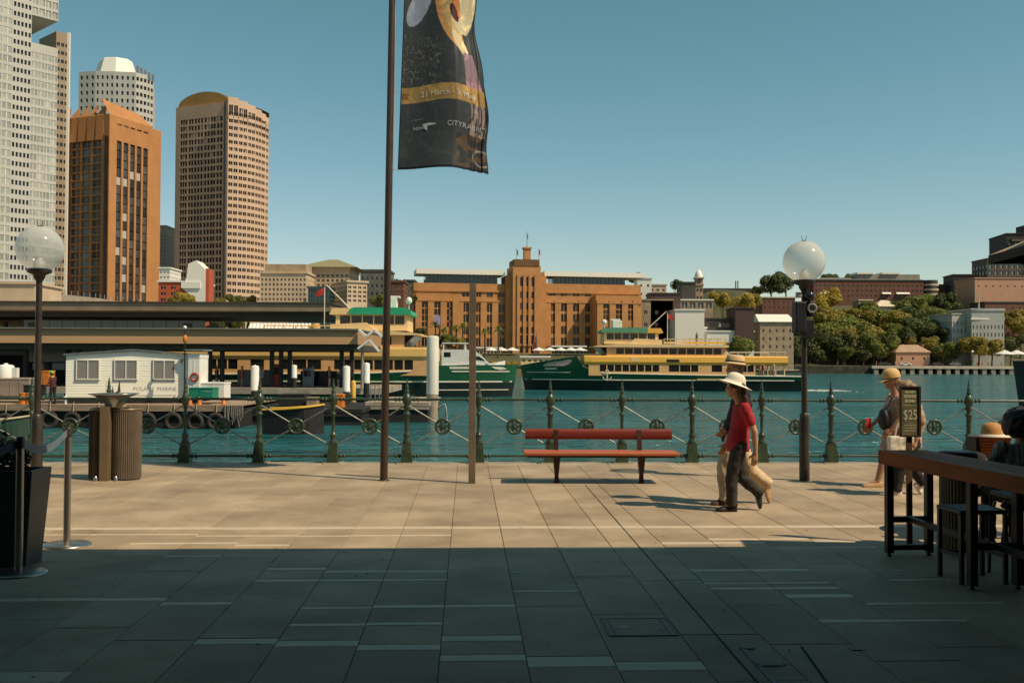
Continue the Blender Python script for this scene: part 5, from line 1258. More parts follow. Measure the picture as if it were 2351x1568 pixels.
cx_, cy_ = hz(258, 447), 447; zc = at(260, 129, 440).z
MB().loft([[(cx_ + r * math.cos(k * math.pi / 4 + .3), cy_ + r * .8 * math.sin(k * math.pi / 4 + .3), z) for k in range(8)] for r, z in ((10.5, zt - 2), (10.3, zt + 1.8), (9.6, zt + 2.2), (7.2, zc - .6), (6.8, zc))], sm=False).build('roof_cap', m_wslab, t)
for k in range(5): MB().box(hz(305 + 9 * k, 440), hz(309 + 9 * k, 440), 440, 441, zt - 2, zt + 6 - k).build('roof_screen', m_grey, t)

VR = 800
# generic building with windows on its front and right side
def bldg(name, label, cat, u0, u1, v0, v1, Y, dep, m, nx=4, nz=3, fx=.45, fz=.5, gm=None, rot=0., roofm=None, lip=.3, group=None, side=True, top=.12, bot=.1, mull=True, parts=None, lim=200):
    P = at(u0, 800, Y); P.z = 0; ex = V((math.cos(rot), math.sin(rot), 0)); W = on_u(P, ex, u1); z0, z1 = at((u0 + u1) / 2, v1, Y).z, at((u0 + u1) / 2, v0, Y).z
    t = thing(name, label, cat, (P.x, P.y, z0), 0, group); H = z1 - z0; mb, pn = MB(), []; O = V((0, 0, 0)); nin = V((-ex.y, ex.x, 0))
    zs = rows(H * bot, H * (1 - top), nz, fz) if nz else []
    facade(mb, pn, O, ex, W, H, even(W, nx, fx) if nz else [], zs, .3)
    if side and nz:
        n2 = max(1, int(nx * dep / W)); facade(mb, pn, O + ex * W, nin, dep, H, even(dep, n2, fx), zs, .3)
        facade(mb, pn, O + nin * dep, -nin, dep, H, even(dep, n2, fx), zs, .3)
    else: shell(mb, [O, O + ex * W, O + ex * W + nin * dep, O + nin * dep], 0, H, (0, 2), roof=False)
    shell(mb, [O, O + ex * W, O + ex * W + nin * dep, O + nin * dep], -6, .001, roof=False)
    mb.add([O + nin * dep, O + ex * W + nin * dep, O + ex * W + nin * dep + V((0, 0, H)), O + nin * dep + V((0, 0, H))], [(0, 1, 2, 3)])
    mb.build('wall', m, t)
    if pn: place_panes(t, pn, gm or m_win, lim, mull)
    rf = MB(); c = [O - ex * lip - nin * lip, O + ex * (W + lip) - nin * lip, O + ex * (W + lip) + nin * (dep + lip), O - ex * lip + nin * (dep + lip)]
    rf.prism([(p.x, p.y) for p in c], H, H + .45, 'z'); rf.build('roof', roofm or m, t)
    return t, ex, nin, W, H
def gable(t, ex, nin, W, H, dep, rise, m, over=.4, hip=True):
    up = V((0, 0, 1)); O = V((0, 0, H + .46)); a, b, c, d = O - ex * over - nin * over, O + ex * (W + over) - nin * over, O + ex * (W + over) + nin * (dep + over), O - ex * over + nin * (dep + over)
    i = min(dep, W) * .4 if hip else 0; r0, r1 = O + ex * i + nin * dep / 2 + up * rise, O + ex * (W - i) + nin * dep / 2 + up * rise
    MB().add([a, b, c, d, r0, r1], [(0, 1, 5, 4), (1, 2, 5), (2, 3, 4, 5), (3, 0, 4), (3, 2, 1, 0)]).build('pitched_roof', m, t)

# ---- station, expressway and low buildings at left
Yt = 150.; t = thing('railway_station', 'long elevated station canopy with dark soffit above the wharves', 'station', (0, 0, 0))
sx0, sx1 = hz(-330, Yt), hz(760, Yt); za, zb = at(380, 697, Yt).z, at(380, 716, Yt).z
MB().prism([(Yt, zb), (Yt - .7, zb + .15), (Yt - .7, za), (Yt + 20, za), (Yt + 20, zb)], sx0, sx1, 'x').build('canopy', mat('canopy_fascia', (.24, .17, .105), .6, var=.15, sc=.3), t)
MB().box(sx0, sx1 + .3, Yt - .9, Yt + 20.2, za + .005, za + .25).build('canopy_edge', m_soff, t)
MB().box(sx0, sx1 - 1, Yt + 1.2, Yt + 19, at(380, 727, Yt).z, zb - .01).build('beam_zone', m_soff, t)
for k in range(24):
    x = sx0 + 3 + (sx1 - sx0 - 5) * k / 23; MB().box(x - .2, x + .2, Yt + 4, Yt + 4.4, -.2, at(380, 738, Yt).z).build('column', m_blackp, t)
zw0, zw1 = at(300, 758, Yt + 2).z, at(300, 736, Yt + 2).z
pw_ = MB(); nP = 14; xa, xb = hz(53, Yt + 2), hz(470, Yt + 2)
for k in range(nP): MB().box(xa + (xb - xa) * k / nP + .04, xa + (xb - xa) * (k + 1) / nP - .04, Yt + 2, Yt + 2.3, zw0, zw1).build('wall_panel', mat('station_wall', (.155, .165, .135), .7, var=.12, sc=.4), t)
for u in (74, 490, 430): MB().box(hz(u - 10, Yt + 1.95), hz(u + 10, Yt + 1.95), Yt + 1.9, Yt + 1.99, zw0 + .3, zw1 - .4).build('wall_vent', m_soff, t)
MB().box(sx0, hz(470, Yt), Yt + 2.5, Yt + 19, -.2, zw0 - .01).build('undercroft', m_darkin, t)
t = thing('scalloped_awning', 'white scalloped awning roof seen above the wharf roof', 'awning', (hz(566, 120), 120, 0)); z0, z1 = at(640, 760, 120).z, at(640, 742, 120).z; Wn = hz(712, 120) - hz(566, 120)
for k in range(17):
    x = Wn * k / 17; MB().loft([[(x, 0, z0), (x + Wn / 34, -.25, z0 - .1), (x + Wn / 17 - .01, 0, z0)], [(x + .3 * (k == 0), .9, z1), (x + Wn / 34, .75, z1 + .06), (x + Wn / 17 - .01, .9, z1)]], sm=True, closed=False).build('awning_panel', m_whitep, t)
MB().box(.2, Wn - .1, .95, 3, -.2, z1 - .05).build('frame', m_beige, t)
MB().lathe([(.5, z0 - .3), (.6, z0 + .4), (.5, z1)], 14, (Wn + .5, .5, 0)).build('end_drum', m_buff, t)
bldg('beige_hall', 'plain beige building end with sloping roof edge at the far left', 'building', -60, 78, 652, 694, 175, 12, m_beige, 1, 0, rot=.06)
bldg('cream_hall', 'cream panelled building at the far left between the two wharf roofs', 'building', -60, 52, 720, 760, 165, 8, mat('cream_panel', (.66, .50, .36), .7, var=.05), 3, 2, .92, .86, gm=mat('cream_pane', (.66, .48, .34), .6, var=.05), mull=False, side=False)
mb = MB(); pts = []
ex_ = thing('expressway', 'curved concrete expressway ramp with railings below the towers', 'viaduct', (0, 0, 0))
pts = [at(u, v, Y) for u, v, Y in ((30, 672, 190), (85, 676, 200), (150, 682, 215), (220, 689, 230), (270, 696, 240), (330, 700, 250))]
rr = [[p + V((0, -.3, -.9)), p + V((0, -.3, .5)), p + V((0, 6, .5)), p + V((0, 6, -.9))] for p in pts]
MB().loft(rr, sm=False).build('deck', m_conc, ex_)
for a, b in zip(pts, pts[1:]):
    for k in range(5): p = a.lerp(b, k / 5); MB().tube(p + V((0, -.2, .5)), p + V((0, -.2, 1.5)), .09, n=5).build('railing_post', m_grey, ex_)
for p in pts[1::2]: MB().box(p.x - .8, p.x + .8, p.y + 1, p.y + 4, -.5, p.z - .91).build('pier', m_conc, ex_)
# red and white building
t, ex, nin, W, H = bldg('red_brick_house', 'red and white stepped building between the orange and sand towers', 'building', 362, 452, 648, 700, 260, 14, mat('red_render', (.42, .09, .04), .8, var=.1, sc=.3), 4, 3, .5, .45, roofm=m_wslab)
zA = H
MB().prism([(W * .62, H * .75), (W * .98, H * .2), (W * 1.12, -2), (W * 1.22, -2), (W * 1.22, H * 1.55), (W * .98, H * 1.95), (W * .78, H * 1.8), (W * .74, H * 1.2)], -.8, 5, 'y').build('white_gable', m_wslab, t)
MB().box(W * 1.221, W * 1.30, -.6, 4, -3, H * 1.6).build('red_fin', mat('red_render', (.42, .09, .04)), t)
MB().box(W * .62, W * 1.1, -1.2, -.81, H * .72, H * 1.0).build('balcony', m_wslab, t)
bldg('white_slab_tower', 'narrow white slab building peeping behind the orange tower', 'building', 364, 378, 520, 660, 400, 12, m_wtower, 2, 12, .3, .4)
bldg('glass_block', 'dark glass block low between the orange and sand towers', 'building', 371, 402, 583, 640, 420, 12, m_blk, 4, 5, .8, .6, gm=m_teal)
bldg('low_white_roof', 'low white curved roofed building beside the orange tower', 'building', 363, 388, 617, 645, 300, 10, m_wslab, 3, 2, .6, .3)
# beige apartments
t, ex, nin, W, H = bldg('beige_apartments', 'beige apartment block with rows of small square windows behind the station', 'building', 596, 702, 628, 700, 235, 14, m_beige, 12, 5, .5, .5)
MB().box(W * .05, W * .95, 2, 12, H + .46, H + 2.4).build('penthouse', m_stoneb, t)
t, ex, nin, W, H = bldg('beige_hotel', 'taller beige block with balconies and grey green roof behind the station', 'building', 692, 800, 618, 700, 245, 16, mat('beige_panel', (.42, .33, .22), .8, var=.1, sc=.3), 10, 6, .55, .5)
gable(t, ex, nin, W * 1.1, H, 14, 2.6, mat('olive_roof', (.24, .21, .11), .7, var=.15), 1.0)
bldg('beige_annex', 'rounded beige corner block with dark balconies right of the beige hotel', 'building', 796, 842, 648, 700, 232, 10, m_beige, 4, 4, .6, .5, rot=.5)
bldg('teal_kiosk', 'small dark teal glass block in front of the beige blocks', 'building', 706, 757, 662, 700, 228, 6, m_teal, 5, 3, .8, .7, gm=m_teal)
bldg('grey_terrace', 'long grey roofed building on the rise right of the beige hotel', 'building', 826, 892, 622, 690, 290, 12, m_slate, 6, 3, .4, .4)
bldg('red_terrace', 'small red brick building close to the left side of the flagpole', 'building', 893, 926, 648, 690, 280, 10, m_brickr, 4, 3, .4, .45)
bldg('grey_gap_house', 'grey house wedged between flagpole and the sandstone museum', 'building', 926, 950, 645, 700, 330, 10, m_slate, 2, 2, .4, .4)

# ---- sandstone museum
YM = 300.; rotM = .17; PM = at(949, 800, YM); PM.z = 0; exM = V((math.cos(rotM), math.sin(rotM), 0)); niM = V((-exM.y, exM.x, 0))
t = thing('sandstone_museum', 'orange sandstone art deco building with central tower and flags', 'building', (PM.x, PM.y, 0), rotM)
zb0 = 3.2
def mx(u, off=0.): return on_u(PM - niM * off, exM, u)
def mz(v, u=1200, off=0.): 
    p = PM + exM * mx(u, off) - niM * off; return at(u, v, p.y).z
def zoomx(x): return (1450 + x / 2.239) / 1.6333
def zoomy(y): return (850 + y / 2.239) / 1.6333
ms, pnM = MB(), []
def seg(u0, u1, vtop, off, cols_, rowsy, m=ms, base=zb0, dep=.6):
    um = (u0 + u1) / 2; a, b = mx(u0, off), mx(u1, off); zt_ = mz(vtop, um, off)
    zs = sorted([(mz(zoomy(y1), um, off) - base, mz(zoomy(y0), um, off) - base) for y0, y1 in rowsy]); zs = [(max(.05, p), q) for p, q in zs]
    xs = [(mx(zoomx(c0), off) - a, mx(zoomx(c1), off) - a) for c0, c1 in cols_]
    facade(m, pnM, (a, -off, base), (1, 0, 0), b - a, zt_ - base, xs, zs, dep)
    for x in (a, b): m.add([(x, -off, base), (x, 8, base), (x, 8, zt_), (x, -off, zt_)], [(0, 1, 2, 3)])
    m.add([(a, -off, zt_), (b, -off, zt_), (b, 8, zt_), (a, 8, zt_)], [(0, 1, 2, 3)]); return a, b, zt_
RW = [(552, 587), (645, 714), (736, 802), (838, 904), (934, 1003)]
a0, b0, zw_ = seg(949, 1161, zoomy(476), 0, [(630, 658), (662, 690), (742, 766), (770, 790), (836, 860), (864, 888), (932, 958), (962, 988)], RW)
seg(954, 1030, zoomy(560), 1.2, [(290, 315), (320, 346), (396, 421), (426, 452), (500, 525), (530, 556)], [(632, 680), (690, 740), (745, 790), (800, 840), (900, 1000)])
a1, b1, _ = seg(1254, 1471, zoomy(485), 0, [(1360, 1386), (1390, 1416), (1460, 1484), (1488, 1512), (1562, 1586), (1590, 1614), (1662, 1686), (1690, 1714)], RW)
seg(1368, 1473, zoomy(580), 6.0, [(1815, 1838), (1842, 1866), (1924, 1948), (1952, 1976), (2022, 2046), (2050, 2072)], [(640, 690), (700, 735), (740, 785), (842, 890), (940, 1000)])
ta, tb, _ = seg(1161, 1254, zoomy(412), 1.4, [], [])
seg(1177, 1241, zoomy(330), 3.2, [(1116, 1146), (1164, 1190), (1210, 1238)], [(425, 500), (545, 600), (640, 695), (742, 795), (842, 895), (912, 985), (1000, 1060)])
ms.build('wall', m_sand, t); place_panes(t, pnM, m_win, 290, False, alt=m_winb)
xa, xb = mx(1180, 3.4), mx(1238, 3.4); zt_ = mz(zoomy(330), 1200, 3)
MB().box(xa, xb, -3.4, 6, zt_ + .003, mz(zoomy(276), 1200, 3)).build('tower_crown', m_sandd, t)
xa, xb = mx(1202, 0), mx(1217, 0); z9 = mz(zoomy(276), 1209, 0); z10 = mz(zoomy(188), 1209, 0)
MB().box(xa, xb, -.5, 1.5, z9, z10).box(xa - .3, xb + .3, -.8, 1.8, z10, z10 + .5).build('turret', m_sand, t)
MB().tube(((xa + xb) / 2, .5, z10), ((xa + xb) / 2, .5, mz(531, 1209, 0)), .12, .06, 6).build('flagpole', m_grey, t)
for u, v, m in ((1186, 572, m_bluep), (1237, 572, m_redp), (1209, 535, m_bluep)):
    x, z = mx(u, 0), mz(v, u, 0); f_ = MB(); f_.tube((x, .5, mz(600, u, 0)), (x, .5, z + .4), .06, n=5) if v > 560 else None
    f_.loft([[(x, .5, z), (x, .5, z - 1.6)], [(x + .35, .3, z - .5), (x + .3, .3, z - 2.0)], [(x + .5, .6, z - .9), (x + .45, .6, z - 2.2)]], closed=False); f_.build('flag', m, t)
MB().box(mx(1156), mx(1156) + .01, 0, .01, 0, .01)
for u0, u1 in ((962, 1158), (1256, 1452)):   # cornice and glass rooftop storeys
    xa, xb = mx(u0), mx(u1); zc_ = mz(zoomy(548), 1200); zr0 = mz(zoomy(474), 1200); 
    MB().box(mx(u0 - 12 if u0 < 1000 else u0), mx(u1 if u0 < 1000 else u1 + 16), -.35, -.003, zc_ - .25, zc_ + .25).build('cornice', m_sand, t)
    zg1 = mz(zoomy(412), 1200); MB().box(xa + 2, xb - 2, 1.6, 9, zr0 - .5, zg1).build('glass_storey', m_teal, t)
    for k in range(18): x = xa + 2 + (xb - xa - 4) * k / 18; MB().box(x - .05, x + .05, 1.5, 1.598, zr0 - .5, zg1).build('glazing_bar', m_blk, t)
    MB().box(xa - 1 if u0 > 1000 else xa - 1, xb + (4 if u0 > 1000 else 0), -.6, 10, zg1 + .003, zg1 + 1.5).build('roof_slab', m_wslab, t)
MB().box(mx(zoomx(395), 1.3), mx(zoomx(455), 1.3), -1.5, -1.25, mz(zoomy(830), 1000, 1.3), mz(zoomy(745), 1000, 1.3)).build('exhibition_banner', mat('lilac_banner', (.25, .24, .38), .7, var=.3, sc=.6), t)
t = thing('pink_flag', 'tall pink flag hanging beside the museum entrance', 'flag', PM + exM * mx(1232, 6) - niM * 6); MB().tube((0, 0, 2), (0, 0, mz(zoomy(890), 1232, 6)), .08, n=6).build('pole', m_grey, t)
zf = mz(zoomy(900), 1232, 6); MB().loft([[(.1, 0, zf), (.1, 0, zf - 4.5)], [(-.9, .2, zf - 2), (-1.5, .3, zf - 7)], [(-.2, -.2, zf - 3), (1.4, 0, zf - 8)]], closed=False).build('cloth', mat('pink_cloth', (.55, .14, .13), .7), t)
tm_ = next(o for o in S.objects if o.name == 'sandstone_museum')
for off, L_, za_, zb_ in ((0, (1352, 1436, 1536, 1638, 1728), 1003, 620), (0, (616, 715, 812, 908), 1003, 620), (6.0, (1790, 1894, 1998, 2092), 1003, 620), (1.2, (266, 370, 476, 578), 1003, 610), (3.2, (1104, 1155, 1200, 1250), 1003, 405)):
    for x in L_:
        xm = mx(zoomx(x), off); w_ = .95 if off != 3.2 else .45
        MB().box(xm - w_, xm + w_, -off - .38, -off - .004, mz(zoomy(za_), zoomx(x), off), mz(zoomy(zb_), zoomx(x), off)).build('pier', m_sand, tm_)
for off, u0, u1 in ((0, 1032, 1160), (0, 1255, 1366), (6.0, 1369, 1472), (1.2, 955, 1029)):
    for y in (632, 1012): z = mz(zoomy(y), 1200, off); MB().box(mx(u0, off), mx(u1, off), -off - .5, -off - .004, z - .18, z + .18).build('string_course', m_sandd if y > 1000 else m_sand, tm_)
# cafe umbrellas on the museum lawn
um = MB(); um.lathe([(2.2, 0), (2.15, .12), (.1, .95), (.01, 1.0)], 8, sm=False); um_me = um.mesh('canopy', m_whitep); um_p = MB().tube((0, 0, -2.4), (0, 0, .05), .06, n=6).mesh('pole', m_grey)
def umbrella(u, v, Y, lab, sc_=1., grp='white umbrellas on the museum terrace'):
    t = thing('parasol', lab, 'parasol', at(u, v, Y), 0, grp); a = put('canopy', um_me, t); b = put('pole', um_p, t); t.scale = (sc_, sc_, sc_); return t
UMB = 'white parasol in the row on the museum terrace in front of the sandstone facade'
for u, w_ in ((1128, 'leftmost of three left of the museum entrance'), (1152, 'middle of three left of the museum entrance'), (1176, 'nearest the left side of the museum entrance'), (1237, 'nearest the right side of the museum entrance'), (1262, 'second right of the museum entrance'), (1287, 'third right of the museum entrance'), (1311, 'fourth right of the museum entrance'), (1332, 'farthest right on the museum terrace')): umbrella(u, 805, 282, 'white parasol ' + w_, .95)
bldg('terrace_pavilion', 'low cream terrace pavilion left of the museum entrance', 'pavilion', 1085, 1150, 800, 818, 288, 4, m_beige, 8, 1, .7, .5, roofm=m_wslab, side=False)
bldg('terrace_counter', 'low pavilion with white roof right of the museum entrance', 'pavilion', 1268, 1345, 797, 818, 289, 4, m_darkin, 8, 1, .7, .5, roofm=m_wslab, side=False)
bldg('ticket_kiosk', 'low cream kiosk on the quay between the two ferries', 'kiosk', 1196, 1262, 821, 835, 256, 3, m_cream, 5, 1, .5, .4, roofm=m_wslab, side=False)

# ---- gallery boxes and old buildings right of the museum
bldg('white_gallery', 'white box shaped gallery block with a dark slot window', 'building', 1550, 1617, 713, 752, 332, 14, m_wslab, 1, 0)
t, ex, nin, W, H = bldg('gallery_storey', 'lower white gallery storey with wide dark window under the white box', 'building', 1548, 1622, 753.5, 812, 334, 14, m_wslab, 1, 1, .5, .28, top=.05, bot=.5, side=False, mull=False)
bldg('white_gallery_wing', 'low white gallery wing below the black and brown boxes', 'building', 1623, 1731, 762, 815, 333, 14, m_wslab, 1, 0)
bldg('black_gallery', 'black gallery box with wide window between white and brown boxes', 'building', 1618, 1688, 733, 760, 336, 12, m_blk, 1, 1, .7, .45, side=False, gm=m_glass)
bldg('brown_gallery', 'dark brown gallery box at the right end of the gallery group', 'building', 1688.5, 1731, 708, 760.5, 332, 14, m_brwn, 1, 0)
bldg('brown_store', 'brown clad block between museum and white gallery box', 'building', 1494, 1562, 675, 740, 345, 12, m_brwn, 1, 0)
bldg('dark_plant_room', 'charcoal plant room left of the clock tower', 'building', 1566, 1597, 650, 690, 360, 12, m_blk, 1, 0)
bldg('grey_link', 'grey stone link building against the museum right end', 'building', 1470, 1545, 690, 800, 345, 10, m_stoneb, 3, 3, .3, .3)
bldg('white_canopy_house', 'thin white roofed pavilion above the white gallery box', 'building', 1562, 1637, 690, 712, 352, 10, m_stoneb, 4, 1, .7, .7, gm=m_teal, roofm=m_wslab)
bldg('cream_block', 'small cream block between museum roof and plant room', 'building', 1463, 1496, 640, 690, 370, 10, m_wslab, 2, 2, .3, .3)
bldg('far_cream_house', 'pale house on the skyline right of the museum roof', 'building', 1490, 1530, 655, 690, 390, 10, m_beige, 3, 2, .4, .4)
tc = thing('clock_tower', 'sandstone clock tower with pale dome on the skyline', 'tower', at(1604, 700, 420)); kc = 420 / F
MB().box(-8.5 * kc, 8.5 * kc, -8.5 * kc, 8.5 * kc, -5, 62 * kc).box(-10.5 * kc, 10.5 * kc, -10.5 * kc, 10.5 * kc, 44 * kc, 47 * kc).box(-11 * kc, 11 * kc, -11 * kc, 11 * kc, 60 * kc, 62.5 * kc).build('shaft', m_stoneb, tc)
MB().lathe([(9.5 * kc, 62.5 * kc), (9 * kc, 68 * kc), (6.5 * kc, 75 * kc), (2 * kc, 80 * kc), (.8 * kc, 82 * kc), (.4 * kc, 92 * kc)], 12).build('dome', m_wslab, tc)
MB().lathe([(4.6 * kc, 0), (4.6 * kc, .15)], 16).build('clock_face', m_blk, tc).matrix_local = Matrix.Translation((0, -8.6 * kc, 54 * kc)) @ Matrix.Rotation(PI / 2, 4, 'X')
for x in (-1, 1):
    for z in (12, 30): MB().box(x * 4 * kc - .4, x * 4 * kc + .4, -8.5 * kc - .06, -8.5 * kc - .01, z * kc, (z + 7) * kc).build('window', m_win, tc)
tb_ = thing('bridge_approach', 'dark bridge approach beam on the skyline right of the clock tower', 'bridge', (0, 0, 0))
MB().box(hz(1612, 520), hz(1760, 520), 520, 530, at(1690, 671, 520).z, at(1690, 662, 520).z).build('deck', m_blk, tb_)
for u in (1630, 1660, 1690, 1720): MB().box(hz(u, 520), hz(u + 3, 520), 522, 526, 5, at(1690, 671, 520).z).build('pier', m_blk, tb_)
for u in (1689, 1694): MB().tube(at(u, 662, 524), at(u, 645, 524), .35, n=6).build('mast', m_grey, tb_)
t, ex, nin, W, H = bldg('stone_warehouse', 'old stone warehouse with white pitched roof left of the right lamp post', 'building', 1745, 1822, 742, 812, 350, 14, m_stoneb, 5, 3, .28, .4)
gable(t, ex, nin, W, H, 14, 3.0, m_wslab, .6, False)
t, ex, nin, W, H = bldg('brick_store', 'red brick store with pale flat roof above the stone warehouse', 'building', 1750, 1826, 684, 715, 410, 14, m_brickr, 7, 2, .3, .4, roofm=m_croof)
# long brick building on the ridge
t, ex, nin, W, H = bldg('brick_terrace', 'long red brick building on the ridge with grey roof and white awnings', 'building', 1868, 2121, 645, 690, 470, 14, m_brickr, 24, 3, .42, .42, roofm=m_slate)
gable(t, ex, nin, W, H, 14, 1.6, m_slate, .5)
MB().box(W * .41, W * .99, 3, 12, H + .5, H + 3.4).build('penthouse', mat('greyish_panel', (.25, .23, .18), .7, var=.2, sc=.3), t)
for q0, q1 in ((.41, .56), (.64, .8)): MB().box(W * q0, W * q1, 2, 12, H + 3.41, H + 4.3).build('white_roof_slab', m_wslab, t)
for q0, q1 in ((.06, .19), (.62, .70), (.75, .87)): MB().prism([(-1.2, H * .33), (0, H * .42), (0, H * .36)], W * q0, W * q1, 'x').build('awning', m_wslab, t)
dr = thing('rounded_apartment', 'round ended block with pale balcony bands at the right end of the ridge building', 'building', at(2136, 690, 472)); kd = 472 / F
for k in range(4): MB().lathe([(18 * kd, k * 11 * kd), (18 * kd, (k * 11 + 4.5) * kd)], 20, sy=.9).build('balcony_band', m_beige, dr)
MB().lathe([(16 * kd, -20), (16 * kd, 46 * kd)], 20).build('core', m_blk, dr)
bldg('red_roof_house', 'red brick house between round ended block and dark apartments', 'building', 2153, 2200, 655, 700, 480, 12, m_brickr, 4, 3, .35, .4, roofm=m_slate)
# cottage, grey-white building, pink building, apartments
t, ex, nin, W, H = bldg('stone_cottage', 'small pink sandstone cottage by the water with hipped roof', 'cottage', 2057, 2135, 811, 835, 396, 8, m_pink, 3, 1, .16, .45, top=.2, bot=.2, mull=False)
gable(t, ex, nin, W, H, 8, 3.0, mat('shingle_roof', (.36, .24, .16), .85, var=.15, sc=.5), .5)
for q in (.1, .9): MB().box(W * q - .4, W * q + .4, 3.4, 4.4, H, H + 3.8).build('chimney', m_pink, t)
t, ex, nin, W, H = bldg('grey_white_hall', 'grey white rendered building with arched windows and parapet at right', 'building', 2231, 2306, 714, 815, 398, 20, m_gw, 9, 4, .34, .5, top=.28, bot=.02, rot=-.05)
MB().box(-.3, W + .3, -.35, -.004, H * .80, H * .84).build('cornice', m_wslab, t); MB().box(-.5, W + .5, -.5, 20.5, H + .46, H + 1.0).build('parapet', m_gw, t)
MB().tube((W * .45, 6, H), (W * .45, 6, H + 8), .35, .15, 8).build('finial', m_gw, t)
bldg('grey_white_wing', 'grey white rear wing with narrow windows left of the grey white hall', 'building', 2186, 2230, 722, 815, 402, 18, m_gw, 5, 4, .3, .5, rot=.15)
bldg('pink_building', 'large plain pink building with a row of small dark windows at right edge', 'building', 2239, 2440, 640, 712, 440, 20, m_pink, 12, 1, .22, .16, top=.1, bot=.62)
bldg('brick_glass_hall', 'brick hall with sloping glazed roof at the right edge below the pink building', 'building', 2262, 2440, 695, 740, 425, 14, m_brickr, 10, 2, .3, .3, roofm=m_teal)
t, ex, nin, W, H = bldg('dark_apartments', 'tall dark brown apartment block with balconies at the right edge', 'building', 2312, 2460, 538, 670, 480, 22, m_apt, 10, 8, .5, .45, gm=m_teal, rot=-.1)
MB().box(W * .5, W, 2, 20, H + .46, H + 6).build('upper_storey', m_apt, t)
for k in range(1, 8): MB().box(2, W, -1.3, -.01, H * k / 8 - .1, H * k / 8 + .9).build('balcony', mat('concrete_balcony', (.10, .08, .06), .8, var=.15), t)
bldg('stepped_apartments', 'lower stepped dark apartment block left of the tall dark block', 'building', 2268, 2345, 595, 670, 474, 16, mat('concrete_balcony', (.10, .08, .06)), 6, 4, .75, .6, gm=m_teal)
bldg('brown_apartments', 'brown brick apartment block with glass corner between ridge houses and dark block', 'building', 2189, 2250, 632, 705, 470, 14, m_apt, 6, 5, .6, .55, gm=m_teal, rot=-.1)
bldg('hill_house', 'brown house with cream roof among the hillside trees', 'house', 1972, 2004, 690, 716, 440, 8, m_stoneb, 3, 1, .3, .4, roofm=m_croof)
t, ex, nin, W, H = bldg('cream_roof_house', 'house with broad cream pitched roof among the hillside trees', 'house', 2012, 2065, 706, 730, 436, 9, m_beige, 3, 1, .3, .4); gable(t, ex, nin, W, H, 9, 3, m_croof, .6)
bldg('awning_house', 'small house with pale awning roof low in the hillside trees', 'house', 1988, 2018, 718, 735, 428, 7, m_beige, 2, 1, .3, .4, roofm=m_croof)

# ---- trees
LM = [mat('leaf_dark', (.10, .12, .034), .6, lucent=.4, var=.45, sc=.5, orand=.15), mat('leaf_mid', (.185, .20, .040), .6, lucent=.4, var=.4, sc=.5, orand=.15), mat('leaf_olive', (.30, .24, .045), .6, lucent=.4, var=.35, sc=.5, orand=.12), mat('leaf_yellow', (.42, .32, .05), .6, lucent=.4, var=.3, sc=.5, orand=.1)]
m_bark = mat('tree_bark', (.09, .065, .045), .9, var=.3, sc=2)
CR = {}
def crown(kind, shape):
    if (kind, shape) not in CR:
        rd = random.Random(shape * 7 + 1); mb = MB()
        lob = [((0, 0, 0), 1.0)] + [((rd.uniform(-.75, .75), rd.uniform(-.6, .6), rd.uniform(-.25, .5)), rd.uniform(.42, .66)) for _ in range(6)]
        for i, (c, r) in enumerate(lob):
            q = leafmb(int(640 * r * r + 120), c, (r * .78, r * .78, r * .62), .105, shape * 31 + i, flat=.25, shell=.8)
            mb.add(q.v, q.f)
        CR[(kind, shape)] = mb.mesh('crown', LM[kind])
    return CR[(kind, shape)]
TR = {}
def tree(u, v, r, Y, kind, lab, grp, asp=1.0):
    """crown centred at image point (u, v), radius r in image units"""
    k = Y / F; c = at(u, v, Y); R_ = r * k; z0 = min(Hh(c.x, Y) if Y > 240 else 0, c.z - R_ * .8)
    t = thing('tree', lab, 'tree', (c.x, c.y, z0), 0, grp)
    o = put('crown', crown(kind, random.Random(int(u * 7 + v)).randrange(4)), t, (0, 0, c.z - z0), (u * 1.3) % 6.28); o.scale = (R_ * 1.15, R_ * 1.15, R_ * 1.2 * asp)
    h_ = c.z - z0; tr = MB(); tr.path([(0, 0, -1), (.1 * R_, 0, h_ * .5), (0, 0, h_ + .3 * R_)], [.07 * R_ + .1, .05 * R_ + .08, .02 * R_], 7)
    for a in (0., 2.1, 4.2): tr.path([(.05 * R_, 0, h_ * .55), (math.cos(a) * R_ * .5, math.sin(a) * R_ * .5, h_ + .1 * R_)], [.04 * R_ + .03, .012 * R_], 5)
    tr.build('trunk', m_bark, t); return t
G1 = 'trees on the far hillside'
DESC = {0: 'dark green', 1: 'mid green', 2: 'olive', 3: 'yellow green'}
def q3(x, y): return (3000 + x / 2.412) / 1.6333, (800 + y / 2.412) / 1.6333
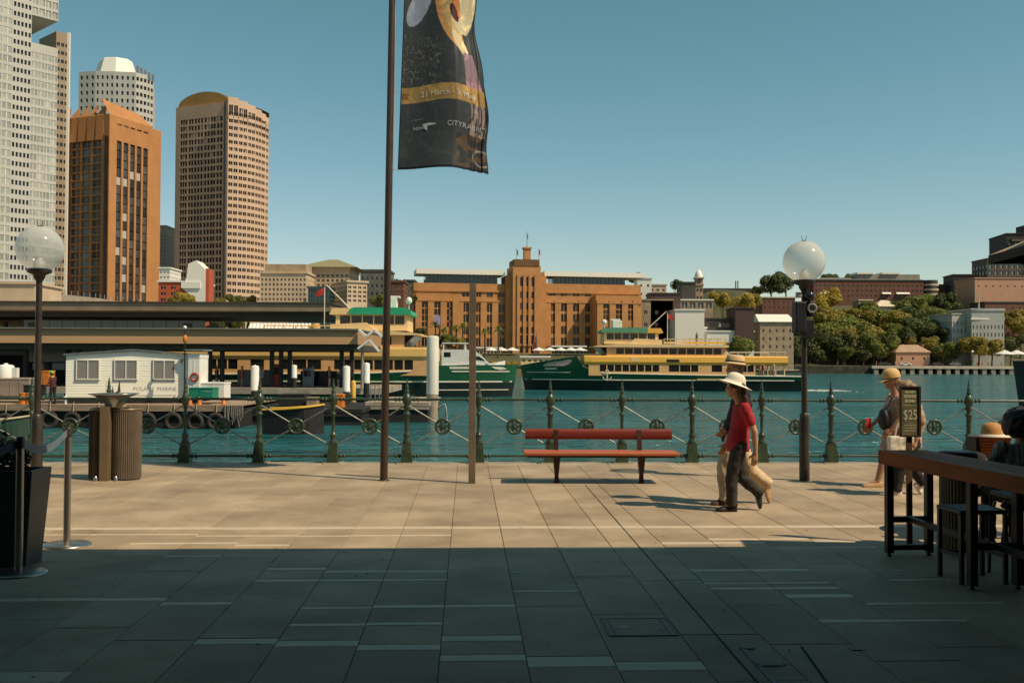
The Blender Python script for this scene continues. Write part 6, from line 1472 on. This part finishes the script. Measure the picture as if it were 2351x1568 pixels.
HT = [(230, 780, 110, 440, 3), (170, 900, 130, 425, 3), (300, 960, 140, 420, 2), (420, 1040, 150, 412, 1), (180, 1130, 120, 400, 0), (80, 1220, 110, 398, 0), (330, 1190, 130, 398, 0), (500, 1200, 140, 402, 1), (640, 1120, 150, 408, 2), (720, 1240, 100, 398, 1),
      (560, 960, 110, 425, 2), (700, 950, 130, 428, 1), (830, 1010, 140, 420, 2), (800, 870, 90, 440, 0), (930, 880, 110, 436, 1), (1040, 850, 110, 438, 1), (1000, 960, 120, 425, 0), (1110, 930, 90, 432, 0), (1170, 790, 70, 445, 1), (1290, 820, 110, 446, 0), (1360, 880, 90, 440, 0),
      (1250, 940, 110, 428, 1), (1080, 1060, 140, 412, 0), (950, 1110, 90, 406, 0), (1230, 1040, 110, 414, 0), (1310, 1110, 90, 408, 0), (1180, 1180, 80, 400, 2), (1280, 1250, 100, 396, 1), (1390, 1250, 90, 395, 0), (1500, 1200, 90, 393, 2), (1610, 1210, 100, 392, 2), (1730, 1220, 90, 392, 2),
      (1920, 960, 100, 420, 2), (1990, 1010, 110, 415, 2), (1900, 1180, 90, 400, 0), (1010, 1150, 50, 402, 2)]
HT += [(-40, 1230, 80, 397, 0), (20, 1180, 90, 399, 0), (-100, 1190, 70, 398, 1), (60, 1090, 90, 405, 1), (-30, 1270, 60, 394, 0), (150, 1290, 60, 392, 0), (400, 1270, 70, 393, 1), (570, 1290, 60, 392, 0), (-90, 1270, 55, 394, 1), (-150, 1230, 80, 395, 0), (-190, 1150, 70, 399, 2), (90, 1000, 110, 412, 2), (250, 1080, 110, 404, 1), (380, 1130, 110, 400, 2), (560, 1060, 120, 410, 1), (660, 1200, 90, 399, 1), (780, 1150, 110, 402, 1), (880, 1080, 100, 408, 1), (1010, 1060, 100, 412, 1), (900, 970, 90, 424, 2), (620, 870, 80, 436, 1), (480, 930, 80, 428, 2)]
def lev(y): return 'by the waterline' if y > 1150 else ('high on the slope' if y < 900 else 'midway up the slope')
ORD = ['leftmost', 'second from left', 'third from left', 'fourth from left', 'fifth from left', 'sixth from left', 'seventh from left', 'eighth from left', 'ninth from left', 'tenth from left', 'eleventh from left', 'twelfth from left', 'thirteenth from left', 'fourteenth from left']
cls = {}
for h in sorted(HT): cls.setdefault((h[4], lev(h[1])), []).append(h)
for (k, near), L in cls.items():
    for i, (x, y, r, Y, _) in enumerate(L):
        u, v = q3(x, y); w_ = ('only' if len(L) == 1 else ('rightmost' if i == len(L) - 1 else ORD[i]))
        tree(u, v, r / 2.412 / 1.6333, Y, k, DESC[k] + ' hillside tree ' + near + ', ' + w_ + ' of its colour there', G1)
for (u, v, r, Y, k, lab) in ((1660, 690, 22, 378, 3, 'yellow green tree behind the gallery boxes, left of two'), (1700, 700, 28, 372, 3, 'yellow green tree behind the gallery boxes, right of two'), (1732, 690, 20, 380, 2, 'olive tree behind the brown gallery box'), (1768, 655, 26, 480, 0, 'dark skyline tree left of the right lamp globe'), (1802, 648, 26, 485, 0, 'dark skyline tree just behind the right lamp globe'),
      (1742, 668, 12, 500, 0, 'small dark skyline tree at the end of the bridge approach'), (1912, 645, 20, 500, 0, 'dark tree behind the left end of the ridge building'), (1950, 640, 14, 505, 1, 'small green tree behind the ridge building roof'), (1884, 720, 30, 430, 3, 'yellow tree right of the lamp loudspeaker'),
      (1710, 795, 26, 325, 1, 'rounded green tree in front of the white gallery wing'), (1682, 800, 18, 326, 1, 'low green tree left of the rounded tree by the gallery'), (1460, 640, 15, 400, 0, 'tree top behind the right end of the museum roof'), (1550, 655, 14, 430, 0, 'dark skyline tree left of the clock tower'),
      (905, 655, 15, 350, 0, 'dark tree beside the flagpole behind the museum'), (860, 690, 16, 250, 1, 'green tree behind the moored ferry wheelhouse'), (885, 695, 14, 255, 2, 'olive tree just left of the flagpole'), (945, 690, 12, 292, 0, 'dark tree at the left corner of the museum'),
      (430, 690, 22, 240, 3, 'autumn coloured tree in front of the red and white building'), (400, 695, 14, 238, 2, 'small olive tree below the orange tower'), (540, 692, 18, 240, 1, 'green tree at the foot of the sand tower'), (570, 693, 16, 242, 2, 'olive tree at the foot of the sand tower, right of another'), (500, 695, 12, 240, 2, 'low olive tree left of the sand tower foot'),
      (500, 748, 22, 190, 0, 'dark tree seen under the station canopy at its centre'), (540, 742, 20, 192, 1, 'green tree seen under the station canopy'), (440, 742, 18, 195, 1, 'green tree under the station canopy left of the others'), (470, 730, 14, 195, 2, 'light green tree under the station canopy'), (350, 728, 16, 195, 1, 'green tree glimpsed behind the station wall'), (300, 728, 14, 195, 0, 'dark tree glimpsed behind the station wall')):
    tree(u, v, r, Y, k, lab, 'trees behind the harbour buildings')
# palms by the museum
def palm(u, v, Y, r, lab):
    k = Y / F; c = at(u, v, Y); z0 = Hh(c.x, Y); t = thing('palm_tree', lab, 'palm tree', (c.x, c.y, z0), 0, 'palms in front of the museum'); h_ = c.z - z0; R_ = r * k
    MB().path([(0, 0, -.5), (.1, 0, h_ * .5), (0, 0, h_)], [.32, .24, .2], 8).build('trunk', m_bark, t); fr = MB(); rd = random.Random(int(u))
    for i in range(26):
        a = rd.uniform(0, 6.28); e = rd.uniform(-.5, 1.1); d = V((math.cos(a) * math.cos(e), math.sin(a) * math.cos(e), math.sin(e))); s = V((-math.sin(a), math.cos(a), 0)); L = []
        for q in (0, .35, .7, 1.0):
            p = V((0, 0, h_)) + d * R_ * q + V((0, 0, -R_ * .55 * q * q)); w_ = .13 * R_ * (1 - q) + .02; L.append([p - s * w_ - V((0, 0, w_ * .6)), p, p + s * w_ - V((0, 0, w_ * .6))])
        fr.loft(L, sm=False, closed=False)
    fr.build('fronds', LM[1], t)
for u, v, lab in ((1000, 742, 'palm at the left pavilion of the museum, leftmost of the palms'), (1020, 755, 'palm under the lilac banner of the museum'), (1047, 750, 'palm right of the lilac banner of the museum'), (1062, 745, 'palm left of the square post against the museum'), (1113, 758, 'palm between square post and museum tower, lower of two'), (1144, 752, 'palm nearest the museum tower')): palm(u, v, 276, 17, lab)
for u, v, r, k, lab in ((962, 765, 14, 0, 'dark shrub mass at the museum corner behind the moored ferry'), (995, 785, 16, 0, 'dark garden tree behind the thick grey pile'), (1028, 782, 17, 1, 'green garden tree in front of the museum left wing'), (1056, 785, 13, 2, 'olive garden tree left of the square post')): tree(u, v, r, 272, k, lab, 'garden trees in front of the museum')
hd = MB()
for k in range(6):
    q = leafmb(260, (at(1100 + k * 16, 818, 262).x, 262, 1.4), (1.6, .8, .8), .22, k + 70); hd.add(q.v, q.f)
tag(hd.build('lawn_planting', LM[3]), 'pale green planting along the lawn edge in front of the museum', kind='stuff')

# ---- right quay: sea wall, jetty, cars, people, umbrellas
zq = 1.4
tw = thing('sea_wall', 'dark stone sea wall left of the jetty on the far shore', 'wall', (0, 0, 0)); xa, xb = hz(1735, 383), hz(2012, 378)
for i in range(30):
    for j in range(3): MB().box(xa + (xb - xa) * (i + .5 * (j % 2)) / 30 + .02, xa + (xb - xa) * (i + 1 + .5 * (j % 2)) / 30 - .02, 377.2, 384, WZ - .5 + j * 1.15, WZ - .5 + (j + 1) * 1.15 - .03).build('stone', mat('sea_wall_stone', (.05, .046, .032), .9, var=.35, sc=.5, orand=.25), tw)
tj = thing('jetty', 'pale concrete jetty on square piles along the far right shore', 'jetty', (0, 0, 0)); xa, xb = hz(2000, 376), hz(2420, 374)
MB().box(xa, xb, 375, 388, .35, zq).build('deck', mat('jetty_concrete', (.50, .42, .31), .8, var=.15, sc=.3), tj)
nP = 20
for i in range(nP): x = xa + (xb - xa) * (i + .5) / nP; MB().box(x - .8, x + .8, 375.3, 377, WZ - 1, .349).build('pile', m_conc, tj)
MB().box(xa, xb, 381, 381.4, WZ - 1, .349).build('back_wall', m_darkin, tj)
def car(u, Y, m, lab, ln=4.4):
    c = at(u, 836, Y); t = thing('parked_car', lab, 'car', (c.x, Y, zq), 0, 'cars parked on the far quay'); h_ = ln / 2
    MB().prism([(-h_, .35), (-h_, .8), (-h_ * .75, .92), (-h_ * .45, 1.4), (h_ * .3, 1.42), (h_ * .6, .95), (h_, .82), (h_, .35)], -.85, .85, 'y').build('body', m, t, bevel=.06)
    MB().prism([(-h_ * .66, .94), (-h_ * .42, 1.32), (h_ * .26, 1.34), (h_ * .5, .96)], -.87, .87, 'y').build('window', m_glass, t)
    w_ = MB().lathe([(.18, -.1), (.34, -.1), (.34, .1), (.18, .1)], 14).mesh('wheel', m_tyre)
    for x in (-.62, .62):
        for y in (-.82, .82): put('wheel', w_, t, (x * h_, y, .34)).rotation_euler = (PI / 2, 0, 0)
u, v = q3(950, 1350); car(u, 392, m_whitep, 'white car parked left of the cottage front'); u, v = q3(1400, 1350); car(u, 391, m_grey, 'silver car parked right of the cottage'); u, v = q3(760, 1340); car(u, 391, m_blk, 'dark van parked at the left end of the jetty', 5.2); u, v = q3(1240, 1330); car(u, 393, m_blk, 'dark car parked in front of the cottage right end')
def farperson(x, m, lab, Y=385, z=None, grp='people on the far quay'):
    u = q3(x, 1350)[0] if z is None else x; c = at(u, 836, Y); t = thing('person', lab, 'person', (c.x, Y, zq if z is None else z), 0, grp)
    b = MB(); b.path([(0, -.1, 0), (0, -.1, .85)], [.08, .1], 6).path([(0, .1, 0), (0, .1, .85)], [.08, .1], 6).loft([[(a * math.cos(k), c_ * math.sin(k), z) for k in [q * .785 for q in range(8)]] for a, c_, z in ((.15, .2, .8), (.14, .18, 1.1), (.15, .24, 1.38), (.07, .08, 1.5))]).ell((0, 0, 1.62), (.11, .1, .13), 8, 6).path([(0, .24, 1.4), (.05, .3, .85)], .05, 5).path([(0, -.24, 1.4), (.05, -.3, .85)], .05, 5).build('body', m_skin, t)
    MB().loft([[(a * math.cos(k), c_ * math.sin(k), z) for k in [q * .785 for q in range(8)]] for a, c_, z in ((.18, .24, .75), (.17, .22, 1.1), (.18, .28, 1.4))]).build('shirt', m, t)
for x, m, lab in ((1600, m_redp, 'person in red top on the jetty, leftmost of the red group'), (1625, m_redp, 'person in red top on the jetty, second from left in the red group'), (1650, m_redp, 'person in red top on the jetty, right of the red group'), (1700, m_redp, 'person in red top standing apart right of the red group'), (1742, m_whitep, 'person in white top on the jetty'), (1820, m_whitep, 'person in white top near the umbrellas on the jetty'), (865, m_whitep, 'person in pale clothes standing at the left end of the jetty'), (690, m_redp, 'person in red at the end of the stone sea wall')): farperson(x, m, lab)
for x, lab in ((1850, 'left white umbrella at the right end of the far quay'), (1960, 'right white umbrella at the right end of the far quay')):
    u, v = q3(x, 1275); umbrella(u, v, 384, lab, 1.7, 'white umbrellas on the far right quay')
t = thing('street_lamp', 'small globe lamp on the far quay among the trees', 'street lamp', (lambda c: (c.x, c.y, zq))(at(q3(1560, 1300)[0], 830, 386))); MB().tube((0, 0, 0), (0, 0, 5.2), .09, .07, 6).build('pole', m_blk, t); MB().ell((0, 0, 5.6), (.5, .5, .5), 12, 8).build('globe', m_whitep, t)

for x, m, lab in ((498, m_blackp, 'person in black waiting under the wharf roof beside the first thin column'), (556, m_redp, 'person in red top waiting under the wharf roof'), (601, m_whitep, 'person in white top waiting under the wharf roof behind the first pile'), (718, m_bluep, 'person in blue top waiting under the wharf roof right of the paired columns'), (756, m_blackp, 'person in black waiting near the right end of the wharf roof')): farperson(x, m, lab, 83, -.35, 'people waiting on the ferry wharf')
for u, w_, h_, m, nm, lab in ((633, .9, 1.9, m_redp, 'ticket_machine', 'dark red ticket machine between the thin wharf columns'), (706, .8, 1.6, m_grey, 'ticket_machine', 'grey ticket machine right of the paired wharf columns')):
    t = thing(nm, lab, 'machine', (hz(u, 82.5), 82.5, -.35)); MB().box(-w_ / 2, w_ / 2, 0, .6, .05, h_).build('cabinet', m, t, bevel=.04); MB().box(-w_ / 2 + .1, w_ / 2 - .1, -.02, -.001, h_ * .55, h_ * .85).build('screen', m_glass, t); MB().box(-w_ / 2, w_ / 2, .05, .55, 0, .05).build('base', m_blackp, t)

for u, m, lab in ((1752, m_redp, 'passenger in red at the aft rail of the moving ferry, left of two'), (1776, m_whitep, 'passenger in white at the aft rail of the moving ferry'), (1600, m_bluep, 'passenger in blue standing on the upper deck of the moving ferry')): farperson(u, m, lab, 125.2 if u > 1700 else 126.5, WZ + (1.9 if u > 1700 else 5.75), 'passengers on the moving ferry')
# ================================================================== CAFE CORNER AT RIGHT
m_top = mat('table_timber', (.30, .075, .022), .6, spec=.15, var=.3, sc=1.2, st=(7, .5, 7), bump=.06, bsc=30, orand=.1); m_blksteel = mat('black_steel', (.012, .012, .012), .45, .3, var=.3)
m_seatg = mat('green_seat', (.012, .045, .022), .5, var=.2); m_bars = mat('chair_steel', (.03, .035, .04), .4, .6, var=.2)
pt_ = onz(2038, 1274.5); ax = .10
bt = thing('bar_table', 'long dark timber bar table on black steel frame at right', 'table', pt_, ax)
# local: +x right, -y towards the camera
Ln, Wt, Zt = 4.2, .40, .93
for i in range(3):
    MB().box(-.03 + i * .146, -.03 + i * .146 + .142, -Ln, .04, Zt - .035, Zt).build('table_plank', m_top, bt, bevel=.004)
MB().box(-.055, -.031, -Ln, .04, Zt - .115, Zt + .002).build('side_board', m_top, bt, bevel=.003); MB().box(-.055, .41, .041, .065, Zt - .115, Zt + .002).build('end_board', m_top, bt, bevel=.003)
for y in (-.03, -1.35, -2.7, -4.1):
    for x in (0, .37):
        lg = MB().box(x - .03, x + .03, y - .03, y + .03, .03, Zt - .12).build('leg', m_blksteel, bt); MB().lathe([(.012, 0), (.022, .004), (.022, .012), (.01, .03)], 10, (x, y, 0)).build('foot', m_blksteel, lg)
    MB().box(.03, .34, y - .025, y + .025, .30, .35).build('cross_bar', m_blksteel, bt)
    if y > -.1: MB().box(.03, .34, y - .025, y + .025, .055, .10).build('cross_bar', m_blksteel, bt)
MB().box(.16, .21, -4.05, -.06, .302, .348).build('stretcher', m_blksteel, bt)
def chair(p, rz, lab, tall=False):
    t = thing('chair', lab, 'chair', p, rz, 'black steel chairs at the bar table'); h = .64
    MB().box(-.19, .19, -.19, .19, h, h + .035).build('seat', m_seatg, t, bevel=.01)
    for x in (-.18, .18):
        for y in (-.18, .18): MB().tube((x * 1.08, y * 1.08, 0), (x, y, h), .014, n=8).build('leg', m_bars, t)
    for z in (.22,):
        MB().path([(-.19, -.19, z), (.19, -.19, z), (.19, .19, z), (-.19, .19, z), (-.19, -.19, z)], .011, 6).build('foot_ring', m_bars, t)
    MB().path([(-.18, .18, h), (-.185, .22, h + .33), (.185, .22, h + .33), (.18, .18, h)], .014, 8).build('back_frame', m_bars, t)
    for x in (-.1, -.035, .035, .1): MB().tube((x, .185, h + .03), (x, .22, h + .33), .007, n=6).build('back_slat', m_bars, t)
    return t
sk_ = thing('stool', 'black steel stool tucked under the far end of the bar table', 'stool', V((3.66, 7.92, 0)), ax); hs_ = .54
MB().box(-.2, .2, -.18, .18, hs_, hs_ + .035).build('seat', m_bars, sk_, bevel=.01)
for x in (-.18, .18):
    for y in (-.16, .16): MB().box(x - .015, x + .015, y - .015, y + .015, 0, hs_ - .001).build('leg', m_bars, sk_)
    MB().box(x - .01, x + .01, -.144, .144, .2, .225).build('foot_rail', m_bars, sk_)
chair(V((4.12, 8.0, 0)), -PI / 2, 'black steel chair with green seat nearest the table end on its right side')
chair(V((4.12, 7.2, 0)), -PI / 2 + .1, 'black steel chair with green seat second along the right side of the bar table'); chair(V((4.15, 6.4, 0)), -PI / 2, 'black steel chair with green seat closest to the camera along the bar table')
# ribbed bin behind the table
pr = onz(2201, 1262); bt2 = thing('litter_bin', 'ribbed timber coloured drum bin behind the bar table', 'bin', pr)
prof = []
for k in range(72): a = 2 * math.pi * k / 72; q = .165 if k % 2 else .155; prof.append((q * math.cos(a), q * math.sin(a)))
MB().prism(prof, .02, .88, 'z').build('drum', mat('ribbed_timber', (.20, .13, .07), .6, var=.2, sc=6), bt2); MB().lathe([(.15, 0), (.15, .02)], 24).build('plinth', m_blksteel, bt2); MB().lathe([(.17, .88), (.17, .90), (.12, .91)], 28).build('rim', m_blksteel, bt2)
# menu sign
ps = onz(2088, 1251); sg = thing('menu_sign', 'small framed menu sign on a slim brown post', 'sign', ps, .06)
MB().box(-.026, .026, -.012, .012, .012, 1.06).build('post', mat('sign_post_brown', (.10, .06, .03), .5, .2), sg); MB().lathe([(.2, 0), (.2, .008), (.18, .012)], 28).build('base', m_blksteel, sg)
zA, zB = 1.03, 1.49; hw_ = .092
fr = MB()
for x0, x1, z0, z1 in ((-hw_ - .008, hw_ + .01, zA - .01, zA + .006), (-hw_ - .008, hw_ + .01, zB - .006, zB + .01), (-hw_ - .008, -hw_ + .008, zA + .006, zB - .006), (hw_ - .012, hw_ + .01, zA + .006, zB - .006)): fr.box(x0, x1, -.035, -.0125, z0, z1)
fr.build('frame', mat('sign_frame_dark', (.03, .018, .01), .5), sg)
MB().box(-hw_ + .008, hw_ - .012, -.027, -.0126, zA + .006, zB - .006).build('panel', mat('sign_board_green', (.05, .085, .04), .6, col2=(.17, .14, .07), sc=6), sg)
m_sl = mat('sign_letter', (.55, .53, .40), .7)
text_obj('$25', .135, m_sl, sg, (.0, -.029, 1.225), ext=.0008).scale = (.68, 1, 1)
ln = 0
for z, w_, h_ in ((1.445, .10, .020), (1.405, .12, .030), (1.36, .10, .026), (1.318, .13, .006), (1.13, .12, .008), (1.105, .11, .008), (1.08, .12, .008)):
    MB().box(-w_ / 2, w_ / 2, -.0285, -.0272, z - h_ / 2, z + h_ / 2).build('printed_line', mat('sign_print', (.40, .38, .25), .7, var=.5, sc=90), sg)
# second table with basket and hat, seated person
p2 = V((4.75, 10.0, 0)); t2 = thing('cafe_table', 'round brown cafe table behind the bar table at right edge', 'table', p2)
MB().lathe([(.36, .735), (.37, .745), (.37, .765), (.36, .772)], 32).build('table_top', m_top, t2); MB().lathe([(.035, .03), (.035, .734)], 14).build('pedestal', m_blksteel, t2); MB().lathe([(.22, 0), (.22, .02), (.05, .035)], 20).build('base', m_blksteel, t2)
bk = thing('wicker_basket', 'square brown basket standing on the round cafe table', 'basket', p2 + V((.03, -.05, .772)))
m_wick = mat('wicker', (.46, .30, .15), .8, col2=(.26, .14, .06), sc=40, st=(1, 1, 4))
for k in range(7): MB().loft([[(sx * (.12 + .006 * k + o), sy * (.09 + .004 * k + o), .03 * k + z) for sx, sy in ((-1, -1), (1, -1), (1, 1), (-1, 1))] for o, z in ((0, 0), (.006, .014), (0, .028))], sm=False).build('weave_band', m_wick, bk)
MB().box(-.19, -.165, -.12, .1, 0, .21).build('side_panel', m_blksteel, bk)
ht_ = MB().lathe([(.10, .0), (.215, -.014), (.22, -.005), (.105, .012), (.10, .05), (.085, .095), (.05, .12), (.001, .125)], 32).build('sun_hat', [m_whitehat], None, p2 + V((.05, -.06, .772 + .232))); tag(ht_, 'cream brimmed sun hat resting on the brown basket', 'hat')
cr_ = MB().lathe([(.107, .014), (.102, .05), (.087, .096), (.052, .122), (.001, .128)], 32).build('crown_band', mat('tan_crown', (.46, .22, .07), .7), ht_)
c3 = thing('dark_chair', 'rounded dark chair back left of the round cafe table', 'chair', V((4.42, 9.55, 0)))
MB().loft([[(.18 * math.cos(a) * q, .03 + .05 * math.sin(a), z) for a in [k * PI / 6 for k in range(12)]] for q, z in ((.9, .5), (1., .6), (1., .75), (.8, .84), (.4, .87))]).build('backrest', m_blackc, c3); MB().lathe([(.2, .44), (.21, .47), (.19, .5)], 20, (0, .2, 0)).build('seat', m_blackc, c3)
for x in (-.14, .14):
    for y in (.06, .34): MB().tube((x * 1.2, y, 0), (x, y, .44), .014, n=6).build('leg', m_blksteel, c3)
sp = V((4.66, 9.1, 0))
Jq = dict(head=(.05, 0, 1.14), neck=(.0, 0, 1.03), sh=(-.02, 0, .95), hip=(-.05, 0, .53), kneeL=(.38, .12, .52), ankL=(.36, .12, .09), toeL=(.55, .13, 0), kneeR=(.38, -.12, .52), ankR=(.34, -.12, .09), toeR=(.53, -.13, 0), elbL=(.08, .26, .74), hanL=(.34, .16, .76), elbR=(.08, -.26, .74), hanR=(.34, -.14, .76))
person('person with bushy dark hair and striped shirt seated at right edge', sp, PI * .5, Jq, dict(shirt=m_strip2, sleeve=.9, pants=m_blackc, shoe=m_bkshoe, hair=mat('black_hair', (.006, .005, .005), .6, var=.3, sc=20, obj=True), hairkind='bushy'), group=None, vox=.012)
st4 = thing('stool', 'low dark stool under the seated person at right edge', 'stool', sp + V((0, -.05, 0))); MB().lathe([(.19, .40), (.2, .42), (.18, .44)], 20).build('seat', m_blackc, st4)
for a in (.8, 2.4, 3.9, 5.5): MB().tube((.2 * math.cos(a), .2 * math.sin(a), 0), (.15 * math.cos(a), .15 * math.sin(a), .4), .014, n=6).build('leg', m_blksteel, st4)
# cafe umbrella reaching into the frame from the right
uc = V((5.30, 7.32, 0)); uu = thing('cafe_umbrella', 'large tan cafe umbrella whose dark corner enters at the right edge', 'umbrella', uc)
m_canv = mat('umbrella_canvas', (.42, .31, .19), .85, var=.08, sc=5); m_valance = mat('umbrella_underside', (.045, .035, .03), .85)
hh = 1.25; cs = [(hh * sx * math.cos(-.09) - hh * sy * math.sin(-.09), hh * sx * math.sin(-.09) + hh * sy * math.cos(-.09)) for sx, sy in ((-1, 1), (-1, -1), (1, -1), (1, 1))]
for i in range(4):
    a, b = cs[i], cs[(i + 1) % 4]
    MB().add([(a[0], a[1], 2.66), (b[0], b[1], 2.66), (0, 0, 3.25)], [(0, 1, 2)]).build('canopy_panel', m_canv, uu)
    MB().add([(a[0], a[1], 2.66), (b[0], b[1], 2.66), (b[0], b[1], 2.585), (a[0], a[1], 2.585)], [(0, 1, 2, 3)]).build('valance', m_valance, uu)
    MB().tube((0, 0, 3.2), (a[0] * .98, a[1] * .98, 2.64), .012, n=6).build('rib', m_blksteel, uu)
MB().tube((0, 0, .05), (0, 0, 3.3), .03, n=12).build('pole', m_blksteel, uu); MB().box(-.35, .35, -.35, .35, .004, .06).build('base', m_blksteel, uu, bevel=.01)
